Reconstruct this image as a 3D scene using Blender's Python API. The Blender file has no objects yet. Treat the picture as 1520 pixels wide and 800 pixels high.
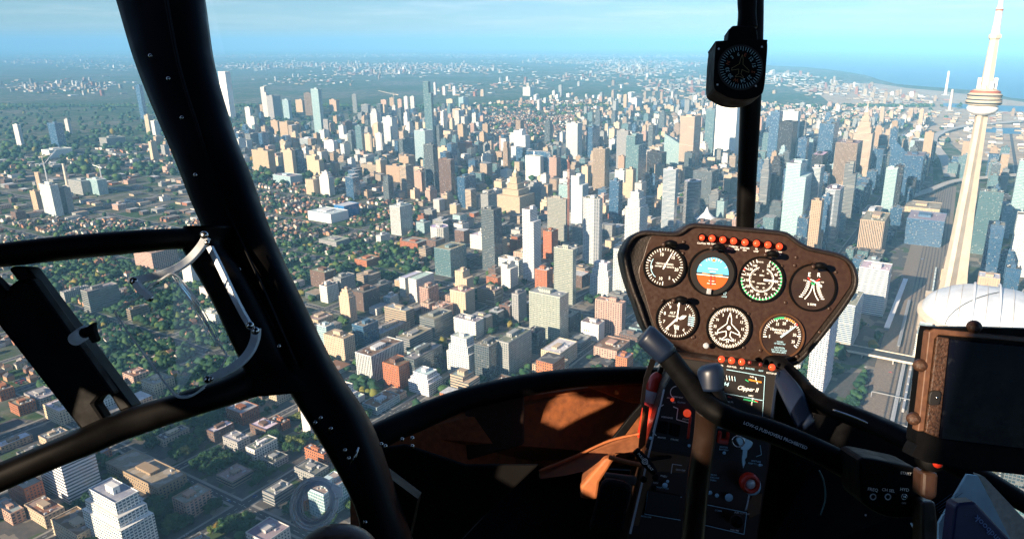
import bpy, bmesh, math, random
import numpy as np
from mathutils import Vector, Matrix
random.seed(7); rng = np.random.default_rng(7)
R = math.radians
scene = bpy.context.scene
COL = scene.collection

# ------------------------------------------------------------------ camera, sky, sun, exposure
CAMZ = 437.0                       # metres above the street
PITCH = R(17.5)
FPX, PCX, PCY = 1061.0, 830.0, 400.0    # focal length and principal point of the photograph (1520 px wide)
cd = bpy.data.cameras.new('camera'); cam = bpy.data.objects.new('camera', cd); COL.objects.link(cam)
cam.location = (0, 0, CAMZ); cam.rotation_euler = (R(90) - PITCH, 0, 0)
cd.sensor_width = 36; cd.lens = 36 * FPX / 1520; cd.shift_x = -(PCX - 760) / 1520
cd.clip_start = 0.02; cd.clip_end = 200000
scene.camera = cam
AZ_E = R(30.3)                     # bearing of the east-west streets, from +Y towards +X
E2 = np.array([math.sin(AZ_E), math.cos(AZ_E)]); N2 = np.array([-math.cos(AZ_E), math.sin(AZ_E)])
ROTZ = R(90) - AZ_E
SUN_EL = R(19.5)
sh = -E2 * 1.0 + N2 * 0.22; sh = sh / np.linalg.norm(sh)      # horizontal direction towards the sun
sun_vec = Vector((sh[0] * math.cos(SUN_EL), sh[1] * math.cos(SUN_EL), math.sin(SUN_EL)))
sl = bpy.data.lights.new('sun', 'SUN'); sl.energy = 5.0; sl.angle = R(0.5); sl.color = (1.0, 0.80, 0.58)
so = bpy.data.objects.new('sun', sl); COL.objects.link(so)
so.rotation_euler = sun_vec.to_track_quat('Z', 'Y').to_euler(); so.location = (0, 0, 900)
w = bpy.data.worlds.new('World'); scene.world = w; w.use_nodes = True
nt = w.node_tree; bg = nt.nodes['Background']
sky = nt.nodes.new('ShaderNodeTexSky'); sky.sky_type = 'NISHITA'; sky.sun_disc = False
sky.sun_elevation = SUN_EL; sky.sun_rotation = math.atan2(sh[0], sh[1])
sky.air_density = 1.0; sky.dust_density = 0.1; sky.ozone_density = 6.5; sky.altitude = 400
# thin clouds: noise on the view direction flattened to a ceiling
tc = nt.nodes.new('ShaderNodeTexCoord'); sep = nt.nodes.new('ShaderNodeSeparateXYZ'); nt.links.new(tc.outputs['Generated'], sep.inputs[0])
def wmath(op, a, b=None, c=None):
    n = nt.nodes.new('ShaderNodeMath'); n.operation = op
    for i, v in enumerate((a, b, c)):
        if v is None: continue
        if isinstance(v, (int, float)): n.inputs[i].default_value = v
        else: nt.links.new(v, n.inputs[i])
    return n.outputs[0]
zz = wmath('ADD', wmath('MAXIMUM', sep.outputs['Z'], 0.0), 0.035)
cx_ = wmath('DIVIDE', sep.outputs['X'], zz); cy_ = wmath('DIVIDE', sep.outputs['Y'], zz)
cmb = nt.nodes.new('ShaderNodeCombineXYZ'); nt.links.new(cx_, cmb.inputs[0]); nt.links.new(cy_, cmb.inputs[1])
no = nt.nodes.new('ShaderNodeTexNoise'); no.inputs['Scale'].default_value = 0.42; no.inputs['Detail'].default_value = 7; no.inputs['Roughness'].default_value = 0.6
nt.links.new(cmb.outputs[0], no.inputs['Vector'])
mr = nt.nodes.new('ShaderNodeMapRange'); mr.inputs['From Min'].default_value = 0.47; mr.inputs['From Max'].default_value = 0.75
mr.inputs['To Max'].default_value = 0.42
nt.links.new(no.outputs['Fac'], mr.inputs['Value'])
fade = nt.nodes.new('ShaderNodeMapRange'); fade.inputs['From Min'].default_value = 0.0; fade.inputs['From Max'].default_value = 0.05
nt.links.new(sep.outputs['Z'], fade.inputs['Value'])
cf = wmath('MULTIPLY', mr.outputs[0], fade.outputs[0])
mixc = nt.nodes.new('ShaderNodeMix'); mixc.data_type = 'RGBA'; nt.links.new(cf, mixc.inputs['Factor'])
nt.links.new(sky.outputs[0], mixc.inputs['A']); mixc.inputs['B'].default_value = (10.5, 9.6, 9.4, 1)
nt.links.new(mixc.outputs['Result'], bg.inputs['Color']); bg.inputs['Strength'].default_value = 0.056
vs = scene.view_settings; scene.display_settings.display_device = 'sRGB'
vs.view_transform = 'Standard'; vs.look = 'None'; vs.gamma = 1; vs.use_curve_mapping = False; vs.exposure = 1.35
cy = scene.cycles; cy.max_bounces = 6; cy.diffuse_bounces = 2; cy.glossy_bounces = 2; cy.transmission_bounces = 6
cy.transparent_max_bounces = 16; cy.volume_bounces = 2; cy.use_denoising = True; cy.sample_clamp_indirect = 4
cy.caustics_reflective = False; cy.caustics_refractive = False
HAZE_DENSITY = 6.2e-5

# ------------------------------------------------------------------ projection helpers
SP, CP = math.sin(PITCH), math.cos(PITCH)
def ground(px, py, z=0.0):
    t = (PCY - py) / FPX; s = (px - PCX) / FPX
    dy, dz = CP + t * SP, -SP + t * CP
    k = (z - CAMZ) / dz
    return np.array([s * k, dy * k])
def project(x, y, z):
    dz = z - CAMZ; yc = y * SP + dz * CP; zc = y * CP - dz * SP
    return PCX + FPX * x / zc, PCY - FPX * yc / zc, zc
def EN(p): return float(np.dot(p, E2)), float(np.dot(p, N2))
def XY(e, n): return e * E2 + n * N2
CAMP = Vector((0, 0, CAMZ)); RT = Vector((1, 0, 0)); UP = Vector((0, SP, CP)); FW = Vector((0, CP, -SP))
def PX(px, py, d): return CAMP + FW * d + RT * ((px - PCX) / FPX * d) + UP * ((PCY - py) / FPX * d)

# ------------------------------------------------------------------ object helpers
def obj(name, verts, faces, mats, parent=None, midx=None, smooth=False):
    me = bpy.data.meshes.new(name); me.from_pydata([tuple(v) for v in verts], [], faces)
    for m in (mats if isinstance(mats, (list, tuple)) else [mats]): me.materials.append(m)
    if midx is not None: me.polygons.foreach_set('material_index', midx)
    if smooth: me.polygons.foreach_set('use_smooth', [True] * len(me.polygons))
    me.update()
    o = bpy.data.objects.new(name, me); COL.objects.link(o)
    if parent is not None: o.parent = parent
    return o
def empty(name, loc, rz=0.0):
    o = bpy.data.objects.new(name, None); COL.objects.link(o); o.location = loc; o.rotation_euler = (0, 0, rz); o.empty_display_size = 0.1
    return o
def tag(o, label=None, cat=None, group=None, kind=None):
    for k, v in (('label', label), ('category', cat), ('group', group), ('kind', kind)):
        if v: o[k] = v
    return o
BOXF = [(0, 3, 2, 1), (4, 5, 6, 7), (0, 1, 5, 4), (1, 2, 6, 5), (2, 3, 7, 6), (3, 0, 4, 7)]
class Acc:
    def __init__(s): s.v = []; s.f = []; s.m = []
    def add(s, v, f, m=0):
        b = len(s.v); s.v += [tuple(x) for x in v]; s.f += [tuple(i + b for i in q) for q in f]; s.m += [m] * len(f)
    def box(s, x0, x1, y0, y1, z0, z1, m=0):
        s.add([(x0, y0, z0), (x1, y0, z0), (x1, y1, z0), (x0, y1, z0), (x0, y0, z1), (x1, y0, z1), (x1, y1, z1), (x0, y1, z1)], BOXF, m)
    def prism(s, poly, z0, z1, m=0, top=None):
        n = len(poly); t = top or poly
        s.add([(x, y, z0) for x, y in poly] + [(x, y, z1) for x, y in t],
              [tuple(range(n - 1, -1, -1)), tuple(range(n, 2 * n))] + [(i, (i + 1) % n, n + (i + 1) % n, n + i) for i in range(n)], m)
    def lathe(s, prof, seg=24, m=0, cx=0, cy=0):
        v = []; f = []; k = len(prof)
        for i in range(seg):
            a = 2 * math.pi * i / seg
            v += [(cx + r * math.cos(a), cy + r * math.sin(a), z) for r, z in prof]
        for i in range(seg):
            j = (i + 1) % seg
            for q in range(k - 1): f.append((i * k + q, j * k + q, j * k + q + 1, i * k + q + 1))
        s.add(v, f, m)
    def beam(s, a, b, w=0.2, m=0):
        a, b = Vector(a), Vector(b); d = (b - a).normalized(); u = d.orthogonal().normalized() * w / 2; q = d.cross(u).normalized() * w / 2
        s.add([a - u - q, a + u - q, a + u + q, a - u + q, b - u - q, b + u - q, b + u + q, b - u + q], BOXF, m)
    def tube(s, pts, rad, seg=12, m=0, cap=True):
        pts = [Vector(p) for p in pts]; n = len(pts)
        rad = [rad] * n if isinstance(rad, (int, float)) else rad
        v = []; f = []; prev = None
        for i, p in enumerate(pts):
            d = (pts[min(i + 1, n - 1)] - pts[max(i - 1, 0)]).normalized()
            u = d.orthogonal().normalized() if prev is None else (prev - d * prev.dot(d)).normalized()
            prev = u; q = d.cross(u)
            for k in range(seg):
                a = 2 * math.pi * k / seg; v.append(p + (u * math.cos(a) + q * math.sin(a)) * rad[i])
        for i in range(n - 1):
            for k in range(seg): f.append((i * seg + k, i * seg + (k + 1) % seg, (i + 1) * seg + (k + 1) % seg, (i + 1) * seg + k))
        if cap: f += [tuple(range(seg - 1, -1, -1)), tuple(range((n - 1) * seg, n * seg))]
        s.add(v, f, m)
    def build(s, name, mats, parent=None, smooth=False):
        return obj(name, s.v, s.f, mats, parent, s.m, smooth)

TC = {}
def text2d(s):
    if s not in TC:
        cu = bpy.data.curves.new('lettering', 'FONT'); cu.body = s; cu.align_x = 'CENTER'; cu.align_y = 'CENTER'; cu.size = 1; cu.resolution_u = 2; cu.offset = .012
        o = bpy.data.objects.new('lettering', cu); COL.objects.link(o); dg = bpy.context.evaluated_depsgraph_get(); ev = o.evaluated_get(dg); me = ev.to_mesh()
        TC[s] = ([(v.co.x, v.co.y) for v in me.vertices], [tuple(p.vertices) for p in me.polygons]); ev.to_mesh_clear(); bpy.data.objects.remove(o); bpy.data.curves.remove(cu)
    return TC[s]
for s_ in ['6', 'E', '12', '15', 'S', '21', '24', 'W', '30', '33', 'N', '3', '10', '20', '5', '0', 'VERTICAL SPEED', '100 FEET PER MINUTE', '40', '50', '60', '70', '80', '90', '100', '110', '120', '130', '140', 'MPH', 'KNOTS', 'AIRSPEED', 'R', '% RPM', '1', '2', '4', '7', '8', '9', 'ALT', '100 FEET', '25', '35', 'MANIFOLD', 'PRESSURE', 'INCHES', 'OF MERCURY', 'CAUTION', 'DO NOT EXCEED', 'RED LINE LIMITS', 'CLUTCH', 'MR TEMP', 'MR', 'CHIP', 'CARBON', 'MONOXIDE', 'STARTER', 'ON', 'TR', 'LOW', 'FUEL', 'RPM', 'PULL', 'TO', 'CAGE', 'OIL', 'AUX FUEL', 'ENG FIRE', 'GOV', 'ROTOR BRK', '44', 'Clipper II', 'AMPS', 'OIL PR', 'CYL', 'CARB HEAT', 'OFF', 'DISENGAGE', 'MASTER', 'STROBE', 'BATTERY', 'IGNITION', 'MIXTURE', 'PUSH TO LEAN', 'CARGO', 'DOORS OFF', 'CABIN', '118 0', 'VOLUME', 'SQ', 'TRANSPONDER', 'INTERCOM', 'COMM', 'FUEL CUT OFF', 'NAV', 'PNEU', 'GOV OFF', 'HEAT', 'LOW-G PUSHOVERS PROHIBITED', 'FREQ', 'CH SEL', 'HYD', 'START', 'Handbook']: text2d(s_)     # lettering outlines, made while the scene is still small
# ------------------------------------------------------------------ material helpers
class NT:
    def __init__(s, name):
        s.m = bpy.data.materials.new(name); s.m.use_nodes = True; s.t = s.m.node_tree; s.b = s.t.nodes['Principled BSDF']; s.out = s.t.nodes['Material Output']
    def n(s, t, **kw):
        q = s.t.nodes.new(t)
        for k, v in kw.items(): setattr(q, k, v)
        return q
    def set(s, sock, v):
        if isinstance(v, (int, float, tuple, list)): sock.default_value = v
        else: s.t.links.new(v, sock)
    def math(s, op, a, b=None, c=None):
        q = s.n('ShaderNodeMath', operation=op)
        for i, v in enumerate((a, b, c)):
            if v is not None: s.set(q.inputs[i], v)
        return q.outputs[0]
    def mix(s, f, a, b):
        q = s.n('ShaderNodeMix', data_type='RGBA'); s.set(q.inputs['Factor'], f); s.set(q.inputs['A'], a); s.set(q.inputs['B'], b); return q.outputs['Result']
    def fmix(s, f, a, b):
        q = s.n('ShaderNodeMix', data_type='FLOAT'); s.set(q.inputs['Factor'], f); s.set(q.inputs['A'], a); s.set(q.inputs['B'], b); return q.outputs['Result']
    def noise(s, vec, scale, detail=4, rough=.55):
        q = s.n('ShaderNodeTexNoise'); q.inputs['Scale'].default_value = scale; q.inputs['Detail'].default_value = detail; q.inputs['Roughness'].default_value = rough
        if vec is not None: s.t.links.new(vec, q.inputs['Vector'])
        return q.outputs['Fac']
    def rng(s, v, a, b, c=0., d=1.):
        q = s.n('ShaderNodeMapRange'); s.set(q.inputs['Value'], v)
        for k, x in zip(('From Min', 'From Max', 'To Min', 'To Max'), (a, b, c, d)): q.inputs[k].default_value = x
        return q.outputs[0]
    def bump(s, h, st=.3, dist=.01):
        q = s.n('ShaderNodeBump'); q.inputs['Strength'].default_value = st; q.inputs['Distance'].default_value = dist; s.t.links.new(h, q.inputs['Height']); s.t.links.new(q.outputs[0], s.b.inputs['Normal'])
def c4(c): return (c[0], c[1], c[2], 1)
def plain(name, col, rough=.5, metal=0., nz=0., scale=20, emit=0., bump=0., ior=1.5):
    k = NT(name); k.b.inputs['Roughness'].default_value = rough; k.b.inputs['Metallic'].default_value = metal; k.b.inputs['IOR'].default_value = ior
    k.b.inputs['Base Color'].default_value = c4(col)
    if nz or bump:
        tc = k.n('ShaderNodeTexCoord').outputs['Object']; f = k.noise(tc, scale, 5)
        if nz: k.set(k.b.inputs['Base Color'], k.mix(k.rng(f, .3, .7), c4([x * (1 - nz) for x in col]), c4([min(1, x * (1 + nz)) for x in col])))
        if bump: k.bump(f, bump, .002)
        k.set(k.b.inputs['Roughness'], k.rng(f, .3, .7, max(0, rough - .12), min(1, rough + .12)))
    if emit:
        k.b.inputs['Emission Color'].default_value = c4(col); k.b.inputs['Emission Strength'].default_value = emit
    return k.m

def facade_mat(name, src):
    """walls with windows in bays and storeys; colours and sizes are read from each wall's own properties (src OBJECT) or its faces (GEOMETRY)"""
    k = NT(name)
    def at(nm):
        q = k.n('ShaderNodeAttribute', attribute_type=src, attribute_name=nm); return q
    tcn = k.n('ShaderNodeTexCoord'); p = k.n('ShaderNodeSeparateXYZ'); k.t.links.new(tcn.outputs['Object'], p.inputs[0])
    nn = k.n('ShaderNodeSeparateXYZ'); k.t.links.new(tcn.outputs['Normal'], nn.inputs[0])
    ax, ay, az = (k.math('ABSOLUTE', nn.outputs[i]) for i in range(3))
    isx = k.math('GREATER_THAN', ax, ay)
    u = k.fmix(isx, p.outputs[0], p.outputs[1])
    a1 = k.n('ShaderNodeSeparateXYZ'); k.t.links.new(at('bays').outputs['Vector'], a1.inputs[0])      # bay, storey, window width share
    a2 = k.n('ShaderNodeSeparateXYZ'); k.t.links.new(at('panes').outputs['Vector'], a2.inputs[0])     # window height share, gloss, seed
    uu = k.math('DIVIDE', k.math('ADD', u, 500.0), a1.outputs[0]); vv = k.math('DIVIDE', p.outputs[2], a1.outputs[1])
    fu = k.math('ABSOLUTE', k.math('SUBTRACT', k.math('FRACT', uu), .5)); fv = k.math('ABSOLUTE', k.math('SUBTRACT', k.math('FRACT', vv), .5))
    mu = k.math('LESS_THAN', fu, k.math('MULTIPLY', a1.outputs[2], .5)); mv = k.math('LESS_THAN', fv, k.math('MULTIPLY', a2.outputs[0], .5))
    m = k.math('MULTIPLY', k.math('MULTIPLY', mu, mv), k.math('LESS_THAN', az, .5))
    m = k.math('MULTIPLY', m, k.math('GREATER_THAN', p.outputs[2], 1.2))
    cc = k.n('ShaderNodeCombineXYZ'); k.set(cc.inputs[0], k.math('FLOOR', uu)); k.set(cc.inputs[1], k.math('FLOOR', vv))
    k.set(cc.inputs[2], k.math('ADD', a2.outputs[2], isx))
    wn = k.n('ShaderNodeTexWhiteNoise'); wn.noise_dimensions = '3D'; k.t.links.new(cc.outputs[0], wn.inputs[0])
    gl = at('glass_col').outputs['Color']; wl = at('wall_col').outputs['Color']
    g1 = k.mix(k.rng(wn.outputs['Value'], .0, 1.0, 0, .35), gl, (.02, .035, .05, 1))
    blind = k.math('MULTIPLY', k.math('GREATER_THAN', wn.outputs['Value'], .93), .2)
    g2 = k.mix(blind, g1, (.55, .52, .46, 1))
    dirt = k.noise(tcn.outputs['Object'], .09, 6, .65)
    w1 = k.mix(k.rng(dirt, .35, .7, 0, .28), wl, k.mix(.5, wl, (.1, .08, .06, 1)))
    # floor joints, a slightly darker line at each storey
    jl = k.math('GREATER_THAN', fv, .46); w2 = k.mix(k.math('MULTIPLY', jl, .22), w1, (.05, .05, .05, 1))
    k.set(k.b.inputs['Base Color'], k.mix(m, w2, g2))
    k.set(k.b.inputs['Roughness'], k.fmix(m, .85, k.rng(wn.outputs['Value'], 0, 1, .08, .3)))
    k.set(k.b.inputs['IOR'], k.fmix(m, 1.45, k.fmix(a2.outputs[1], 1.6, 3.0)))
    h = k.math('SUBTRACT', 1.0, m); k.bump(h, .6, .25)
    return k.m
M_FAC = facade_mat('facade', 'OBJECT'); M_FACS = facade_mat('facade_mass', 'GEOMETRY')
def roof_mat(name, src):
    k = NT(name); q = k.n('ShaderNodeAttribute', attribute_type=src, attribute_name='roof_col')
    tcn = k.n('ShaderNodeTexCoord').outputs['Object']
    f = k.noise(tcn, .25, 6, .7); v = k.n('ShaderNodeTexVoronoi'); v.inputs['Scale'].default_value = .12; k.t.links.new(tcn, v.inputs['Vector'])
    c1 = k.mix(k.rng(f, .35, .68, 0, .5), q.outputs['Color'], (.09, .085, .08, 1))
    c2 = k.mix(k.math('MULTIPLY', k.n('ShaderNodeSeparateColor').outputs[0], 0), c1, c1)
    sc = k.n('ShaderNodeSeparateColor'); k.t.links.new(v.outputs['Color'], sc.inputs[0])
    c3 = k.mix(k.math('MULTIPLY', k.math('GREATER_THAN', sc.outputs[0], .7), .3), c1, (.5, .48, .45, 1))
    k.set(k.b.inputs['Base Color'], c3); k.b.inputs['Roughness'].default_value = .9
    return k.m
M_ROOF = roof_mat('roofing', 'OBJECT'); M_ROOFS = roof_mat('roofing_mass', 'GEOMETRY')
M_UNIT = plain('roof_unit_metal', (.42, .43, .44), .6, nz=.2, scale=.5)
M_CONC = plain('concrete', (.42, .40, .37), .9, nz=.2, scale=.2)
M_PALE = plain('pale_concrete', (.66, .56, .44), .85, nz=.08, scale=.05)
M_WHITE = plain('white_paint', (.8, .8, .8), .6, nz=.06, scale=.1)
M_DARKG = plain('dark_glazing', (.03, .05, .07), .15, ior=2.0)
M_REDP = plain('red_paint', (.40, .14, .10), .6)
M_STEEL = plain('steel_grey', (.3, .32, .34), .6)
def foliage_mat(name, src):
    k = NT(name)
    if src == 'OBJECT':
        r = k.n('ShaderNodeObjectInfo').outputs['Random']
    else:
        r = k.n('ShaderNodeAttribute', attribute_type='GEOMETRY', attribute_name='tint').outputs['Fac']
    geo = k.n('ShaderNodeNewGeometry'); f = k.noise(geo.outputs['Position'], .35, 4, .7)
    cr = k.n('ShaderNodeValToRGB'); k.t.links.new(r, cr.inputs[0]); e = cr.color_ramp.elements
    e[0].position = 0; e[0].color = (.010, .045, .022, 1); e[1].position = 1; e[1].color = (.30, .20, .04, 1)
    for ps, cl in ((.35, (.018, .065, .028, 1)), (.7, (.034, .09, .03, 1)), (.92, (.07, .13, .03, 1)), (.985, (.20, .18, .04, 1))):
        q = e.new(ps); q.color = cl
    k.set(k.b.inputs['Base Color'], k.mix(k.rng(f, .3, .7, 0, .55), cr.outputs[0], k.mix(.5, cr.outputs[0], (.02, .03, .01, 1))))
    k.b.inputs['Roughness'].default_value = .75; k.b.inputs['Specular IOR Level'].default_value = .25
    return k.m
M_LEAF = foliage_mat('foliage', 'OBJECT'); M_LEAFS = foliage_mat('foliage_mass', 'GEOMETRY')
M_BARK = plain('bark', (.09, .06, .04), .9)

# ------------------------------------------------------------------ ground, water, roads, rails
def ground_mat():
    k = NT('ground'); geo = k.n('ShaderNodeNewGeometry').outputs['Position']
    mp = k.n('ShaderNodeMapping'); mp.inputs['Rotation'].default_value = (0, 0, -ROTZ); k.t.links.new(geo, mp.inputs['Vector'])
    big = k.noise(mp.outputs[0], .0011, 5, .6); mid = k.noise(mp.outputs[0], .012, 5, .65); fine = k.noise(mp.outputs[0], .12, 4, .7)
    v = k.n('ShaderNodeTexVoronoi', distance='CHEBYCHEV'); v.inputs['Scale'].default_value = .045; k.t.links.new(mp.outputs[0], v.inputs['Vector'])
    sc = k.n('ShaderNodeSeparateColor'); k.t.links.new(v.outputs['Color'], sc.inputs[0])
    green = k.mix(k.rng(fine, .3, .7), (.022, .055, .020, 1), (.05, .10, .030, 1))
    hard = k.mix(sc.outputs[0], (.085, .082, .08, 1), (.20, .18, .155, 1)); hard = k.mix(k.math('GREATER_THAN', sc.outputs[1], .86), hard, (.30, .25, .19, 1))
    g = k.rng(k.math('ADD', k.math('MULTIPLY', mid, .6), k.math('MULTIPLY', big, .5)), .50, .66)
    lot = k.math('GREATER_THAN', sc.outputs[2], .45)
    k.set(k.b.inputs['Base Color'], k.mix(k.math('MULTIPLY', g, k.rng(lot, 0, 1, .75, 1)), green, hard))
    k.b.inputs['Roughness'].default_value = .95; k.b.inputs['Specular IOR Level'].default_value = .15
    return k.m
L = 62000
xs = [-L, -20000, -6000, -2000, 0, 2000, 6000, 20000, L]; ys = [-6000, -500, 500, 1500, 3000, 6000, 15000, 30000, L * 1.6]
gv = [(x, y, 0) for y in ys for x in xs]; gf = [(j * 9 + i, j * 9 + i + 1, (j + 1) * 9 + i + 1, (j + 1) * 9 + i) for j in range(8) for i in range(8)]
tag(obj('ground', gv, gf, ground_mat()), kind='structure')
def sheet(name, pts, z, mat, px=True, kind='structure'):
    P = [ground(*p) if px else np.array(p) for p in pts]
    a = Acc(); n = len(P); a.add([(p[0], p[1], z) for p in P], [tuple(range(n))])
    o = a.build(name, mat); tag(o, kind=kind)
    if o.data.polygons[0].normal.z < 0: o.data.flip_normals()
    return o
kw = NT('lake_water'); kw.b.inputs['Base Color'].default_value = (.012, .12, .21, 1); kw.b.inputs['Roughness'].default_value = .35
geo = kw.n('ShaderNodeNewGeometry').outputs['Position']; kw.bump(kw.noise(geo, .02, 5), .4, 3.0); M_WATER = kw.m
ws = [ground(1120, 94.5), ground(1150, 98), ground(1195, 100), ground(1235, 104), ground(1262, 108), ground(1285, 112), ground(1306, 119), ground(1330, 125), ground(1362, 128), ground(1402, 131), ground(1440, 134), ground(1475, 140), ground(1502, 146), ground(1560, 152), ground(1800, 160)]
far = [np.array([60000, 30000]), np.array([60000, 98000]), np.array([28000, 98000])]
sheet('lake_water', list(ws) + far, .6, M_WATER, px=False)
sheet('harbour_water', [(1400, 153), (1450, 156), (1520, 158), (1600, 160), (1600, 167), (1500, 166), (1440, 163), (1400, 158)], .5, M_WATER)
sheet('channel_water', [(1440, 187), (1480, 190), (1560, 192), (1560, 200), (1490, 199), (1450, 195)], .5, M_WATER)
M_SAND = plain('bare_soil', (.42, .33, .235), .95, nz=.3, scale=.012)
sheet('port_land_ground', [(1215, 140), (1255, 124), (1300, 124), (1345, 131), (1400, 136), (1440, 141), (1520, 152), (1600, 160), (1600, 250), (1440, 238), (1392, 196), (1330, 178), (1240, 160)], .25, M_SAND)
M_GRASS = plain('lawn_grass', (.05, .11, .025), .9, nz=.3, scale=.03)
sheet('park_lawn', [(128, 258), (205, 252), (215, 262), (140, 270)], .15, M_GRASS)
M_ASPH = plain('asphalt', (.055, .056, .06), .9, nz=.25, scale=.05)
M_PAVE = plain('pavement', (.25, .24, .22), .9, nz=.2, scale=.05)
kl = NT('paved_lots'); gp_ = kl.n('ShaderNodeNewGeometry').outputs['Position']; mp_ = kl.n('ShaderNodeMapping'); mp_.inputs['Rotation'].default_value = (0, 0, -ROTZ); kl.t.links.new(gp_, mp_.inputs['Vector'])
vv_ = kl.n('ShaderNodeTexVoronoi', distance='CHEBYCHEV'); vv_.inputs['Scale'].default_value = .06; kl.t.links.new(mp_.outputs[0], vv_.inputs['Vector']); sv_ = kl.n('ShaderNodeSeparateColor'); kl.t.links.new(vv_.outputs['Color'], sv_.inputs[0])
nl_ = kl.noise(mp_.outputs[0], .15, 5, .7); l1 = kl.mix(kl.rng(nl_, .3, .7), (.05, .05, .052, 1), (.10, .095, .09, 1)); l2 = kl.mix(kl.math('MULTIPLY', kl.math('GREATER_THAN', sv_.outputs[0], .72), .7), l1, (.24, .21, .17, 1))
kl.set(kl.b.inputs['Base Color'], kl.mix(kl.math('GREATER_THAN', sv_.outputs[1], .88), l2, (.04, .075, .025, 1))); kl.b.inputs['Roughness'].default_value = .9
sheet('paved_town_lots', [(-60, 610), (180, 640), (440, 560), (520, 640), (700, 860), (-60, 860)], .12, kl.m)
sheet('paved_city_lots', [(470, 268), (640, 190), (900, 186), (1130, 190), (1385, 190), (1385, 470), (1260, 700), (1100, 860), (760, 860), (560, 640), (500, 560), (560, 430), (640, 400), (620, 300)], .12, kl.m)
M_LINE = plain('road_marking_paint', (.75, .74, .7), .7)
# street grid: roads with raised pavements at both sides
ROADS_N = [-1900 + 118 * k for k in range(0, 42)]       # east-west streets, at these northings
ROADS_E = [150 + 215 * k for k in range(0, 20)]         # north-south streets, at these eastings
def in_corridor(e, n):
    x, y = XY(e, n); px, py, zc = project(x, y, 0)
    return -40 < n - RAILN(e) < 150
_a = EN(ground(1290, 640)); _b = EN(ground(1345, 430))
RS = (_b[1] - _a[1]) / (_b[0] - _a[0])
def RAILN(e): return _a[1] + RS * (e - _a[0]) - 62
ra, ln, pv = Acc(), Acc(), Acc()
def vis(e, n, m=80):
    x, y = XY(e, n)
    if y < 250: return False
    px, py, zc = project(x, y, 0); return -m < px < 1520 + m and 90 < py < 900
def road_seg(acc, e0, e1, n0, n1, z): acc.box(e0, e1, n0, n1, z - .05, z)
for i, n in enumerate(ROADS_N):
    wd = 7 if i % 3 else 12
    for e in range(0, 4400, 100):
        if vis(e, n, 200) and not in_corridor(e, n):
            road_seg(pv, e, e + 100, n - wd / 2 - 3, n + wd / 2 + 3, .20); road_seg(ra, e, e + 100, n - wd / 2, n + wd / 2, .26)
            if e < 1800:
                for q in range(0, 100, 8): road_seg(ln, e + q, e + q + 3.5, n - .12, n + .12, .32)
for i, e in enumerate(ROADS_E):
    wd = 13 if i % 2 == 0 else 8
    for n in range(-2400, 3600, 100):
        if vis(e, n, 200) and not in_corridor(e, n):
            road_seg(pv, e - wd / 2 - 3, e + wd / 2 + 3, n, n + 100, .22); road_seg(ra, e - wd / 2, e + wd / 2, n, n + 100, .29)
            if e < 1800:
                for q in range(0, 100, 8): road_seg(ln, e - .12, e + .12, n + q, n + q + 3.5, .35)
for acc, nm, mt in ((pv, 'pavement', M_PAVE), (ra, 'road', M_ASPH), (ln, 'road_markings', M_LINE)):
    o = acc.build(nm, mt); o.rotation_euler = (0, 0, ROTZ); tag(o, kind='structure')
# rail corridor
M_BALL = plain('rail_ballast', (.21, .17, .135), .95, nz=.25, scale=.3); M_RAIL = plain('rail_steel', (.33, .31, .3), .5, metal=.6); M_SCRUB = plain('scrub', (.17, .13, .03), .95, nz=.5, scale=.12)
bed, rl, tb = Acc(), Acc(), Acc()
def strip_e(acc, off0, off1, e0, e1, z, step=60):
    e = e0
    while e < e1:
        q = min(e + step, e1)
        acc.add([(e, RAILN(e) + off0, z), (q, RAILN(q) + off0, z), (q, RAILN(q) + off1, z), (e, RAILN(e) + off1, z)], [(0, 1, 2, 3)])
        e = q
strip_e(bed, -30, 94, 430, 760, .42); strip_e(bed, -4, 76, 760, 2600, .42)
for k in range(10):
    o_ = 6 + k * 6.2 + (18 if k > 7 else 0)
    strip_e(tb, o_ - 1.3, o_ + 1.3, 430, 2600 if o_ < 72 else 760, .5)
    for s in (-.72, .72): strip_e(rl, o_ + s - .12, o_ + s + .12, 430, 2600 if o_ < 72 else 760, .62)
for acc, nm, mt in ((bed, 'railway_bed', M_BALL), (tb, 'track_sleepers', plain('sleepers', (.05, .042, .038), .9)), (rl, 'railway_tracks', M_RAIL)):
    o = acc.build(nm, mt); o.rotation_euler = (0, 0, ROTZ); tag(o, kind='structure')
sc_ = Acc(); strip_e(sc_, 58, 72, 430, 760, .7); o = sc_.build('scrub_ground', M_SCRUB); o.rotation_euler = (0, 0, ROTZ); tag(o, kind='stuff', label='strip of yellow and green scrub growing between railway tracks')
sc_ = Acc(); strip_e(sc_, -36, 2, 430, 760, .7); o = sc_.build('embankment_grass', M_GRASS); o.rotation_euler = (0, 0, ROTZ); tag(o, kind='structure')

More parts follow.
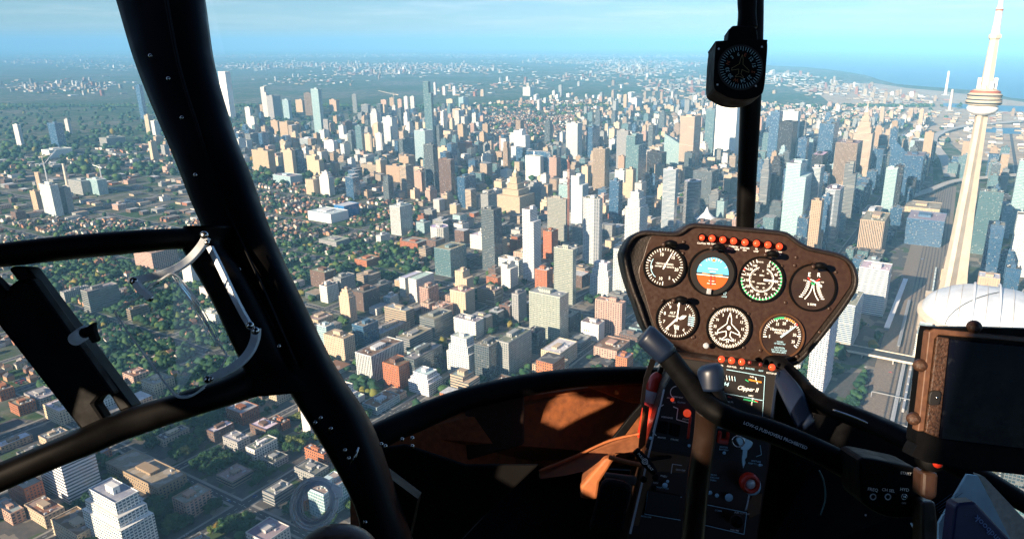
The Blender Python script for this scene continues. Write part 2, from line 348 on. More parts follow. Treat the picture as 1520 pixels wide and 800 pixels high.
# ------------------------------------------------------------------ buildings
# style: wall, glass, bay, storey, window width share, window height share, gloss
ST = {
 'wb': ((.74, .74, .72), (.07, .14, .19), 3.4, 3.0, .74, .52, .4), 'wp': ((.72, .69, .64), (.05, .08, .11), 3.2, 3.3, .5, .5, .2),
 'wf': ((.78, .78, .76), (.06, .09, .12), 3.0, 3.2, .55, .92, .3), 'ws': ((.80, .79, .77), (.07, .12, .16), 40, 3.6, 1.1, .46, .4),
 'tn': ((.50, .36, .24), (.04, .06, .08), 3.6, 3.4, .48, .5, .2), 'tf': ((.48, .35, .25), (.03, .04, .05), 3.4, 3.4, .5, .96, .2),
 'ts': ((.52, .40, .29), (.05, .07, .09), 40, 3.7, 1.1, .45, .3), 'cr': ((.62, .49, .34), (.05, .07, .09), 3.4, 3.5, .46, .5, .2),
 'br': ((.43, .15, .065), (.03, .05, .07), 3.0, 3.3, .5, .52, .2), 'bd': ((.15, .085, .06), (.05, .08, .11), 3.2, 3.4, .6, .5, .3),
 'pk': ((.60, .38, .29), (.07, .09, .11), 4.2, 3.1, .6, .6, .2), 'ol': ((.44, .43, .37), (.09, .15, .15), 2.6, 3.2, .74, .6, .6), 'gt': ((.20, .28, .30), (.05, .14, .17), 2.2, 3.4, .88, .78, .8),
 'gb': ((.06, .13, .22), (.02, .08, .17), 2.4, 3.6, .9, .8, .8), 'gl': ((.46, .58, .60), (.16, .30, .34), 2.4, 3.5, .8, .7, .8),
 'bk': ((.03, .032, .038), (.02, .025, .035), 2.2, 3.7, .66, .7, .5), 'gy': ((.34, .34, .33), (.05, .08, .10), 3.3, 3.3, .58, .5, .3),
 'gs': ((.30, .30, .29), (.04, .07, .10), 40, 3.5, 1.1, .52, .4), 'st': ((.66, .68, .68), (.05, .12, .17), 40, 3.0, 1.1, .58, .5),
 'gd': ((.13, .15, .16), (.03, .06, .08), 3.0, 3.3, .8, .66, .6), 'bs': ((.25, .16, .12), (.03, .04, .05), 2.6, 3.5, .55, .95, .3),
 'bx': ((.03, .20, .50), (.03, .18, .42), 6, 5, .9, .9, .3), 'wn': ((.76, .75, .72), (.2, .2, .2), 6, 4, .08, .1, .1),
 'tp': ((.55, .42, .30), (.3, .2, .12), 8, 6, .3, .12, .1),
}
ROOFC = {'gravel': (.20, .19, .18), 'white': (.66, .67, .68), 'grey': (.33, .34, .35), 'tan': (.36, .28, .20), 'brown': (.22, .11, .06), 'green': (.06, .10, .04), 'dark': (.07, .07, .075)}
OCC = np.zeros((1000, 1000), bool); OCE, OCN, OCS = -300, -2600, 6.0
def occ(e0, e1, n0, n1, mark=False):
    i0, i1 = int((e0 - OCE) / OCS), int((e1 - OCE) / OCS) + 1; j0, j1 = int((n0 - OCN) / OCS), int((n1 - OCN) / OCS) + 1
    i0, j0 = max(i0, 0), max(j0, 0)
    if mark: OCC[i0:i1, j0:j1] = True
    return bool(OCC[i0:i1, j0:j1].any())
for n in ROADS_N: OCC[:, max(0, int((n - 8 - OCN) / OCS)):int((n + 8 - OCN) / OCS) + 1] = True
ROADOCC = OCC.copy()
for e in ROADS_E: OCC[int((e - 10 - OCE) / OCS):int((e + 10 - OCE) / OCS) + 1, :] = True
for i in range(1000):
    e = OCE + i * OCS
    for j in range(1000):
        n = OCN + j * OCS
        if 300 < e < 2700 and (-36 if e < 760 else -8) < n - RAILN(e) < (98 if e < 760 else 80): OCC[i, j] = True
BUILT = []     # (centre xy, label, short, height, size)
def setfac(o, st, k=1.0, seed=None):
    s = ST[st]; jr = random.Random(int((seed or 0) * 1000) + len(BUILT)); jb = jr.uniform(.84, 1.08); jt = [jb * jr.uniform(.97, 1.03) for _ in range(3)]
    o['wall_col'] = [float(min(.85, x * k * j)) for x, j in zip(s[0], jt)]; o['glass_col'] = [float(x) for x in s[1]]
    o['bays'] = [float(s[2]), float(s[3]), float(s[4])]; o['panes'] = [float(s[5]), float(s[6]), float(seed if seed is not None else random.random() * 90)]
def oct_poly(a, b, c): return [(c, 0), (b - c, 0), (b, c), (b, a - c), (b - c, a), (c, a), (0, a - c), (0, c)]
def building(B, a, b, h, st, label, name='office_building', cat=None, shape='box', roof='gravel', pent=True, detail=0, group=None, pst=None, k=1.0, seed=None):
    """B: the corner nearest the camera; a: length along the north axis; b: along the east axis"""
    rs = random.Random(seed if seed is not None else int(B[0] * 7 + B[1] * 13))
    t = empty(name, (B[0], B[1], 0), ROTZ); tag(t, label, cat or ('tower' if 'tower' in name else 'building'), group)
    if shape == 'oct': poly = oct_poly(a, b, min(a, b) * .28)
    elif shape == 'round': poly = [(b / 2 + b / 2 * math.cos(x), a / 2 + a / 2 * math.sin(x)) for x in [2 * math.pi * i / 28 for i in range(28)]]
    elif shape == 'front': poly = [(b * .5 + b * .5 * math.sin(x), a * .35 - a * .35 * math.cos(x)) for x in [math.pi * (i / 10 - .5) for i in range(11)]] + [(b, a), (0, a)]
    else: poly = [(0, 0), (b, 0), (b, a), (0, a)]
    ctr = (b / 2, a / 2)
    def shrink(f, p=poly): return [(ctr[0] + (x - ctr[0]) * f, ctr[1] + (y - ctr[1]) * f) for x, y in p]
    tops = [(poly, 0, h)]
    if shape == 'step': tops = [(poly, 0, h * .8), (shrink(.8), h * .8, h * .91), (shrink(.58), h * .91, h)]
    if shape == 'step2': tops = [(poly, 0, h * .62), (shrink(.86), h * .62, h * .8), (shrink(.7), h * .8, h)]
    if shape == 'podium': tops = [([(-b * .35, -a * .2), (b * 1.2, -a * .2), (b * 1.2, a * 1.25), (-b * .35, a * 1.25)], 0, min(16, h * .2)), (poly, min(16, h * .2), h)]
    W = Acc()
    if shape == 'slant': W.add([(0, 0, 0), (b, 0, 0), (b, a, 0), (0, a, 0), (0, 0, h * .72), (b, 0, h * .55), (b, a, h * .8), (0, a, h)], BOXF)
    elif shape == 'notch':
        W.prism([(0, 0), (b, 0), (b, a), (0, a)], 0, h * .84); W.prism([(0, a * .3), (b, a * .3), (b, a), (0, a)], h * .84 + .01, h)
    else:
        for p, z0, z1 in tops: W.prism(p, z0, z1)
    wall = W.build('wall', M_FAC, t); setfac(wall, st, k, seed)
    if shape != 'slant':
        tp = tops[-1][0]; f = 1 - 1.0 / max(6, min(a, b))
        if shape == 'notch': tp = [(0, a * .3), (b, a * .3), (b, a), (0, a)]
        c2 = (sum(x for x, y in tp) / len(tp), sum(y for x, y in tp) / len(tp))
        inn = [(c2[0] + (x - c2[0]) * f, c2[1] + (y - c2[1]) * f) for x, y in tp]
        r_ = Acc(); r_.prism(inn, h + .03, h + .12); ro = r_.build('roof', M_ROOF, t); ro['roof_col'] = [float(x * rs.uniform(.8, 1.2)) for x in ROOFC[roof]]
        pa = Acc(); n = len(tp)
        pa.add([(x, y, h + .01) for x, y in tp] + [(x, y, h + 1.0) for x, y in tp] + [(x, y, h + 1.0) for x, y in inn] + [(x, y, h + .13) for x, y in inn],
               [(i, (i + 1) % n, n + (i + 1) % n, n + i) for i in range(n)] + [(n + i, n + (i + 1) % n, 2 * n + (i + 1) % n, 2 * n + i) for i in range(n)] + [(2 * n + i, 2 * n + (i + 1) % n, 3 * n + (i + 1) % n, 3 * n + i) for i in range(n)])
        pp = pa.build('parapet', M_FAC, t); setfac(pp, st, k); pp['bays'] = [500., 500., 0.01]
        sz = min(a, b)
        if pent and sz > 9:
            x0 = b * rs.uniform(.2, .36); y0 = a * rs.uniform(.25, .4); pw, pd = b * rs.uniform(.3, .45), a * rs.uniform(.25, .4)
            if shape in ('step', 'step2'): x0, y0, pw, pd = b * .38, a * .38, b * .2, a * .2
            ph = 3.2 if h < 25 else rs.uniform(4, 7)
            q = Acc(); q.box(x0, x0 + pw, y0, y0 + pd, h + .12, h + ph); qo = q.build('penthouse', M_FAC, t); setfac(qo, pst or st, k * .95); qo['bays'] = [4., ph, .3]
            if detail:
                for _ in range(5 + rs.randrange(5)):
                    ux, uy = b * rs.uniform(.08, .85), a * rs.uniform(.08, .85)
                    if x0 - 3 < ux < x0 + pw + 1 and y0 - 3 < uy < y0 + pd + 1 or shape in ('step', 'step2', 'notch'): continue
                    us = rs.uniform(1.2, 3.2); q = Acc(); uh = rs.uniform(.8, 2.0)
                    q.box(ux, ux + us, uy, uy + us * rs.uniform(.6, 1.3), h + .12, h + .3 + uh)
                    q.box(ux + .2 * us, ux + .7 * us, uy + .2 * us, uy + .6 * us, h + .3 + uh, h + .6 + uh); q.build('roof_unit', M_UNIT, t)
    if detail > 1 and shape in ('box', 'step', 'podium'):      # storey ledges and corner piers stand proud of the near walls
        s = ST[st]; fl = s[3]; nf = int(h * (.8 if shape == 'step' else 1) / fl); every = max(1, math.ceil(nf / 26)) if st in ('wb', 'st', 'ws', 'gs', 'ts') else max(2, math.ceil(nf / 8))
        pr = .9 if st == 'wb' else .22
        lm = bpy.data.meshes.new('ledge'); zz0, zz1 = -.16, .16
        q = Acc(); q.box(-pr, b + pr, -pr, 0.0 - .003, zz0, zz1); q.box(-pr, 0 - .003, 0, a + pr, zz0, zz1)
        first = None
        for i in range(every, nf, every):
            if first is None: first = q.build('floor_ledge', M_FAC, t); setfac(first, st, k * 1.05); first['bays'] = [500., 500., .01]; o = first
            else: o = first.copy(); COL.objects.link(o); o.parent = t
            o.location = (0, 0, i * fl)
    e, n = EN(B)
    occ(e - 3, e + b + 3, n - 3, n + a + 3, True)
    c = B + E2 * b / 2 + N2 * a / 2
    BUILT.append((c, label, h, max(a, b), t))
    return t
def solve(cx, yb, yt, wl, wr):
    B = ground(cx, yb); X, Y = B
    t = (PCY - yt) / FPX; dz = Y * (t * CP - SP) / (CP + t * SP); h = dz + CAMZ
    tx = project(X, Y, h)[0]
    def span(D, target):
        k = (target - PCX) / FPX; den = D[0] - k * D[1] * CP
        return (k * (Y * CP - dz * SP) - X) / den
    a = span(N2, tx - wl); b = span(E2, tx + wr)
    if b < 0 or b > 95: b = 95 if b > 95 else 30
    if a < 0 or a > 110: a = 60
    a = max(a, 7); b = max(b, 7)
    return B, float(min(a, 3.2 * b) if a > 35 else a), float(min(b, 3.2 * a) if b > 35 else b), float(h)
def bld(cx, yb, yt, wl, wr, st, label, **kw):
    B, a, b, h = solve(cx, yb, yt, wl, wr)
    dist = math.hypot(*B); nm = kw.pop('name', None)
    if nm is None: nm = 'tower' if h > 60 else 'building'; nm = {'wb': 'apartment_', 'wp': 'apartment_', 'pk': 'apartment_', 'br': 'brick_', 'bd': 'brick_'}.get(st, 'office_') + nm
    kw.setdefault('detail', 2 if dist < 1500 else (1 if dist < 2300 else 0))
    return building(B, a, b, h, st, label, name=nm, **kw)
B = bld
# midtown skyline, from the window post rightwards
B(343, 177, 107, 10, 8, 'wn', 'tall blank white slab tower standing alone right beside the window post', pent=False)
B(399, 175, 130, 8, 3, 'wp', 'slender white tower with a flared cap at the forest edge', shape='notch')
B(408, 178, 143, 9, 12, 'gy', 'grey tower with a dark blue side in front of the slender white one')
B(431, 181, 149, 9, 4, 'gl', 'pale grey tower standing free left of the striped black and white tower')
B(391, 174, 156, 8, 5, 'tn', 'short beige tower just left of the slender white tower')
B(374, 190, 160, 10, 3, 'wp', 'white tower beside the window post with a lower white block at its foot')
B(465, 172, 139, 12, 4, 'tf', 'black and white vertically striped tower at the forest edge', k=.5)
B(479, 206, 133, 11, 5, 'gl', 'tallest blue glass tower of the western midtown group, lower half paler')
B(489, 207, 178, 7, 2, 'gy', 'short grey companion block against the tall blue glass tower')
B(446, 205, 184, 6, 3, 'tn', 'small tan round-shouldered tower in front of dark trees', shape='oct')
B(414, 201, 180, 17, 4, 'tn', 'wide beige block with brown roof below the grey midtown tower', roof='tan')
B(429, 208, 182, 12, 11, 'tn', 'beige tower with broad dark side next to the small tan tower')
B(380, 199, 174, 13, 3, 'wp', 'plain white block at the foot of the post-side white tower')
B(374, 223, 200, 8, 24, 'gs', 'long dark blue grey block with ribbon windows near the window post')
B(425, 223, 210, 20, 4, 'cr', 'low beige twin block in front of the beige tower with dark side')
B(401, 258, 225, 24, 10, 'tn', 'big plain beige slab beside a dark blue wall, nearest the post', roof='tan')
B(437, 263, 224, 27, 5, 'cr', 'beige slab with a square grid of windows, second of the big hospital slabs')
B(476, 267, 233, 34, 7, 'cr', 'wide cream slab with a dark slot, third of the big hospital slabs', shape='notch', roof='grey')
B(467, 290, 268, 12, 24, 'cr', 'cream block with many small windows at the edge of the tree area', roof='tan')
B(490, 291, 257, 14, 8, 'wp', 'stepped white tower in front of the cream slab with the dark slot', shape='step')
B(432, 275, 263, 26, 18, 'gl', 'low greenish hall with a pale roof among trees by the post', roof='grey')
B(460, 221, 207, 34, 12, 'st', 'long low pale blue hall with a bright white roof', roof='white')
B(496, 226, 210, 14, 6, 'wn', 'small bright white block next to the long white roofed hall', roof='white')
B(450, 167, 149, 10, 4, 'tn', 'pale beige block at the forest edge left of the black and white tower')
B(500, 166, 149, 10, 5, 'tn', 'beige block with a dark side at the forest edge, right of the glass tower')
B(530, 168, 141, 7, 3, 'gs', 'dark slate round tower with white cap alone at the forest edge', shape='round')
B(547, 173, 156, 10, 5, 'gs', 'short slate tower with white roof band right of the round tower', roof='white')
B(574, 163, 149, 8, 3, 'pk', 'peach tower, first of three along the forest edge')
B(585, 164, 146, 6, 2, 'tn', 'peach tower under the far crane, second of three along the forest edge')
B(597, 168, 148, 6, 2, 'pk', 'peach tower, third of three, next to the white twins')
B(606, 173, 144, 5, 2, 'wp', 'slim white twin tower, the one nearer the peach towers')
B(616, 173, 144, 6, 2, 'wp', 'slim white twin tower, the one nearer the dark teal skyscraper')
B(561, 194, 163, 10, 5, 'wp', 'white tower with staggered top behind the big white balcony slab', shape='step')
B(584, 216, 175, 14, 8, 'wb', 'big white balcony slab tower with a deep blue side, middle of midtown')
B(568, 233, 199, 10, 4, 'wp', 'round-headed white tower, the right one of a pair', shape='oct')
B(552, 230, 200, 10, 4, 'cr', 'round-headed cream tower, the left one of a pair', shape='oct')
B(539, 229, 188, 9, 4, 'gt', 'narrow green glass tower left of the round-headed pair')
B(514, 206, 182, 4, 11, 'bd', 'dark block with a bright orange end wall in the shaded midtown hollow')
B(599, 233, 208, 6, 17, 'gd', 'dark wide block with a white end wall right of the round-headed pair')
B(644, 222, 122, 13, 3, 'gt', 'tallest midtown skyscraper, dark teal glass with a notched crown', shape='notch', name='skyscraper', pent=False)
B(633, 243, 195, 16, 12, 'gl', 'pale mint glass block in front of the dark teal skyscraper', roof='white')
B(646, 287, 216, 14, 7, 'gd', 'dark tower with white floor stripes in front of the mint glass block', roof='dark')
B(665, 252, 220, 14, 6, 'cr', 'cream tower with a plain top behind the brown ribbed tower')
B(671, 291, 238, 18, 6, 'bs', 'brown ribbed tower with flat dark cap beside the striped dark tower', pent=True, roof='brown')
B(691, 309, 264, 11, 17, 'gb', 'blue glass block with a pale end wall in front of the brown ribbed tower')
B(594, 271, 248, 20, 12, 'tn', 'tan institutional block with arched wall pattern and dark side')
B(628, 279, 251, 22, 5, 'ts', 'tan block with horizontal stripes and a slanting top, beside the dark striped tower')
B(607, 250, 233, 14, 10, 'tn', 'tan block behind the arched institutional block', roof='gravel')
B(560, 263, 246, 26, 7, 'ts', 'wide tan slab with brown stripes in front of the round-headed pair')
B(692, 234, 213, 12, 10, 'br', 'orange brick block right of the cream tower')
B(688, 213, 186, 8, 6, 'tn', 'tan tower with a darker crown behind the orange brick block')
B(688, 185, 163, 16, 4, 'cr', 'wide cream slab with arched foot east of the teal skyscraper')
B(661, 191, 166, 6, 3, 'wp', 'narrow white tower just right of the teal skyscraper')
B(688, 161, 145, 7, 8, 'gl', 'pale blue white block on the far edge of midtown')
B(672, 163, 148, 9, 3, 'cr', 'cream block left of the pale blue block on the far edge')
B(661, 142, 129, 4, 2, 'wp', 'distant thin white slab, left of two beyond midtown')
B(676, 142, 129, 4, 2, 'wp', 'distant thin white slab, right of two beyond midtown')
B(647, 141, 123, 3, 2, 'wp', 'distant white slab peeping out behind the teal skyscraper crown')
# centre
B(780, 236, 195, 17, 7, 'wn', 'broad white tower with stepped shoulder left of the city hall', shape='notch', k=.95)
B(857, 237, 184, 17, 7, 'wb', 'tall white ribbed tower with grey side, middle of the centre')
B(890, 195, 165, 7, 3, 'gd', 'dark slim tower on the skyline above the blue slab')
B(879, 235, 190, 9, 11, 'gb', 'plain blue slab right of the tall white ribbed tower')
B(802, 270, 233, 22, 5, 'wn', 'pale windowless slab wing of the curved twin city hall', k=.8, name='office_tower', pent=False)
B(897, 284, 222, 18, 7, 'tf', 'tan ribbed tower with a dark side in the centre of the frame')
B(931, 252, 195, 17, 3, 'gy', 'flat grey tower left of the teal tower with a white stripe')
B(946, 283, 203, 19, 12, 'gt', 'teal glass tower with a white strip down its face', shape='notch', k=1.2)
B(981, 264, 228, 22, 7, 'bk', 'charcoal tower with fine grid beside the teal striped tower', roof='dark')
B(1008, 250, 200, 24, 18, 'gl', 'glass tower with a slanted pale roof behind the charcoal tower', shape='slant')
B(1027, 253, 174, 21, 10, 'ts', 'tall cream grey tower with fine stripes left of the bright white tower', k=1.15)
B(1057, 227, 163, 13, 2, 'gt', 'green glass tower squeezed beside the bright white tower')
B(1089, 234, 143, 31, 8, 'wn', 'bright white monolithic skyscraper behind the compass strut', name='skyscraper', k=1.08)
B(945, 161, 146, 24, 8, 'wn', 'long pale flat block standing in distant woods', k=.8)
B(787, 143, 130, 11, 6, 'wp', 'distant pair-like white block in the woods beyond the centre')
B(726, 342, 290, 11, 13, 'gy', 'tower with a white corner and grey grid just behind the dark wavy glass tower')
B(735, 404, 313, 19, 12, 'gd', 'dark glass tower with pale wavy floor stripes, nearest dark tower', name='apartment_tower', roof='dark')
B(793, 418, 313, 17, 11, 'wb', 'white condominium tower speckled with small dark windows', shape='notch')
B(840, 364, 297, 28, 5, 'ol', 'grey green curtain wall tower beside the red crane mast', k=.85, roof='tan')
B(803, 306, 273, 22, 8, 'gy', 'grey chamfered tower right of the spired tower', shape='step')
B(864, 338, 263, 17, 9, 'wb', 'pale balcony tower with stepped top right of the red crane mast', shape='notch')
B(886, 393, 297, 25, 10, 'wb', 'white octagonal balcony tower in front of the tan ribbed tower', shape='oct')
B(947, 391, 288, 22, 12, 'wb', 'white balcony tower cut off by the instrument panel', shape='step')
B(917, 338, 270, 14, 6, 'gb', 'deep blue glass tower between two white balcony towers', k=1.4)
B(999, 347, 253, 19, 4, 'st', 'white tower with wavy zigzag balconies, blue shaded at its foot', shape='box')
B(1032, 334, 272, 24, 10, 'gs', 'dark rounded tower with pale floor lines and white roof', shape='round', roof='white')
B(1054, 304, 256, 28, 10, 'gd', 'dark blocky tower behind the rounded tower')
B(926, 260, 233, 9, 3, 'tn', 'small tan block between the ribbed and the teal tower')
B(926, 284, 254, 14, 7, 'wp', 'white block behind the deep blue glass tower')
# core beyond the compass strut
B(1150, 253, 167, 14, 5, 'gb', 'light blue glass tower between the strut and the black tower', k=1.6)
B(1178, 238, 166, 24, 4, 'wn', 'white topped tower standing behind the black tower')
B(1170, 257, 183, 20, 8, 'bk', 'black tower with rows of roof lights, tallest black one', roof='dark')
B(1160, 290, 249, 28, 5, 'gs', 'grey brown striped slab at the foot of the black tower', k=.8)
B(1206, 243, 207, 26, 10, 'gb', 'dark blue wide block right of the tallest black tower')
B(1231, 253, 185, 22, 9, 'gb', 'blue tower with a cream top floor behind the small black tower', k=1.3)
B(1216, 284, 231, 16, 8, 'bk', 'smaller black tower with pale roof and satellite dome', roof='white')
B(1264, 292, 214, 33, 10, 'tf', 'brown tower with white corner piers under the stepped crown', k=.75)
B(1187, 354, 245, 31, 10, 'gl', 'mint and white striped tower with a pointed glass gable', k=1.15, shape='notch')
B(1208, 345, 250, 16, 6, 'st', 'mint striped wing at the right of the gabled tower')
B(1237, 362, 283, 22, 8, 'st', 'tower with a bold white grid and rounded blue top', shape='oct')
B(1256, 305, 268, 12, 5, 'tn', 'old cream masonry tower with a small green cupola', shape='step', roof='green')
B(1221, 352, 316, 44, 6, 'wp', 'white gridded block with a tall blank roof storey above the panel', roof='white')
B(1306, 382, 330, 36, 20, 'tf', 'tan concrete hotel with vertical ribs', k=1.25, name='hotel_building', roof='tan')
B(1339, 288, 205, 26, 8, 'gb', 'sail shaped blue glass tower with a slanted tip', shape='slant', k=1.3, name='skyscraper')
B(1362, 293, 233, 30, 8, 'gb', 'deep blue tower in front of the sail shaped one')
B(1377, 253, 211, 32, 6, 'gl', 'pale blue block with a bright roof beside the railway')
B(1310, 470, 403, 44, 5, 'ws', 'bright white office slab with thin horizontal lines beside the panel', roof='white')
B(1262, 520, 455, 34, 12, 'st', 'grey teal terrace block tucked behind the panel edge', roof='grey')
B(1219, 592, 470, 25, 30, 'wb', 'white and blue balcony tower right below the instrument panel', name='apartment_tower')
B(1473, 380, 287, 36, 5, 'gt', 'dark teal tower with green corner directly right of the concrete mast', k=.7)
B(1440, 330, 258, 20, 8, 'gl', 'pale tower half hidden behind the concrete mast')
B(1512, 348, 240, 20, 8, 'gl', 'pale glass tower on the right frame edge, farther one', k=1.1)
B(1522, 412, 322, 30, 10, 'wb', 'pale balcony tower on the right frame edge, nearer one')
B(1374, 536, 500, 20, 10, 'wp', 'small white framed office beside the tracks and the tablet', roof='white')
B(1396, 368, 330, 56, 16, 'gb', 'long low dark blue block with a teal roof rim near the mast', roof='grey', k=1.4)
B(1392, 330, 312, 52, 10, 'cr', 'low cream railway station block lit by the sun', roof='tan')
B(1425, 420, 404, 30, 16, 'cr', 'low cream convention hall at the foot of the mast', roof='tan')
B(1300, 345, 318, 24, 10, 'st', 'small blue block with a glass roof behind the tan hotel')
B(1262, 440, 408, 26, 6, 'gl', 'pale teal block squeezed between the panel and the white slab')
# centre foreground
B(670, 412, 372, 24, 24, 'gt', 'teal glass office cube with a tan roof patch', roof='tan')
B(770, 478, 438, 10, 12, 'gy', 'plain grey concrete shaft beside the orange brick tower')
B(850, 453, 372, 35, 5, 'ol', 'grey olive curtain wall tower with a white penthouse', k=.9, roof='grey')
B(831, 510, 442, 46, 13, 'ol', 'broad glass block with cream frames and a white roof edge', k=1.1, roof='grey')
B(922, 499, 452, 46, 6, 'pk', 'pink and cream striped apartment block by the panel', roof='tan')
B(903, 442, 394, 28, 8, 'wb', 'white stepped balcony block left of the panel', shape='step2', roof='white')
B(938, 452, 374, 30, 10, 'wb', 'tall white balcony block meeting the panel edge', shape='notch')
B(812, 435, 403, 18, 9, 'br', 'orange brick tower with white roof tanks', roof='white')
B(770, 411, 388, 30, 9, 'ws', 'low white office with ribbon windows in front of the white condominium', roof='tan')
B(692, 471, 435, 23, 14, 'cr', 'cream brick warehouse with square windows and a roof turret', roof='tan')
B(735, 456, 433, 26, 12, 'ts', 'grey low office with a cluttered roof right of the cream warehouse')
B(707, 503, 479, 33, 12, 'wp', 'white framed low block with a pale roof in front of the cream warehouse', roof='grey')
B(757, 477, 456, 16, 12, 'bd', 'dark brick block with orange end windows')
B(697, 562, 507, 33, 16, 'wb', 'big white stepped apartment block near the dash rim', shape='step2', roof='white')
B(727, 566, 516, 22, 22, 'gd', 'dark balcony block attached right of the big white stepped block')
B(756, 560, 510, 20, 34, 'gy', 'grey block with a dark sawtooth side above the dash rim')
B(831, 550, 526, 28, 26, 'cr', 'low cream brick block with a cluttered white roof', roof='white')
B(824, 566, 549, 34, 20, 'tn', 'low tan flat block right at the dash rim below the cream brick one', roof='grey')
B(888, 508, 483, 26, 9, 'wn', 'white box building carrying a faded round sign', k=.9)
B(915, 535, 522, 34, 20, 'pk', 'low terrace row with terracotta roof at the panel corner', roof='brown')
B(862, 522, 511, 22, 16, 'gs', 'low teal roofed shed in the shaded street', roof='grey')
B(596, 350, 308, 15, 18, 'wf', 'white apartment tower of vertical fins rising out of the trees', roof='white')
B(512, 323, 307, 15, 22, 'bx', 'bright blue box building among trees', roof='white', pent=False)
B(492, 332, 319, 34, 26, 'wn', 'low sprawling white museum hall beside the blue box', roof='white')
B(603, 441, 414, 9, 26, 'wp', 'rear white wing of the twin slab building', roof='white', pent=False)
B(620, 449, 416, 12, 26, 'wp', 'front white wing of the twin slab building with glass side', roof='white', pent=False)
B(521, 479, 433, 15, 10, 'cr', 'cream stepped art deco tower lit orange', shape='step')
B(541, 463, 436, 20, 24, 'bd', 'dark stepped office with white floor bands', roof='gravel')
B(484, 429, 406, 22, 17, 'bd', 'dark brick block with white window grid near the window post', roof='grey')
B(604, 489, 463, 32, 12, 'ts', 'olive tan office with ribbon windows and a brown end wall', roof='grey')
B(646, 502, 475, 22, 27, 'gs', 'long office with white end wall and dark ribbon side', k=.75, roof='tan')
B(542, 519, 486, 17, 22, 'gb', 'teal office with terraces and a yellow planted roof', roof='tan', k=1.3)
B(554, 568, 530, 24, 48, 'wf', 'white building with tall slit windows and brown roof panels', roof='brown')
B(594, 579, 545, 24, 22, 'br', 'red brick block with a brown penthouse', roof='brown', pst='bd')
B(617, 572, 535, 16, 42, 'gd', 'long dark building with a plain pale grey roof', roof='grey', k=.8)
B(637, 589, 561, 30, 21, 'wb', 'small white stepped condominium with white penthouse', shape='step2', roof='white')
B(588, 598, 590, 22, 16, 'tn', 'flat roofed brick pavilion in the park trees', roof='brown')
B(513, 536, 504, 30, 16, 'cr', 'cream apartment house with cornice beside the window post', roof='tan')
B(487, 515, 486, 14, 12, 'gl', 'pale blue block with square windows touching the window post', roof='white')
B(566, 508, 497, 20, 44, 'cr', 'low tan building with parked cars on its roof behind the slit windows one', roof='grey')
B(609, 524, 505, 20, 34, 'gs', 'low striped office between two flat grey roofs', roof='tan')
B(720, 372, 352, 22, 20, 'wp', 'white low block behind the dark wavy glass tower', roof='white')
B(560, 616, 606, 22, 34, 'gl', 'low pavilion with ochre and green planted roofs at the dash rim', roof='brown')
B(520, 606, 598, 20, 22, 'wn', 'low white roofed pavilion touching the window post', roof='white')
B(500, 370, 360, 26, 20, 'gy', 'low grey school block among trees near the post', roof='grey')
B(620, 372, 362, 26, 18, 'br', 'low brick school with white gables right of the finned tower', roof='grey')
B(545, 398, 388, 18, 20, 'br', 'orange brick house block among the trees', roof='tan')
B(655, 362, 340, 20, 16, 'wp', 'white domed hall right of the finned white tower', shape='oct', roof='white')
# through the side window
B(136, 466, 434, 10, 46, 'gs', 'long slab block with a white end wall and deep blue side', name='apartment_building', roof='grey')
B(98, 450, 435, 6, 62, 'gy', 'long peach slab behind the white ended slab', k=1.2, roof='grey')
B(229, 403, 377, 27, 38, 'pk', 'orange peach apartment slab at the top of the vent window', roof='tan', k=1.1)
B(196, 477, 461, 6, 28, 'ts', 'small brown low block behind the clear vent flap', k=.6, roof='gravel')
B(287, 422, 393, 14, 12, 'wn', 'white block beside the vent frame', roof='white')
B(318, 448, 432, 20, 16, 'wp', 'lower white block beside the vent frame', roof='white')
B(322, 486, 468, 22, 14, 'wp', 'white ended block low in the vent window', roof='grey')
B(232, 590, 572, 20, 30, 'cr', 'cream two storey row behind the vent bottom corner', roof='tan')
B(200, 572, 560, 16, 24, 'pk', 'pink roofed row house block left of the cream row', roof='brown')
B(33, 220, 186, 7, 5, 'wp', 'slim white tower alone on the far left')
B(88, 219, 184, 11, 12, 'gb', 'white faced tower with a deep blue side on the left plain', k=1.5)
B(104, 199, 178, 5, 4, 'wp', 'narrow white tower next to the blue sided tower')
B(62, 283, 257, 9, 4, 'tn', 'peach shaft tower behind the white triple tower')
B(58, 313, 285, 8, 7, 'tn', 'peach tower at the left of the white triple tower')
B(84, 322, 276, 17, 12, 'wb', 'white front tower of the triple group under construction')
B(103, 318, 280, 8, 9, 'gy', 'grey rear tower of the triple group', k=1.2)
B(124, 290, 270, 20, 18, 'gy', 'low grey block behind the triple towers', roof='grey')
B(148, 290, 268, 16, 14, 'gl', 'white glass block with a bright end right of the stack', roof='white')
B(215, 178, 127, 6, 5, 'gb', 'tall pale blue tower just left of the window post', k=1.8)
B(224, 200, 172, 6, 8, 'cr', 'beige tower beside the tall pale blue one by the post')
B(232, 203, 180, 5, 8, 'wp', 'short white tower touching the window post')
B(160, 218, 206, 30, 28, 'gy', 'long low institution with pale green roof', roof='grey')
B(75, 236, 224, 26, 34, 'wn', 'wide flat white pavilion below the blue sided tower', roof='white')
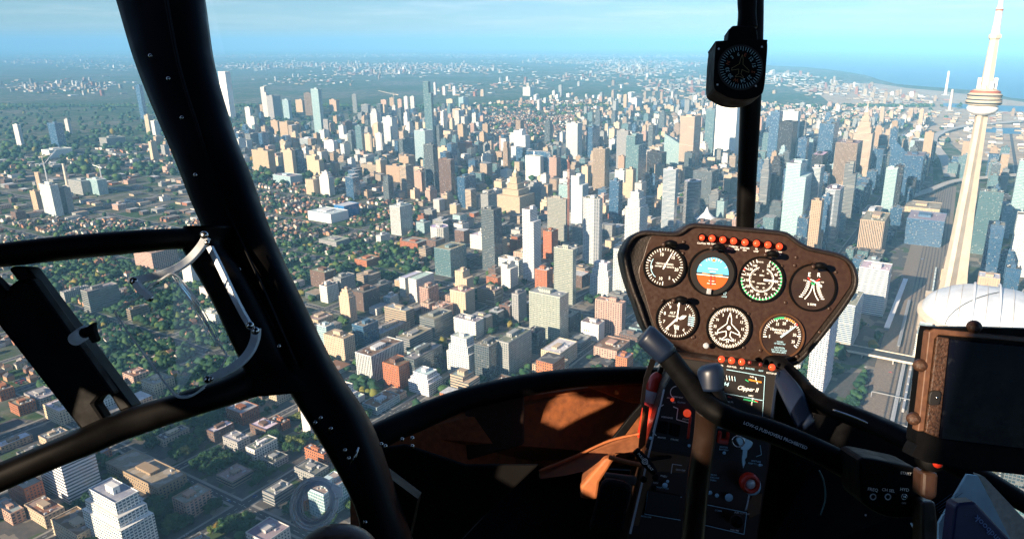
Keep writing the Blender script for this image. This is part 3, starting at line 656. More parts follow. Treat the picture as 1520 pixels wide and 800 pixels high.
# low down, through the bottom window
B(104, 749, 693, 38, 50, 'ws', 'white office with thick white floor bands, darker bands between', roof='grey')
B(43, 757, 727, 28, 28, 'br', 'old red brick block left of the white banded office', roof='gravel')
B(238, 744, 726, 78, 42, 'tn', 'huge flat brown roofed hall with tan walls', roof='tan', k=.75)
B(190, 838, 757, 58, 50, 'wb', 'modern white and blue apartment block with layered roof terraces', shape='step2', roof='grey', name='apartment_building')
B(346, 725, 716, 24, 31, 'ts', 'low building with a pale tan roof dotted with units', roof='tan', k=.7)
B(409, 752, 737, 18, 28, 'gs', 'blue grey shaded block beside the clear round vent', roof='grey')
B(482, 692, 676, 70, 10, 'br', 'long orange brick terrace with a row of windows', roof='gravel')
B(320, 660, 643, 12, 30, 'bd', 'brick shop with a bright pale blue roof', roof='white')
B(396, 651, 639, 24, 20, 'bd', 'corner shop with a white roof in the shade', roof='white')
B(361, 632, 615, 24, 26, 'br', 'brick block with a grey roof full of units', roof='grey', k=.7)
B(462, 648, 611, 12, 8, 'wn', 'slim white slab end beside the lower post', roof='white')
B(264, 628, 606, 14, 24, 'gl', 'pale blue block at the upper edge of the bottom window', roof='white')
B(318, 610, 592, 12, 30, 'gl', 'pale blue block near the frame with trees around it', roof='grey')
B(70, 785, 768, 30, 30, 'cr', 'low cream house row with rust coloured roof', roof='brown')
B(120, 818, 796, 40, 40, 'cr', 'terrace of rust roofed townhouses at the bottom edge', roof='brown')
B(20, 780, 764, 30, 20, 'pk', 'flat roofed tan shop at the bottom left corner', roof='grey')
B(420, 640, 630, 20, 12, 'br', 'small orange brick shop with grey lot behind', roof='dark')
B(468, 720, 706, 30, 22, 'gy', 'low grey shed with long roof next to the brick terrace', roof='gravel')
B(30, 618, 604, 14, 26, 'br', 'orange brick warehouse seen left of the diagonal rail', roof='tan')
B(92, 632, 612, 24, 26, 'cr', 'cream walled block just left of the diagonal rail', roof='white')
B(60, 606, 594, 22, 30, 'gy', 'grey flat roof with patchy repairs left of the diagonal rail', roof='grey')
B(2, 596, 582, 18, 22, 'br', 'brick house row with dark roof at the frame edge', roof='dark')

# unseen towers added outside the frame, up-sun, to shade the nearest streets
for i, (x_, y_, h_, s_) in enumerate([(-560, 395, 125, 38), (-640, 470, 140, 42), (-455, 335, 120, 40), (-745, 575, 135, 40), (-345, 290, 105, 36), (-250, 235, 115, 40)]):
    building(np.array([float(x_), float(y_)]), s_, s_ + 6, h_, ['gb', 'gy', 'wb', 'gt', 'tn', 'gd'][i], ['blue glass', 'grey', 'white balcony', 'teal glass', 'tan', 'charcoal'][i] + ' tower added outside the frame to shade the nearest streets', name='office_tower')
# city hall, curved wing
t0 = B; cb = ground(812, 268); ct = empty('office_tower', (cb[0], cb[1], 0), ROTZ); tag(ct, 'curved blue wing of the twin city hall', 'tower')
q = Acc(); out_, inn_ = [], []
for i in range(15):
    a_ = R(-55 + 110 * i / 14); out_.append((52 * math.cos(a_) - 20, 40 + 58 * math.sin(a_))); inn_.append((40 * math.cos(a_) - 20, 40 + 44 * math.sin(a_)))
q.prism(out_ + inn_[::-1], 0, 92); qo = q.build('wall', M_FAC, ct); setfac(qo, 'gb', 1.5)
q = Acc(); q.prism(out_ + inn_[::-1], 92.05, 93.2); qo = q.build('roof', M_ROOF, ct); qo['roof_col'] = list(ROOFC['grey'])
q = Acc(); q.lathe([(.1, 14), (12, 12.5), (20, 8), (22, 4), (18, 1), (17.5, 0)], 28, cx=4, cy=40); q.build('council_dome', M_WHITE, ct, smooth=True)
# spired tower in the centre
def stepped(cx, yb, tiers, st, label, spire, name='office_tower', k=1.0):
    p = ground(cx, yb); t = empty(name, (p[0], p[1], 0), ROTZ); tag(t, label, 'tower'); z = 0
    for i, (wd, z1) in enumerate(tiers):
        q = Acc(); q.box(-wd / 2, wd / 2, -wd / 2, wd / 2, z, z1); o = q.build('wall' if i < len(tiers) - 1 else 'crown', M_FAC, t); setfac(o, st, k); z = z1
    q = Acc(); q.lathe([(tiers[-1][0] * .42, z), (tiers[-1][0] * .3, z + spire * .25), (tiers[-1][0] * .16, z + spire * .4), (.5, z + spire)], 8); q.build('spire', M_PALE, t)
    e, n = EN(p); wd = tiers[0][0] / 2; occ(e - wd, e + wd, n - wd, n + wd, True); BUILT.append((p, label, z, tiers[0][0], t))
stepped(766, 312, [(74, 46), (52, 62), (34, 76), (22, 92), (13, 104)], 'cr', 'old stone tower with stepped shoulders and a tall spire', 22, k=.78)
stepped(1275, 262, [(60, 150), (46, 170), (36, 188), (24, 205), (15, 218)], 'ts', 'cream stepped skyscraper crown with a thin spire behind the brown tower', 34, 'skyscraper', 1.2)

# ------------------------------------------------------------------ concrete observation tower
tp = ground(1408, 450); T = empty('observation_tower', (tp[0], tp[1], 0), ROTZ + .2)
tag(T, 'tall tapering concrete mast tower with a ringed pod and white antenna', 'tower'); BUILT.append((tp, 'x', 340, 40, T))
M_MAST = plain('mast_concrete', (.50, .43, .34), .85, nz=.16, scale=.05)
q = Acc(); zs = [0, 25, 60, 110, 170, 230, 290, 338]; arm = [27, 24, 20.5, 17.5, 14.5, 12, 10, 8.8]; core = [10, 9.4, 9, 8.4, 7.8, 7.2, 6.6, 6.2]
def ysec(a_, c_):
    o_ = []
    for i in range(3):
        th = 2 * math.pi * i / 3 + .55; d = (math.cos(th), math.sin(th)); s_ = (-d[1], d[0]); hw = 3.0 + a_ * .04
        o_ += [(d[0] * a_ - s_[0] * hw, d[1] * a_ - s_[1] * hw), (d[0] * a_ + s_[0] * hw, d[1] * a_ + s_[1] * hw)]
        t2 = th + math.pi / 3; o_.append((math.cos(t2) * c_, math.sin(t2) * c_))
    return o_
V = []; F = []
for z, a_, c_ in zip(zs, arm, core): V += [(x, y, z) for x, y in ysec(a_, c_)]
for i in range(len(zs) - 1):
    for j in range(9): F.append((i * 9 + j, i * 9 + (j + 1) % 9, (i + 1) * 9 + (j + 1) % 9, (i + 1) * 9 + j))
q.add(V, F); q.build('shaft', M_MAST, T)
q = Acc(); q.lathe([(10, 326), (17, 329), (22, 333), (23, 338), (21, 341), (18, 342)], 36); q.build('radome', M_WHITE, T, True)
pod = Acc(); pod.lathe([(18, 342.1), (24.5, 343), (26, 346), (26, 350), (24, 354), (25, 356), (25, 359), (21, 362), (18, 366), (11, 369), (8, 372)], 40); po = pod.build('pod', M_MAST, T)
for z, r_ in ((345.2, 26.4), (350.6, 25.7), (357, 25.4)):
    q = Acc(); q.lathe([(r_ - 1, z), (r_, z), (r_, z + 2.0), (r_ - 1, z + 2.0)], 40); q.build('deck_glazing', M_DARKG, po)
q = Acc(); q.lathe([(21.5, 362.2), (22, 362.4), (22, 364), (18.5, 365.4)], 40); q.build('red_ring', M_REDP, po)
for i in range(7):
    a_ = i * .9; q = Acc(); r_ = 12; z = 370 + (i % 3) * 5
    q.box(r_ * math.cos(a_) - 2.4, r_ * math.cos(a_) + 2.4, r_ * math.sin(a_) - 2.4, r_ * math.sin(a_) + 2.4, 368, z + 5); q.build('equipment_housing', M_WHITE, po)
q = Acc(); q.lathe([(9.0, 371), (8.6, 388), (7.6, 420), (6.8, 443), (9.5, 446), (9.6, 450), (7, 452)], 6); q.build('upper_shaft', M_PALE, T)
an = Acc(); an.lathe([(6.4, 452), (5.2, 470), (5.0, 490), (3.6, 492), (3.0, 515), (1.6, 518), (1.2, 553)], 10); ao = an.build('antenna', M_WHITE, T)
q = Acc(); q.lathe([(5.3, 486), (5.35, 486.1), (5.35, 488.6), (5.2, 488.7)], 12); q.build('red_band', M_REDP, ao)
q = Acc(); q.box(-70, 8, -40, -12, 0, 13); q.box(-40, 30, 14, 34, 0, 10); q.build('base_hall', M_PALE, T)
# stadium
sp = ground(1472, 503); S = empty('domed_stadium', (sp[0], sp[1], 0), ROTZ); tag(S, 'huge stadium with a white ribbed dome roof below the concrete mast', 'stadium'); BUILT.append((sp, 'x', 80, 200, S))
e_, n_ = EN(sp); occ(e_ - 108, e_ + 108, n_ - 108, n_ + 108, True)
q = Acc(); q.lathe([(106, 0), (106, 26), (109, 30), (109, 36), (103, 38)], 56); q.build('stand_wall', M_PALE, S)
M_DOME = plain('dome_membrane', (.62, .66, .70), .5, nz=.14, scale=.05)
def dome(r0, zs_, a0, a1, nm):
    q = Acc(); V = []; F = []; na, nr = 26, 12
    for i in range(na + 1):
        a_ = a0 + (a1 - a0) * i / na
        for j in range(nr + 1):
            ph = j / nr * math.pi / 2; V.append((r0 * math.cos(ph) * math.cos(a_), r0 * math.cos(ph) * math.sin(a_), zs_ + 40 * r0 / 103 * math.sin(ph)))
    for i in range(na):
        for j in range(nr): F.append((i * (nr + 1) + j, (i + 1) * (nr + 1) + j, (i + 1) * (nr + 1) + j + 1, i * (nr + 1) + j + 1))
    q.add(V, F); return q.build(nm, M_DOME, S, True)
dome(103, 38, R(40), R(140), 'roof_panel'); dome(100, 36.5, R(-140), R(40), 'roof_panel'); dome(101.5, 37.2, R(140), R(222), 'roof_panel')
for y in (-34, 0, 34):
    q = Acc(); pts = [(x, y, 38 + 40 * math.sqrt(max(0, 1 - (x * x + y * y) / 103 ** 2)) + 1.5) for x in np.linspace(-96, 96, 22)]; q.tube([(float(a_), b_, c_) for a_, b_, c_ in pts], 1.6, 6); q.build('roof_rib', M_WHITE, S, True)
for a_ in (2.5, 3.4, 4.2):
    q = Acc(); q.box(-12, 12, -7, 7, 0, 34); o = q.build('stair_tower', M_PALE, S); o.location = (112 * math.cos(a_), 112 * math.sin(a_), 0); o.rotation_euler = (0, 0, a_ + R(90))
for i in range(-5, 6):
    if i in (-2, 0, 2): continue
    y = i * 17.0; xm = math.sqrt(103 ** 2 - y * y) * .97
    q = Acc(); pts = [(float(x), y, 38.4 + 40 * math.sqrt(max(0, 1 - (x * x + y * y) / 103 ** 2)) + .5) for x in np.linspace(-xm, xm, 22)]; q.tube(pts, .3, 5); q.build('panel_seam', M_PALE, S, True)
# trains on the tracks
def train(e0, off, ncar, label, mat, z=.75):
    c0 = XY(e0, RAILN(e0) + off); ang = ROTZ + math.atan(RS); t = empty('passenger_train', (c0[0], c0[1], z), ang); tag(t, label, 'train')
    for i in range(ncar):
        q = Acc(); q.box(i * 26, i * 26 + 25, -1.5, 1.5, .5, 4.2); q.box(i * 26 + 2, i * 26 + 23, -1.1, 1.1, 4.21, 4.7); q.box(i * 26 + 2, i * 26 + 6, -1.2, 1.2, 0, .49); q.box(i * 26 + 19, i * 26 + 23, -1.2, 1.2, 0, .49); c_ = q.build('coach', mat, t)
        q = Acc(); q.box(i * 26 + 1.5, i * 26 + 23.5, -1.54, 1.54, 2.2, 3.3); q.build('window_band', M_DARKG, c_)
M_TRN = plain('train_green_white', (.55, .62, .60), .4); M_TRN2 = plain('train_silver', (.5, .5, .5), .35, metal=.5)
train(560, 12.2, 7, 'long pale train on the outer track below the road bridge', M_TRN); train(900, 30.8, 8, 'silver train standing in the shaded tracks beside the white walkway', M_TRN2); train(640, 43.2, 5, 'short pale train in the middle of the tracks', M_TRN); train(1350, 18.4, 9, 'long train passing the low blue block near the mast', M_TRN)
# platform roofs and line gantries over the tracks
for i_, (e0_, off_, ln_) in enumerate([(820, 21.6, 190), (840, 40.0, 210), (1110, 52.4, 230), (1120, 9.2, 200)]):
    c0 = XY(e0_, RAILN(e0_) + off_); t = empty('platform_canopy', (c0[0], c0[1], 0), ROTZ + math.atan(RS)); tag(t, ['grey platform roof nearest the white walkway', 'second grey platform roof behind the white walkway', 'long grey platform roof beside the low blue block', 'pale platform roof close to the mast foot'][i_], 'canopy')
    q = Acc(); q.box(0, ln_, -2.2, 2.2, 5.0, 5.4); q.box(0, ln_, -.5, .5, 5.41, 5.9); q.build('roof', [M_STEEL, M_UNIT, M_STEEL, M_PALE][i_], t)
    for k_ in range(0, ln_, 30): q = Acc(); q.box(k_ + 2, k_ + 2.5, -.25, .25, 0, 4.99); q.build('post', M_STEEL, t)
for i_ in range(9):
    e0_ = 470 + i_ * 34 if i_ < 5 else 700 + (i_ - 5) * 75; c0 = XY(e0_, RAILN(e0_)); t = empty('signal_gantry', (c0[0], c0[1], 0), ROTZ); tag(t, ''+['first', 'second', 'third', 'fourth', 'fifth', 'sixth', 'seventh', 'eighth', 'farthest'][i_] + ' thin grey gantry over the railway tracks, counting from the dash rim', 'gantry', 'gantries spanning the railway tracks')
    q = Acc(); q.box(-.3, .3, 2, 70, 8.2, 9.0); q.build('beam', M_STEEL, t)
    for y_ in (2, 36, 70): q = Acc(); q.box(-.3, .3, y_ - .3, y_ + .3, 0, 8.19); q.build('mast', M_STEEL, t)
# road bridge over the tracks
g0, g1 = EN(ground(1270, 521)), EN(ground(1352, 548)); be = (g0[0] + g1[0]) / 2
bt = empty('road_bridge', tuple(XY(be, 0)) + (0,), ROTZ); tag(bt, 'road bridge with pale railings crossing the railway tracks', 'bridge')
n0_, n1_ = RAILN(be) - 60, RAILN(be) + 165
q = Acc(); q.box(-12, 12, n0_, n1_, 7.2, 8.6); q.build('deck', M_ASPH, bt)
for s in (-1, 1):
    q = Acc(); q.box(s * 12.4 - .35, s * 12.4 + .35, n0_, n1_, 7.0, 10.0); q.build('railing', M_PALE, bt)
for k_ in range(5):
    q = Acc(); nn = n0_ + 30 + k_ * 42; q.box(-10, 10, nn - .8, nn + .8, 0, 7.19); q.build('pier', M_CONC, bt)
# elevated highway curve
def ribbon_px(pts, wd, z, name, mat, label, cat, par=True):
    P = [ground(*p, z) for p in pts]; out = []
    for i in range(len(P) - 1):
        p0, p1, p2, p3 = P[max(i - 1, 0)], P[i], P[i + 1], P[min(i + 2, len(P) - 1)]
        for k_ in range(6):
            t_ = k_ / 6; out.append(.5 * ((2 * p1) + (-p0 + p2) * t_ + (2 * p0 - 5 * p1 + 4 * p2 - p3) * t_ ** 2 + (-p0 + 3 * p1 - 3 * p2 + p3) * t_ ** 3))
    out.append(P[-1]); v = []; f = []
    for i, p in enumerate(out):
        d = out[min(i + 1, len(out) - 1)] - out[max(i - 1, 0)]; d = d / np.linalg.norm(d); s_ = np.array([-d[1], d[0]]) * wd / 2
        v += [(*(p - s_), z - 1.5), (*(p + s_), z - 1.5), (*(p + s_), z), (*(p - s_), z)]
    for i in range(len(out) - 1):
        for j in range(4): f.append((i * 4 + j, i * 4 + (j + 1) % 4, (i + 1) * 4 + (j + 1) % 4, (i + 1) * 4 + j))
    t_ = empty(name, (0, 0, 0)); tag(t_, label, cat); q = Acc(); q.add(v, f); q.build('deck', mat, t_)
    for s in (-1, 1):
        q = Acc(); v2 = []
        for i, p in enumerate(out):
            d = out[min(i + 1, len(out) - 1)] - out[max(i - 1, 0)]; d = d / np.linalg.norm(d); c_ = p + np.array([-d[1], d[0]]) * wd / 2 * s * 1.02; s_ = np.array([-d[1], d[0]]) * .4
            v2 += [(*(c_ - s_), z - 1.6), (*(c_ + s_), z - 1.6), (*(c_ + s_), z + 1.4), (*(c_ - s_), z + 1.4)]
        q.add(v2, f); q.build('parapet', M_CONC, t_)
    for i in range(3, len(out) - 1, 3):
        q = Acc(); q.box(out[i][0] - 1.2, out[i][0] + 1.2, out[i][1] - 1.2, out[i][1] + 1.2, 0, z - 1.51); q.build('pier', M_CONC, t_)
ribbon_px([(1560, 176), (1500, 181), (1440, 186), (1404, 194), (1386, 205), (1390, 219), (1402, 236), (1410, 262)], 34, 12, 'elevated_highway', M_CONC, 'curving elevated highway sweeping behind the concrete mast', 'highway')
ribbon_px([(1560, 255), (1480, 262), (1420, 268), (1380, 282), (1330, 300)], 22, 12, 'elevated_highway', M_CONC, 'straight elevated ramp passing under the curved one near the mast', 'highway')
# the white canopy over the tracks
a0, a1 = EN(ground(1315, 494)), EN(ground(1328, 427)); q = Acc(); q.box(a0[0], a1[0] + 40, a0[1] - 4, a0[1] + 4, 8, 9.2)
ct = empty('footbridge', (0, 0, 0), ROTZ); tag(ct, 'long white covered walkway running along the shaded tracks', 'walkway'); q.build('canopy', M_WHITE, ct)
for k_ in range(6):
    q = Acc(); x_ = a0[0] + 10 + (a1[0] + 20 - a0[0]) * k_ / 5; q.box(x_ - .4, x_ + .4, a0[1] - 3, a0[1] + 3, 0, 7.99); q.build('post', M_STEEL, ct)
# cranes, stacks, white tented hall
def crane(px, yb, h, jib, ang, label, mat, luff=0.15, mw=2.2):
    p = ground(px, yb); t = empty('tower_crane', (p[0], p[1], 0), ang); tag(t, label, 'crane')
    q = Acc()
    for sx in (-1, 1):
        for sy in (-1, 1): q.beam((sx * mw / 2, sy * mw / 2, 0), (sx * mw / 2, sy * mw / 2, h), .5)
    for i in range(int(h / 6)):
        z = i * 6
        for sx in (-1, 1): q.beam((sx * mw / 2, -mw / 2, z), (sx * mw / 2, mw / 2, z + 6), .35); q.beam((-mw / 2, sx * mw / 2, z), (mw / 2, sx * mw / 2, z + 6), .35)
    q.build('mast', mat, t)
    q = Acc(); q.beam((0, 0, h), (jib, 0, h + jib * luff), 1.6); q.build('jib', mat, t)
    q = Acc(); q.beam((0, 0, h), (-jib * .3, 0, h), 1.8); q.box(-jib * .3, -jib * .2, -1.5, 1.5, h - 3, h); q.build('counter_jib', mat, t)
    q = Acc(); q.box(-1.6, 1.6, 1.2, 3.4, h - 3, h); q.build('cab', M_WHITE, t)
    q = Acc(); q.beam((0, 0, h), (0, 0, h + 9), .8); q.beam((0, 0, h + 9), (jib * .7, 0, h + jib * .7 * luff), .3); q.beam((0, 0, h + 9), (-jib * .28, 0, h), .3); q.build('tie', mat, t)
crane(843.5, 366, 196, 20, 1.2, 'red and white crane mast rising beside the grey green tower', plain('crane_red', (.40, .17, .11), .6), .1, 3.0)
crane(72, 276, 70, 46, 1.1, 'white luffing crane behind the white triple tower', M_WHITE, .9)
crane(153, 276, 60, 40, 2.6, 'white tower crane right of the tall stack on the left plain', M_WHITE, .1)
crane(67, 256, 55, 34, .2, 'pale crane behind the peach shaft tower', M_PALE, .3)
crane(586, 168, 120, 150, 2.5, 'pale long armed crane on the forest edge above the peach towers', M_PALE, .12, 3)
def stack(px, yb, yt, r, label, mat):
    p = ground(px, yb); t_ = (PCY - yt) / FPX; dz = p[1] * (t_ * CP - SP) / (CP + t_ * SP); h = dz + CAMZ
    t = empty('chimney_stack', (p[0], p[1], 0)); tag(t, label, 'chimney'); q = Acc(); q.lathe([(r * 1.35, 0), (r, h * .97), (r * 1.08, h * .975), (r * 1.08, h), (r * .7, h)], 16); q.build('flue', mat, t, False)
    q = Acc(); q.box(-r * 3, r * 3, -r * 2, r * 2, 0, 9); q.build('boiler_house', M_CONC, t)
stack(101, 279, 243, 3.6, 'tall pale round chimney stack beside the white triple tower', M_PALE)
stack(1403, 142, 106, 9, 'tall thin white power station stack on the lake shore', M_WHITE)
stack(1409, 165, 133, 7, 'short pale stack on the port land in front of the tall one', M_PALE)
p = ground(1048, 334); t = empty('tented_hall', (p[0], p[1], 0)); tag(t, 'small hall with a white pointed tent roof above the instrument panel', 'hall')
q = Acc(); q.lathe([(26, 0), (26, 16), (28, 17)], 14); q.build('wall', M_PALE, t)
q = Acc(); q.lathe([(29, 16.5), (18, 22), (7, 32), (1, 46)], 14); q.build('tent_roof', M_WHITE, t)
# sign on the white box building
p0, _a1, _b1, _h1 = solve(888, 508, 483, 26, 9)
for bb in BUILT:
    if bb[1].startswith('white box building'):
        q = Acc(); q.box(-.45, -.2, _a1 * .12, _a1 * .88, _h1 * .25, _h1 * .85); so_ = q.build('sign_board', M_WHITE, bb[4])
        q = Acc(); cyy, czz = _a1 * .32, _h1 * .55
        q.tube([(-.5, cyy + 3.4 * math.cos(x), czz + 3.0 * math.sin(x)) for x in np.linspace(0, 6.28, 20)], .5, 6)
        for s_ in range(3): q.box(-.6, -.46, _a1 * .5 + s_ * 3.6, _a1 * .5 + 2.4 + s_ * 3.6, czz - 1.6, czz + 1.8)
        q.build('emblem', plain('faded_sign_paint', (.5, .32, .12), .7), so_)
# ------------------------------------------------------------------ filler city: lots of the street grid that no landmark fills
def zone(px, py):
    """(share of lots built, median height, spread, storeys style pool, share of trees)"""
    if py < 118:
        return ('far', .10)
    if px > 1130:
        if py < 150: return ('sheds', .35) if px > 1230 else ('low', .45)
        if px > 1385: return ('sheds', .4) if py < 250 else ('core', .5)
        if py < 185: return ('low', .6)
        if py < 235: return ('mid', .7)
        if py < 480: return ('core', .78)
        return ('green', .1)
    if px > 345:
        if py < 150: return ('far', .08)
        if py < 172: return ('forest', .06) if px < 640 else (('low', .12) if px < 900 else ('mid', .28))
        if py < 205: return ('hollow', .25) if px < 560 else (('dense', .8) if px < 720 else (('houses', .5) if px < 860 else ('dense', .5)))
        if py < 262: return ('dense', .62) if not (px < 400 and py > 250) else ('houses', .5)
        if py < 300: return ('houses', .4) if px < 520 else ('dense', .6)
        if py < 420: return ('houses', .5) if px < 625 else ('midrise', .8)
        return ('midrise', .8) if px > 470 else ('lowrise', .7)
    if py < 150: return ('far', .3)
    if py < 182: return ('mixed', .30)
    if py < 215: return ('mixed', .4)
    if py < 262: return ('green', .3) if px < 210 else ('mixed', .35)
    if py < 330: return ('lowrise', .6)
    if py < 600: return ('houses', .55)
    return ('lowrise', .72)
POOL = {'dense': ['tn', 'cr', 'wp', 'wb', 'gy', 'ts', 'gb', 'pk', 'gd', 'gt', 'tf', 'wp', 'cr'], 'mid': ['tn', 'wp', 'gy', 'gb', 'ts', 'cr'], 'core': ['gb', 'gt', 'gd', 'gs', 'gb', 'bk', 'gl', 'tn', 'gb', 'gt'],
        'midrise': ['tn', 'cr', 'wp', 'br', 'bd', 'gs', 'gy', 'pk', 'ts', 'gd', 'gl'], 'lowrise': ['br', 'tn', 'cr', 'gy', 'bd', 'wp', 'pk'], 'low': ['tn', 'wp', 'cr', 'pk', 'gy'],
        'mixed': ['tn', 'cr', 'wp', 'gy', 'pk'], 'hollow': ['gb', 'gd', 'tn', 'gs'], 'far': ['wp', 'cr', 'tn', 'wn', 'gy'], 'sheds': ['wn', 'cr', 'tn', 'gy'], 'green': ['wp', 'gy'], 'forest': ['cr'], 'houses': ['br', 'tn', 'wp', 'bd', 'cr']}
HT = {'dense': (28, .6), 'mid': (22, .6), 'core': (66, .45), 'midrise': (20, .5), 'lowrise': (9, .35), 'low': (11, .6), 'mixed': (16, .6), 'hollow': (20, .5), 'far': (22, .6), 'sheds': (9, .3), 'green': (9, .3), 'forest': (9, .3), 'houses': (11, .4)}
random.seed(21)
cand = []; houses = []; treespots = []; cells = set()
fits = lambda e0, e1, n0, n1: not occ(e0, e1, n0, n1)
e = 60.0
while e < 5600:
    n = -2500.0
    while n < 3300:
        x, y = XY(e, n)
        if y > 300:
            px, py, zc = project(x, y, 0)
            if -60 < px < 1580 and 100 < py < 850:
                z, dn = zone(px, py)
                if z in ('houses',) or (z in ('mixed', 'green', 'low') and random.random() < .5):
                    if random.random() < (.85 if z == 'houses' else .4):
                        for dx, dy in ((0, 0), (15, 0), (0, 15), (15, 15)):
                            if random.random() < .75 and fits(e + dx, e + dx + 9, n + dy, n + dy + 9):
                                houses.append((e + dx + random.uniform(0, 3), n + dy + random.uniform(0, 3), zc)); 
                    if z == 'houses' and random.random() > .06: n += 34; continue
                if random.random() < dn:
                    hm, sg = HT[z]; h = hm * math.exp(random.gauss(0, sg)); h = max(6, min(h, 150 if z == 'core' else 105)); h = min(h, 20) if 1250 < px < 1400 and py > 345 else h
                    a, b = (random.uniform(18, 32), random.uniform(18, 36)) if h > 30 else (random.uniform(14, 32), random.uniform(16, 36))
                    if z == 'sheds': a, b = random.uniform(25, 34), random.uniform(30, 40)
                    if fits(e, e + b, n, n + a): occ(e - 1, e + b + 1, n - 1, n + a + 1, True); cand.append((e, n, a, b, h, z, px, py, zc))
        n += 29
    e += 33
COLW = {'wb': 'white', 'wp': 'off-white', 'wf': 'white', 'ws': 'white', 'tn': 'tan', 'tf': 'tan ribbed', 'ts': 'tan striped', 'cr': 'cream', 'br': 'orange brick', 'bd': 'dark brick', 'pk': 'pinkish', 'gt': 'teal glass', 'gb': 'blue glass', 'gl': 'pale glass', 'bk': 'black', 'gy': 'grey', 'gs': 'grey ribbon-windowed', 'st': 'white striped', 'gd': 'charcoal', 'wn': 'blank white', 'bs': 'brown'}
LM = [(ground(*p), t_) for p, t_ in [((643, 222), 'dark teal skyscraper'), ((633, 243), 'mint glass block'), ((479, 206), 'tall midtown glass tower'), ((584, 216), 'big white balcony slab'), ((671, 291), 'brown ribbed tower'), ((802, 270), 'twin city hall'), ((857, 237), 'white ribbed tower'),
  ((897, 284), 'tan ribbed tower'), ((946, 283), 'teal tower with white strip'), ((1089, 234), 'bright white skyscraper'), ((735, 404), 'dark wavy glass tower'), ((793, 418), 'speckled white condominium'), ((840, 364), 'red crane mast'), ((886, 393), 'octagonal white tower'), ((999, 347), 'zigzag balcony tower'),
  ((1170, 257), 'tallest black tower'), ((1264, 292), 'stepped crown with spire'), ((1306, 382), 'tan ribbed hotel'), ((1339, 288), 'sail shaped glass tower'), ((1408, 450), 'concrete mast tower'), ((1404, 200), 'curving highway'), ((596, 350), 'finned white tower in the trees'), ((512, 323), 'bright blue box'), ((603, 441), 'twin white slabs'),
  ((521, 479), 'cream art deco tower'), ((554, 568), 'slit windowed white building'), ((594, 579), 'red brick block'), ((697, 562), 'big stepped white block'), ((831, 510), 'broad cream framed glass block'), ((922, 499), 'pink striped block'), ((670, 412), 'teal office cube'), ((766, 312), 'old spired stone tower'),
  ((136, 466), 'white ended slab block'), ((229, 403), 'orange peach slab'), ((84, 322), 'white triple tower'), ((88, 219), 'blue sided tower'), ((215, 178), 'pale tower by the window post'), ((104, 749), 'white banded office'), ((238, 744), 'huge brown roofed hall'), ((482, 692), 'long brick terrace'), ((361, 632), 'grey roofed brick block'),
  ((476, 267), 'cream hospital slabs'), ((343, 177), 'lone blank white slab'), ((1221, 352), 'white gridded block'), ((1187, 354), 'mint gabled tower'), ((190, 838), 'terraced white and blue block'), ((408, 178), 'grey forest edge tower'), ((320, 660), 'shop with pale blue roof'), ((396, 651), 'white roofed corner shop'), ((462, 648), 'slim white slab end'), ((346, 725), 'pale tan dotted roof'), ((43, 757), 'old red brick block'), ((232, 590), 'cream two storey row'), ((588, 598), 'brick park pavilion'), ((196, 477), 'small brown low block'), ((92, 632), 'cream walled block by the rail'), ((30, 618), 'orange brick warehouse'), ((409, 752), 'blue grey shaded block'), ((513, 536), 'cream corniced apartment house'), ((545, 398), 'orange house block'), ((484, 429), 'dark brick gridded block'), ((318, 448), 'lower white block'), ((62, 283), 'peach shaft tower')]]
used = set(b_[1] for b_ in BUILT)
def relation(c):
    px, py, zc = project(c[0], c[1], 0); best = sorted(LM, key=lambda l: (project(l[0][0], l[0][1], 0)[0] - px) ** 2 + 4 * (project(l[0][0], l[0][1], 0)[1] - py) ** 2)[:3]
    out = []
    for l in best:
        qx, qy, _ = project(l[0][0], l[0][1], 0); dx, dy = px - qx, py - qy
        r = ('beyond' if dy < 0 else 'in front of') if abs(dy) * 2 > abs(dx) else ('right of' if dx > 0 else 'left of')
        d = math.hypot(dx, dy); r = ('just ' if d < 22 else ('' if d < 60 else 'well ')) + r
        out.append((r, l[1]))
    return out
def autolabel(c, col, kind, roof, sz):
    rel = relation(c)
    forms = [f'{col} {kind} with a {roof} roof {rel[0][0]} the {rel[0][1]}', f'{sz} {col} {kind}, {roof} roof, {rel[0][0]} the {rel[0][1]}', f'{sz} {col} {kind} with {roof} roof {rel[1][0]} the {rel[1][1]}',
             f'{sz} {col} {kind} between the {rel[0][1]} and the {rel[1][1]}', f'{col} {kind} between the {rel[0][1]} and the {rel[2][1]}', f'{sz} {col} {kind}, {roof} roof, {rel[2][0]} the {rel[2][1]}', f'{roof} roofed {sz} {col} {kind} {rel[0][0]} the {rel[0][1]}']
    for f in forms:
        if f not in used and len(f.split()) <= 16: used.add(f); return f
    return None
nb = len(BUILT)
occ_hide = lambda c: (c[7] > 560 and 700 < c[6] < 1380)
cand.sort(key=lambda c: -(c[4] + 12) * (c[3] + 10) / c[8] ** 2)
things_left = 300 - nb
mass = []
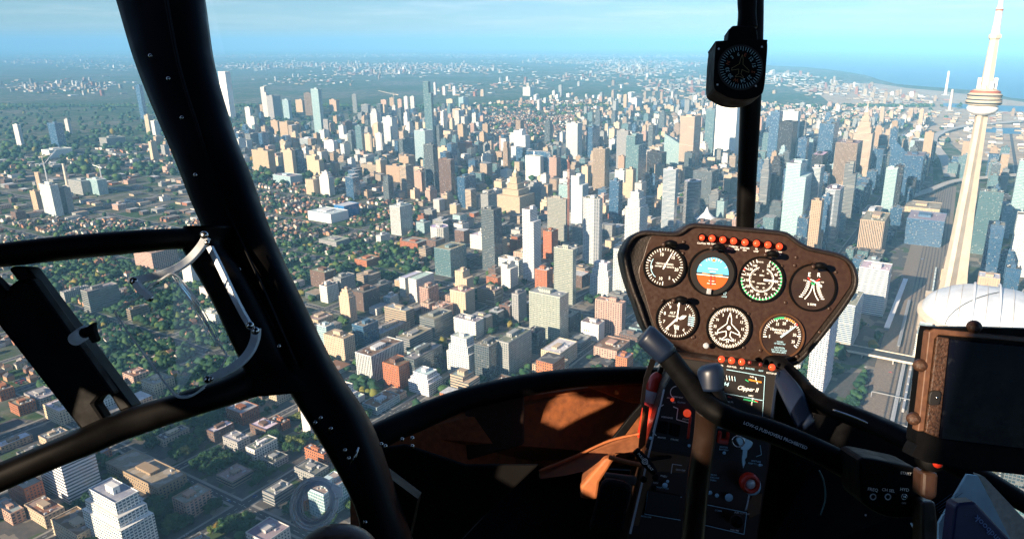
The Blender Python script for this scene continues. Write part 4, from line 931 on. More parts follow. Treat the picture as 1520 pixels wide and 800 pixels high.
for c in cand:
    e, n, a, b, h, z, px, py, zc = c
    st = random.choice(POOL[z])
    if st in ('gb', 'gt', 'bk') and h < 14: st = 'gy'
    roof = random.choice(['gravel', 'gravel', 'grey', 'white', 'tan', 'dark'] + (['brown'] if h < 14 else [])); kk = random.uniform(.75, 1.15)
    inframe = 0 < px < 1520 and not (px > 560 and py > 600 and px < 1380) and not (px > 1360 and py > 500)
    lab = None
    if things_left > 0 and inframe:
        kind = 'low block' if h < 13 else ('mid-rise' if h < 30 else ('tower block' if h < 60 else 'tower'))
        sz = 'slim' if b < 19 and h > 30 else ('wide' if b > 26 else ('squat' if h < 10 else 'plain'))
        lab = autolabel(XY(e + b / 2, n + a / 2), COLW[st], kind, {'gravel': 'gravel', 'grey': 'grey', 'white': 'white', 'tan': 'tan', 'dark': 'dark', 'brown': 'rust brown'}[roof], sz)
    if lab:
        things_left -= 1
        building(XY(e, n), a, b, h, st, lab, name={'lowrise': 'low_building', 'sheds': 'shed'}.get(z, 'office_tower' if h > 60 else 'city_building'), roof=roof, detail=1 if zc < 1900 else 0, k=kk, shape=random.choice(['box', 'box', 'box', 'notch' if h > 25 else 'box', 'step' if h > 40 else 'box']), group='buildings between the landmarks of the city', seed=random.random() * 90)
    else: mass.append((e, n, a, b, h, st, roof, kk))
# the rest of the city, one mass
def mass_mesh(name, items, label):
    V = []; F = []; MI = []; wc = []; gc = []; by = []; pn = []; rc = []
    for e, n, a, b, h, st, roof, kk in items:
        s = ST[st]; sd = random.random() * 90; tiers = [(e, e + b, n, n + a, 0, h)]
        if h > 12 and random.random() < .7: tiers.append((e + b * .3, e + b * .7, n + a * .3, n + a * .65, h, h + random.uniform(3, 6)))
        if h > 35 and random.random() < .4: tiers[0] = (e, e + b, n, n + a, 0, h * .8); tiers.insert(1, (e + b * .12, e + b * .9, n + a * .1, n + a * .92, h * .8, h))
        for x0, x1, y0, y1, z0, z1 in tiers:
            q = len(V); V += [(x0, y0, z0), (x1, y0, z0), (x1, y1, z0), (x0, y1, z0), (x0, y0, z1), (x1, y0, z1), (x1, y1, z1), (x0, y1, z1)]
            F += [tuple(i + q for i in f) for f in BOXF[1:]]; MI += [1, 0, 0, 0, 0]
            wc += [[x * kk for x in s[0]] + [1]] * 5; gc += [list(s[1]) + [1]] * 5; by += [s[2:5]] * 5; pn += [(s[5], s[6], sd)] * 5; rc += [list(ROOFC[roof]) + [1]] * 5
    o = obj(name, V, F, [M_FACS, M_ROOFS], None, MI); me = o.data
    for nm, ty, dat, key in (('wall_col', 'FLOAT_COLOR', wc, 'color'), ('glass_col', 'FLOAT_COLOR', gc, 'color'), ('roof_col', 'FLOAT_COLOR', rc, 'color'), ('bays', 'FLOAT_VECTOR', by, 'vector'), ('panes', 'FLOAT_VECTOR', pn, 'vector')):
        dom = 'CORNER' if ty == 'FLOAT_COLOR' else 'FACE'; at = me.attributes.new(nm, ty, dom)
        arr = np.array(dat, 'f'); 
        if dom == 'CORNER': arr = np.repeat(arr, 4, axis=0)
        at.data.foreach_set(key, arr.ravel())
    o.rotation_euler = (0, 0, ROTZ); tag(o, label, kind='stuff'); return o
# very far buildings in drifts towards the horizon
far_items = []
random.seed(5)
cl = []
for px, py, sx, n_ in [(520, 98, 90, 90), (430, 84, 160, 120), (640, 82, 200, 130), (900, 92, 110, 130), (560, 108, 60, 60), (700, 104, 60, 36), (850, 114, 60, 22), (930, 100, 60, 50), (1010, 96, 40, 30), (380, 99, 60, 60), (120, 84, 130, 110), (60, 92, 90, 60), (210, 100, 90, 40), (140, 128, 40, 34), (60, 132, 60, 40), (1080, 122, 120, 80), (1170, 88, 60, 40), (1010, 84, 200, 110), (800, 84, 220, 130), (1190, 112, 60, 60), (1250, 132, 60, 60), (1340, 150, 60, 60), (1480, 172, 60, 70), (1460, 215, 60, 60), (430, 96, 60, 40), (600, 100, 50, 60), (780, 126, 60, 18), (990, 132, 50, 30), (680, 134, 40, 14), (460, 120, 60, 16), (300, 84, 120, 90), (655, 98, 60, 50), (950, 108, 50, 60), (1060, 150, 60, 40)]:
    for _ in range(int(n_ * 2.8)):
        qx, qy = random.gauss(px, sx * .6), random.gauss(py, (py - 70) * .07 + .5)
        if qy < 78: continue
        p = ground(qx, qy); d = math.hypot(*p)
        if 1130 < qx and qy < 70 + (qx - 1100) * .17 + 25: continue
        if qx > 1385 and 152 < qy < 168: continue
        tall = random.random() < .16
        h = random.uniform(25, 60) if tall else random.uniform(6, 13); s1, s2 = (random.uniform(18, 34), random.uniform(20, 38)) if tall else (random.uniform(18, 62), random.uniform(20, 70))
        if d > 11000: s1 *= 1.4; s2 *= 1.4
        if d < 5000: s1, s2 = min(s1, 42), min(s2, 45)
        e, n = EN(p)
        if e < 5600 and -2400 < n < 3300 and occ(e, e + s2, n, n + s1): continue
        far_items.append((e, n, s1, s2, h, random.choice(['wp', 'cr', 'tn', 'tn', 'wn', 'cr', 'gy', 'br']), random.choice(['white', 'grey', 'tan', 'tan', 'gravel']), random.uniform(.5, .85)))
mass_mesh('distant_city', mass + far_items, 'countless smaller distant buildings spreading to the hazy horizon')

# ------------------------------------------------------------------ houses
HWALL = [(.33, .15, .09), (.40, .23, .14), (.50, .44, .36), (.24, .12, .08), (.60, .56, .50), (.34, .28, .22)]
HROOF = [(.10, .09, .09), (.16, .11, .08), (.24, .22, .21), (.19, .10, .065), (.07, .07, .08)]
HWN = ['orange brick', 'tan brick', 'beige', 'dark brick', 'pale rendered', 'brown']; HRN = ['charcoal', 'brown shingle', 'light grey', 'rust red', 'black']
def hm(col): return plain('house_wall', col, .9, nz=.15, scale=.8)
HW = [hm(c) for c in HWALL]; HR = [plain('house_roof', c, .9, nz=.25, scale=1.5) for c in HROOF]; M_WINH = plain('house_glass', (.04, .06, .08), .15, ior=2)
def house_geo(w_, d_, h_, hip):
    W = Acc(); W.box(0, w_, 0, d_, 0, h_)
    if not hip: W.add([(0, 0, h_), (0, d_, h_), (0, d_ / 2, h_ + 3.0)], [(0, 1, 2)]); W.add([(w_, 0, h_), (w_, d_, h_), (w_, d_ / 2, h_ + 3.0)], [(0, 2, 1)])
    Rr = Acc(); o_ = .45; i_ = 2.4 if hip else -o_
    v = [(-o_, -o_, h_ - .2), (w_ + o_, -o_, h_ - .2), (w_ + o_, d_ + o_, h_ - .2), (-o_, d_ + o_, h_ - .2), (i_ if hip else -o_, d_ / 2, h_ + 3.15), (w_ - i_ if hip else w_ + o_, d_ / 2, h_ + 3.15)]
    Rr.add(v, [(0, 1, 5, 4), (2, 3, 4, 5), (3, 0, 4), (1, 2, 5)] if hip else [(0, 1, 5, 4), (2, 3, 4, 5)])
    return W, Rr
random.seed(11)
houses = [h for h in houses if -20 < project(*XY(h[0], h[1]), 0)[0] < 1540]
houses.sort(key=lambda h: h[2])
def hseen(h):
    x, y = XY(h[0], h[1]); px, py, _ = project(x, y, 0); return 0 < px < 1520 and py < 800 and not (180 + (py - 0) * .62 < px < 305 + py * .6 and py > 0)
protos = {}
nh = 0; hmass = []
for h in houses:
    if nh < 300 and hseen(h):
        wi, ri, gi = random.randrange(6), random.randrange(5), random.randrange(4); key = (wi, ri, gi)
        dims = [(8, 10, 6.5, 0), (11, 9, 7, 1), (7, 12, 8, 0), (10, 10, 5.5, 1)][gi]
        if key not in protos:
            W, Rr = house_geo(*dims); Wm = W.build('wall', HW[wi]); Rm = Rr.build('roof', HR[ri]); ch = Acc(); ch.box(dims[0] * .7, dims[0] * .7 + .9, dims[1] * .3, dims[1] * .3 + .9, dims[2], dims[2] + 4.2); Cm = ch.build('chimney', HW[0])
            wd = Acc()
            for fl in range(2):
                for k_ in range(2):
                    x_ = dims[0] * (.2 + .42 * k_); wd.box(x_, x_ + 1.3, -.06, -.003, 1 + fl * 2.9, 2.5 + fl * 2.9)
            Dm = wd.build('front_windows', M_WINH); Dm.name = 'front_glazing'
            protos[key] = [Wm.data, Rm.data, Cm.data, Dm.data]
            for o in (Wm, Rm, Cm, Dm): bpy.data.objects.remove(o)
        x, y = XY(h[0], h[1]); rz = ROTZ + random.choice([0, R(90), R(180), R(270)])
        t = empty('house', (x, y, 0), rz)
        px, py, _ = project(x, y, 0)
        where = relation((x, y))[0]
        gg = f'{HWN[wi]} house with a {HRN[ri]} {["gable", "hip"][dims[3]]} roof {where[0]} the {where[1]}'
        if len(gg.split()) > 15: gg = f'{HWN[wi]} house with {HRN[ri]} roof {where[0]} the {where[1]}'
        tag(t, gg, 'house', 'houses between the trees')
        for nm, me in zip(('wall', 'roof', 'chimney', 'front_glazing'), protos[key]):
            o = bpy.data.objects.new(nm, me); COL.objects.link(o); o.parent = t
        nh += 1
    else: hmass.append(h)
V = []; F = []; MI = []
for h in hmass[:9000]:
    gi = random.randrange(4); dims = [(8, 10, 6.5, 0), (11, 9, 7, 1), (7, 12, 8, 0), (10, 10, 5.5, 1)][gi]; W, Rr = house_geo(*dims); wi, ri = random.randrange(6), random.randrange(5)
    if random.random() < .5: sw = lambda v: (v[1], v[0], v[2])
    else: sw = lambda v: v
    for A_, mi in ((W, wi), (Rr, 6 + ri)):
        q = len(V); V += [(sw(v)[0] + h[0], sw(v)[1] + h[1], v[2]) for v in A_.v]; F += [tuple(i + q for i in f) for f in A_.f]; MI += [mi] * len(A_.f)
if V:
    o = obj('distant_houses', V, F, HW + HR, None, MI); o.rotation_euler = (0, 0, ROTZ); tag(o, 'mass of small gabled houses among trees farther away', kind='stuff')

# ------------------------------------------------------------------ trees
def ico(sub):
    bm = bmesh.new(); bmesh.ops.create_icosphere(bm, subdivisions=sub, radius=1); v = np.array([q.co[:] for q in bm.verts]); f = np.array([[q.index for q in p.verts] for p in bm.faces]); bm.free(); return v, f
V1, F1 = ico(1); V2, F2 = ico(2)
def crown_mesh(seed, R0=5.0, H=9.0, leaves=2600):
    r = np.random.default_rng(seed); k = 15; cen = []
    for i in range(k):
        a_ = r.uniform(0, 6.28); rr = r.uniform(.15, .85) * R0; cen.append((rr * math.cos(a_), rr * math.sin(a_), H * r.uniform(.42, .86), R0 * r.uniform(.22, .48)))
    cen.append((0, 0, H * .68, R0 * .6)); V = []; F = []
    for c in cen:      # inner mass
        n = r.normal(0, .10, (len(V2), 1)); v = V2 * (1 + n) * c[3] * .78 + np.array(c[:3]); b = sum(len(x) for x in V); V.append(v); F += [tuple(q + b) for q in F2]
    b = sum(len(x) for x in V); P = []; 
    for i in range(leaves):
        c = cen[r.integers(len(cen))]; d = r.normal(size=3); d /= np.linalg.norm(d); p = np.array(c[:3]) + d * c[3] * r.uniform(.7, 1.22)
        u = r.normal(size=3); u /= np.linalg.norm(u); q = np.cross(u, d + r.normal(0, .5, 3)); q /= np.linalg.norm(q) + 1e-6; s = r.uniform(.16, .42)
        P += [p - u * s, p + q * s * .8, p + u * s, p - q * s * .8]; F.append((b, b + 1, b + 2, b + 3)); b += 4
    V.append(np.array(P)); V = np.concatenate(V)
    me = bpy.data.meshes.new('crown'); me.from_pydata([tuple(x) for x in V], [], F); me.materials.append(M_LEAF); return me
def trunk_mesh(seed):
    r = random.Random(seed); a = Acc(); a.tube([(0, 0, 0), (.1, 0, 2.2), (.2, .1, 5)], [.42, .3, .18], 8)
    for i in range(5):
        an_ = i * 1.26 + r.random(); a.tube([(.1, 0, 2.0 + i * .5), (1.2 * math.cos(an_), 1.2 * math.sin(an_), 4.2 + i * .3), (2.3 * math.cos(an_), 2.3 * math.sin(an_), 6)], [.16, .1, .04], 6)
    o = a.build('trunk', M_BARK); me = o.data; bpy.data.objects.remove(o); return me
CR = [crown_mesh(s) for s in range(7)]; TK = [trunk_mesh(s) for s in range(3)]
TREEFAC = {'houses': .58, 'green': .85, 'forest': 1, 'mixed': .75, 'lowrise': .12, 'midrise': .05, 'hollow': .8, 'low': .85, 'mid': .25, 'far': .9, 'dense': .25, 'core': .05, 'sheds': .1}
random.seed(3)
spots = []; cells = set()
for i in range(95000):
    yy = 560 / max(.05, random.random()) ** .75 if random.random() < .6 else 480 + random.random() * 1100
    if yy > 6500: continue
    hx = yy * .80
    x = random.uniform(-hx, hx * .72); px, py, zc = project(x, yy, 0)
    if not (-40 < px < 1560 and py < 840): continue
    z, dn = zone(px, py)
    park = (500 < px < 620 and 575 < py < 625) or (1335 < px < 1375 and 520 < py < 625) or (930 < px < 965 and 500 < py < 545) or (190 < px < 330 and 690 < py < 800) or (1232 < px < 1275 and 520 < py < 620) or (1268 < px < 1285 and 480 < py < 520) or (260 < px < 330 and 600 < py < 680) or (470 < px < 560 and 560 < py < 620)
    if random.random() > (.5 if park else TREEFAC[z]): continue
    ck = (int(x / 7), int(yy / 7))
    if yy < 2300 and ck in cells: continue
    cells.add(ck)
    e, n = EN((x, yy))
    if 1130 < px and py < 150: continue
    if -36 < n - RAILN(e) < (96 if e < 760 else 80) and 400 < e < 2600 and not (px > 1338 and 520 < py < 640 and n - RAILN(e) < 6): continue
    if occ(e - 1, e + 1, n - 1, n + 1) and not (px > 1338 and 520 < py < 640): continue
    spots.append((x, yy, zc, px, py))
spots.sort(key=lambda s: s[2])
def tseen(s):
    px, py = s[3], s[4]
    return 5 < px < 1370 and py < 795 and not (px > 560 and py > 600 and px < 1180) and not (px > 1180 and py > 640) and not (900 < px < 1230 and py > 340) and not (175 + py * .55 < px < 300 + py * .55)
nt_ = 0; rest = []; LABT = {}
for s in spots:
    if nt_ < 300 and tseen(s):
        t = empty('broadleaf_tree', (s[0], s[1], 0), random.uniform(0, 6.28)); sc = random.uniform(.75, 1.5); t.scale = (sc, sc, sc * random.uniform(.85, 1.1))
        o = bpy.data.objects.new('crown', CR[nt_ % 7]); COL.objects.link(o); o.parent = t
        o = bpy.data.objects.new('trunk', TK[nt_ % 3]); COL.objects.link(o); o.parent = t
        rl_ = relation((s[0], s[1])); size = 'large' if sc > 1.25 else ('small' if sc < .95 else 'medium')
        lb_ = f'{size} tree {rl_[0][0]} the {rl_[0][1]}, near the {rl_[1][1]}'
        if len(lb_.split()) > 16: lb_ = f'{size} tree {rl_[0][0]} the {rl_[0][1]}'
        tag(t, lb_, 'tree', 'leafy trees in the nearest streets'); nt_ += 1
    else: rest.append(s)
def clump_mass(name, pts, label, far=False):
    n = len(pts); base, Fb = (V1, F1) if far else (V2, F2); k = len(base); r = np.random.default_rng(4)
    P = np.array([[p[0], p[1]] for p in pts]); sz = r.uniform(3.0, 6.8, n) if not far else r.uniform(7, 15, n)
    hh = sz * r.uniform(.7, 1.0, n); vv = base[None] * (1 + r.normal(0, .24, (n, k, 1)))
    vv = vv * np.stack([sz, sz, hh], 1)[:, None]; ang = r.uniform(0, 6.28, n); ca, sa = np.cos(ang)[:, None], np.sin(ang)[:, None]
    X = vv[..., 0] * ca - vv[..., 1] * sa + P[:, :1]; Y = vv[..., 0] * sa + vv[..., 1] * ca + P[:, 1:2]; Z = vv[..., 2] + (hh * 1.0 + 1.2)[:, None]
    vv = np.stack([X, Y, Z], -1).reshape(-1, 3).astype('f'); ff = (Fb[None] + (np.arange(n) * k)[:, None, None]).reshape(-1, 3).astype('i')
    me = bpy.data.meshes.new(name); me.vertices.add(len(vv)); me.vertices.foreach_set('co', vv.ravel()); me.loops.add(ff.size); me.loops.foreach_set('vertex_index', ff.ravel())
    me.polygons.add(len(ff)); me.polygons.foreach_set('loop_start', np.arange(0, ff.size, 3, dtype='i')); me.polygons.foreach_set('loop_total', np.full(len(ff), 3, 'i'))
    at = me.attributes.new('tint', 'FLOAT', 'POINT'); at.data.foreach_set('value', np.repeat(r.uniform(0, 1, n) ** 1.3, k).astype('f')); me.materials.append(M_LEAFS); me.update(calc_edges=True)
    o = bpy.data.objects.new(name, me); COL.objects.link(o); tag(o, label, kind='stuff'); return o
near_rest = [s for s in rest if s[2] < 2300]; far_rest = [s for s in rest if s[2] >= 2300]
clump_mass('street_trees', near_rest, 'uncounted trees filling the streets and gardens of the middle distance')
clump_mass('woodland', far_rest, 'dense woods and treetops spreading over the distant city', True)
print('TREES', len(near_rest), len(far_rest), 'HOUSES', len(houses), 'CAND', len(cand), 'LANDMARKS', nb)

# ------------------------------------------------------------------ parked and moving cars near by
def car_meshes(col):
    b = Acc(); b.add([(-2.2, -.85, .35), (2.2, -.85, .35), (2.2, .85, .35), (-2.2, .85, .35), (-2.25, -.88, .85), (2.15, -.88, .78), (2.15, .88, .78), (-2.25, .88, .85)], BOXF)
    b.add([(-1.5, -.72, 1.3), (.5, -.72, 1.3), (.5, .72, 1.3), (-1.5, .72, 1.3), (-1.4, -.7, 1.36), (.4, -.7, 1.36), (.4, .7, 1.36), (-1.4, .7, 1.36)], BOXF)
    g = Acc(); g.add([(-1.95, -.82, .86), (1.1, -.82, .82), (1.1, .82, .82), (-1.95, .82, .86), (-1.5, -.7, 1.29), (.5, -.7, 1.29), (.5, .7, 1.29), (-1.5, .7, 1.29)], BOXF)
    w_ = Acc()
    for x in (-1.35, 1.35):
        for y in (-.8, .8): w_.tube([(x, y - .1, .33), (x, y + .1, .33)], .33, 10)
    return b, g, w_
CARC = [('white', (.75, .75, .75)), ('black', (.02, .02, .025)), ('silver', (.45, .46, .48)), ('grey', (.16, .17, .18)), ('red', (.4, .03, .02)), ('blue', (.03, .10, .3))]
M_TYRE = plain('tyre_rubber', (.02, .02, .02), .9); CM = []
for nm, c in CARC:
    b, g, w_ = car_meshes(c); bo, go, wo = b.build('body', plain('car_paint_' + nm, c, .25)), g.build('windows', M_DARKG), w_.build('wheels', M_TYRE); CM.append((bo.data, go.data, wo.data))
    for o in (bo, go, wo): bpy.data.objects.remove(o)
random.seed(9); nc = 0; tries = 0
lots = []
for _ in range(6000):
    qx, qy = random.uniform(5, 540), random.uniform(560, 800); p = ground(qx, qy); e, n = EN(p)
    if len(lots) < 12 and tseen((0, 0, 0, qx, qy)) and not occ(e - 2, e + 26, n - 2, n + 20): occ(e - 2, e + 26, n - 2, n + 20, True); lots.append((e, n))
for e0, n0 in lots:
    for r_ in range(3):
        for k_ in range(9):
            if random.random() < .6 and nc < 130:
                x, y = XY(e0 + 1 + k_ * 2.8, n0 + 3 + r_ * 7); ci = random.randrange(6); t = empty('car', (x, y, .16), ROTZ + R(90)); rl_ = relation((x, y))
                tag(t, f'{CARC[ci][0]} car parked in the open lot {rl_[0][0]} the {rl_[0][1]}', 'car', 'cars in the open parking lots')
                for nm, me in zip(('body', 'glazing', 'wheel_set'), CM[ci]): o = bpy.data.objects.new(nm, me); COL.objects.link(o); o.parent = t
                nc += 1
while nc < 280 and tries < 20000:
    tries += 1
    if random.random() < .5: n = random.choice(ROADS_N) + random.choice([-5.5, -2, 2, 5.5]); e = random.uniform(300, 1500); rz = ROTZ
    else: e = random.choice(ROADS_E) + random.choice([-7, -2.5, 2.5, 7]); n = random.uniform(-1200, 1500); rz = ROTZ + R(90)
    x, y = XY(e, n)
    if y < 400: continue
    px, py, zc = project(x, y, 0)
    if not (0 < px < 1370 and 380 < py < 800) or not tseen((0, 0, 0, px, py)): continue
    inb = False
    for c_, lb, h_, s_, t_ in BUILT:
        if abs(x - c_[0]) < s_ * .8 and abs(y - c_[1]) < s_ * .8: inb = True; break
    if inb: continue
    ci = random.randrange(6); t = empty('car', (x, y, .3), rz + (math.pi if random.random() < .5 else 0)); rl_ = relation((x, y))[0]
    tag(t, f'{CARC[ci][0]} car on the street {rl_[0]} the {rl_[1]}', 'car', 'cars along the nearest streets')
    for nm, me in zip(('body', 'glazing', 'wheel_set'), CM[ci]): o = bpy.data.objects.new(nm, me); COL.objects.link(o); o.parent = t
    nc += 1

# ------------------------------------------------------------------ the air
hz = Acc(); hz.box(-61900, 61900, -5900, 98900, -1.0, 760); ho = hz.build('haze', []); ho.data.materials.clear()
km = bpy.data.materials.new('haze'); km.use_nodes = True; t_ = km.node_tree; t_.nodes.remove(t_.nodes['Principled BSDF']); pvn = t_.nodes.new('ShaderNodeVolumePrincipled')
pvn.inputs['Color'].default_value = (.24, .58, .92, 1); pvn.inputs['Density'].default_value = HAZE_DENSITY; pvn.inputs['Anisotropy'].default_value = -.25
t_.links.new(pvn.outputs[0], t_.nodes['Material Output'].inputs['Volume']); ho.data.materials.append(km); tag(ho, 'pale blue haze in the air over the city', kind='stuff')
# ------------------------------------------------------------------ the helicopter cabin round the camera
ROOT = PX(830, 600, 1.0); HELI = empty('helicopter', ROOT); tag(HELI, 'dark helicopter cabin with instrument panel, door frame and control bar around the camera', 'helicopter')
def sub(v): return [Vector(p) - ROOT for p in v]
M_BLK = plain('black_trim', (.002, .002, .0024), .6, nz=.3, scale=60, bump=.15, ior=1.2)
M_FRM = plain('black_frame_paint', (.0016, .0014, .0014), .5, nz=.35, scale=25, bump=.08, ior=1.22)
M_LTH = plain('grained_leather', (.013, .008, .006), .55, nz=.3, scale=260, bump=.5)
M_PNL = plain('brown_black_panel', (.034, .0155, .009), .45, nz=.08, scale=160, bump=.10)
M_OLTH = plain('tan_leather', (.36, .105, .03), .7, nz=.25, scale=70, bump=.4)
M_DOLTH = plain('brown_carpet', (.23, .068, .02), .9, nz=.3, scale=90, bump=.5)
M_MRK = plain('white_dial_paint', (.95, .95, .92), .6); M_DIAL = plain('black_dial', (.012, .010, .009), .5)
M_CHR = plain('worn_chrome', (.55, .54, .52), .22, metal=1); M_ALU = plain('brushed_aluminium', (.62, .66, .70), .35, metal=.25, nz=.1, scale=40)
M_LAMP = plain('red_lamp_lens', (.75, .06, .02), .15, emit=.28); M_LAMPO = plain('unlit_lamp_lens', (.12, .012, .008), .2)
M_LED = plain('red_led', (1.0, .05, .03), .4, emit=2.2); M_REDK = plain('red_knob', (.62, .035, .015), .3)
M_GRN = plain('green_arc_paint', (.03, .42, .16), .6); M_ORG = plain('orange_arc_paint', (.75, .25, .03), .6); M_RDP = plain('red_arc_paint', (.7, .04, .03), .6)
M_SKYB = plain('horizon_ball_blue', (.12, .50, .88), .5); M_EARTH = plain('horizon_ball_orange', (.62, .10, .015), .5)
M_BLUM = plain('pale_blue_print', (.45, .76, .92), .6); M_BLUP = plain('blue_black_paint', (.005, .011, .028), .4)
M_WHP = plain('white_plastic', (.65, .68, .72), .4, nz=.05); M_STRAP = plain('tan_strap', (.40, .17, .07), .7, nz=.2, scale=120, bump=.3)
def clearmat(name, tint, gl, rough=.05):
    k = NT(name); k.t.nodes.remove(k.b); tr = k.n('ShaderNodeBsdfTransparent'); tr.inputs[0].default_value = c4(tint)
    g = k.n('ShaderNodeBsdfGlossy'); g.inputs['Roughness'].default_value = rough; lw = k.n('ShaderNodeLayerWeight'); lw.inputs['Blend'].default_value = .35
    mx = k.n('ShaderNodeMixShader'); k.set(mx.inputs[0], k.rng(lw.outputs['Fresnel'], 0, 1, gl, min(1, gl * 6 + .3))); k.t.links.new(tr.outputs[0], mx.inputs[1]); k.t.links.new(g.outputs[0], mx.inputs[2])
    k.t.links.new(mx.outputs[0], k.out.inputs['Surface']); return k.m
M_PLEXI = clearmat('clear_plexiglass', (.86, .90, .90), .05); 
def milky(name, col, alpha):
    k = NT(name); k.b.inputs['Base Color'].default_value = c4(col); k.b.inputs['Roughness'].default_value = .2; tl = k.n('ShaderNodeBsdfTranslucent'); tl.inputs[0].default_value = c4(col)
    m1 = k.n('ShaderNodeMixShader'); m1.inputs[0].default_value = .7; k.t.links.new(k.b.outputs[0], m1.inputs[1]); k.t.links.new(tl.outputs[0], m1.inputs[2])
    tr = k.n('ShaderNodeBsdfTransparent'); m2 = k.n('ShaderNodeMixShader'); m2.inputs[0].default_value = alpha; k.t.links.new(tr.outputs[0], m2.inputs[1]); k.t.links.new(m1.outputs[0], m2.inputs[2]); k.t.links.new(m2.outputs[0], k.out.inputs['Surface']); return k.m
M_PLEXE = milky('plexiglass_edge', (.98, .99, 1.0), .95)
M_WHP = milky('white_plastic', (.82, .86, .9), 1.0)
kg = NT('window_pane'); kg.t.nodes.remove(kg.b); tr = kg.n('ShaderNodeBsdfTransparent'); tr.inputs[0].default_value = (.96, .98, .98, 1); kg.t.links.new(tr.outputs[0], kg.out.inputs['Surface']); M_PANE = kg.m

def smooth_path(pts, n=8, closed=False):
    P = [np.array(p, float) for p in pts]; out = []; m = len(P)
    for i in range(m if closed else m - 1):
        g = (lambda j: P[j % m]) if closed else (lambda j: P[min(max(j, 0), m - 1)])
        p0, p1, p2, p3 = g(i - 1), g(i), g(i + 1), g(i + 2)
        for k in range(n):
            t = k / n; out.append(tuple(.5 * ((2 * p1) + (-p0 + p2) * t + (2 * p0 - 5 * p1 + 4 * p2 - p3) * t ** 2 + (-p0 + 3 * p1 - 3 * p2 + p3) * t ** 3)))
    if not closed: out.append(tuple(P[-1]))
    return out
def bevel(o, wd, seg=2):
    m = o.modifiers.new('edge', 'BEVEL'); m.width = wd; m.segments = seg; m.limit_method = 'ANGLE'; m.angle_limit = R(40); return o
def prism_px(name, pts, d, th, mat, parent, bv=0.0):
    """a solid of thickness th (metres) whose face towards the seats is the outline pts"""
    n = len(pts); fr = [PX(p[0], p[1], p[2] if len(p) > 2 else d) for p in pts]; bk = [v + FW * th for v in fr]
    o = obj(name, sub(fr + bk), [tuple(range(n)), tuple(range(2 * n - 1, n - 1, -1))] + [(i, n + i, n + (i + 1) % n, (i + 1) % n) for i in range(n)], mat, parent)
    bm = bmesh.new(); bm.from_mesh(o.data); bmesh.ops.recalc_face_normals(bm, faces=bm.faces); bm.to_mesh(o.data); bm.free()
    if bv: bevel(o, bv)
    return o
def bar_px(name, st, th, mat, parent, seg=14, p_=3.0):
    """a bar whose two edges run through the stations (left x, y, right x, y, distance); rounded section, thickness th"""
    st = smooth_path(st, 6); V = []; F = []; n = len(st)
    for i, (lx, ly, rx, ry, d) in enumerate(st):
        a, b = PX(lx, ly, d), PX(rx, ry, d); c = (a + b) / 2; wv = (b - a) / 2
        j, k = st[min(i + 1, n - 1)], st[max(i - 1, 0)]
        tan = (PX((j[0] + j[2]) / 2, (j[1] + j[3]) / 2, j[4]) - PX((k[0] + k[2]) / 2, (k[1] + k[3]) / 2, k[4])).normalized(); tv = wv.cross(tan).normalized() * th / 2
        if tv.dot(FW) > 0: tv = -tv
        for q in range(seg):
            t = 2 * math.pi * q / seg; ct, s_ = math.cos(t), math.sin(t)
            V.append(c + wv * (abs(ct) ** (2 / p_) * (1 if ct >= 0 else -1)) + tv * (abs(s_) ** (2 / p_) * (1 if s_ >= 0 else -1)) - tv * 0)
    for i in range(n - 1):
        for q in range(seg): F.append((i * seg + q, i * seg + (q + 1) % seg, (i + 1) * seg + (q + 1) % seg, (i + 1) * seg + q))
    F += [tuple(range(seg - 1, -1, -1)), tuple(range((n - 1) * seg, n * seg))]
    o = obj(name, sub(V), F, mat, parent, None, True)
    bm = bmesh.new(); bm.from_mesh(o.data); bmesh.ops.recalc_face_normals(bm, faces=bm.faces); bm.to_mesh(o.data); bm.free(); return o
def tube_px(name, pts, mat, parent, seg=14, sm=8):
    st = smooth_path(pts, sm) if sm else pts; a = Acc(); a.tube([PX(x, y, d) - ROOT for x, y, d, r in st], [r * d / FPX for x, y, d, r in st], seg); return a.build(name, mat, parent, True)
def ball_px(name, x, y, d, r, mat, parent, sq=1.0, sub_=2):
    bm = bmesh.new(); bmesh.ops.create_icosphere(bm, subdivisions=sub_ + 1, radius=r * d / FPX); me = bpy.data.meshes.new(name)
    for v in bm.verts: v.co = RT * v.co.x + UP * v.co.y + FW * v.co.z * sq
    bm.to_mesh(me); bm.free(); me.materials.append(mat); me.polygons.foreach_set('use_smooth', [True] * len(me.polygons))
    o = bpy.data.objects.new(name, me); COL.objects.link(o); o.parent = parent; o.location = PX(x, y, d) - ROOT; return o
class Plane2D:
    """a flat instrument plane: u to the right and v upwards in photograph pixels, h towards the seats in metres"""
    def __init__(s, cx, cy, d, rot=0.0, tilt=0.0): s.cx, s.cy, s.d, s.r, s.tilt = cx, cy, d, R(rot), tilt
    def P(s, u, v, h=0.0):
        x = u * math.cos(s.r) + v * math.sin(s.r); y = v * math.cos(s.r) - u * math.sin(s.r)
        dd = s.d; c = PX(s.cx, s.cy, dd); k = dd / FPX
        return c + RT * (x * k) + UP * (y * k) - FW * (h - s.tilt * y * k) - ROOT
def add_poly(a, pl, pts, h, m=0): a.add([pl.P(u, v, h) for u, v in pts], [tuple(range(len(pts)))], m)
def add_line(a, pl, p, q, wd, h, m=0):
    p, q = np.array(p, float), np.array(q, float); d = (q - p) / (np.linalg.norm(q - p) + 1e-9); s_ = np.array([-d[1], d[0]]) * wd / 2
    add_poly(a, pl, [p + s_, p - s_, q - s_, q + s_], h, m)
def add_disc(a, pl, u, v, r, h, m=0, seg=40): add_poly(a, pl, [(u + r * math.cos(2 * math.pi * i / seg), v + r * math.sin(2 * math.pi * i / seg)) for i in range(seg)], h, m)
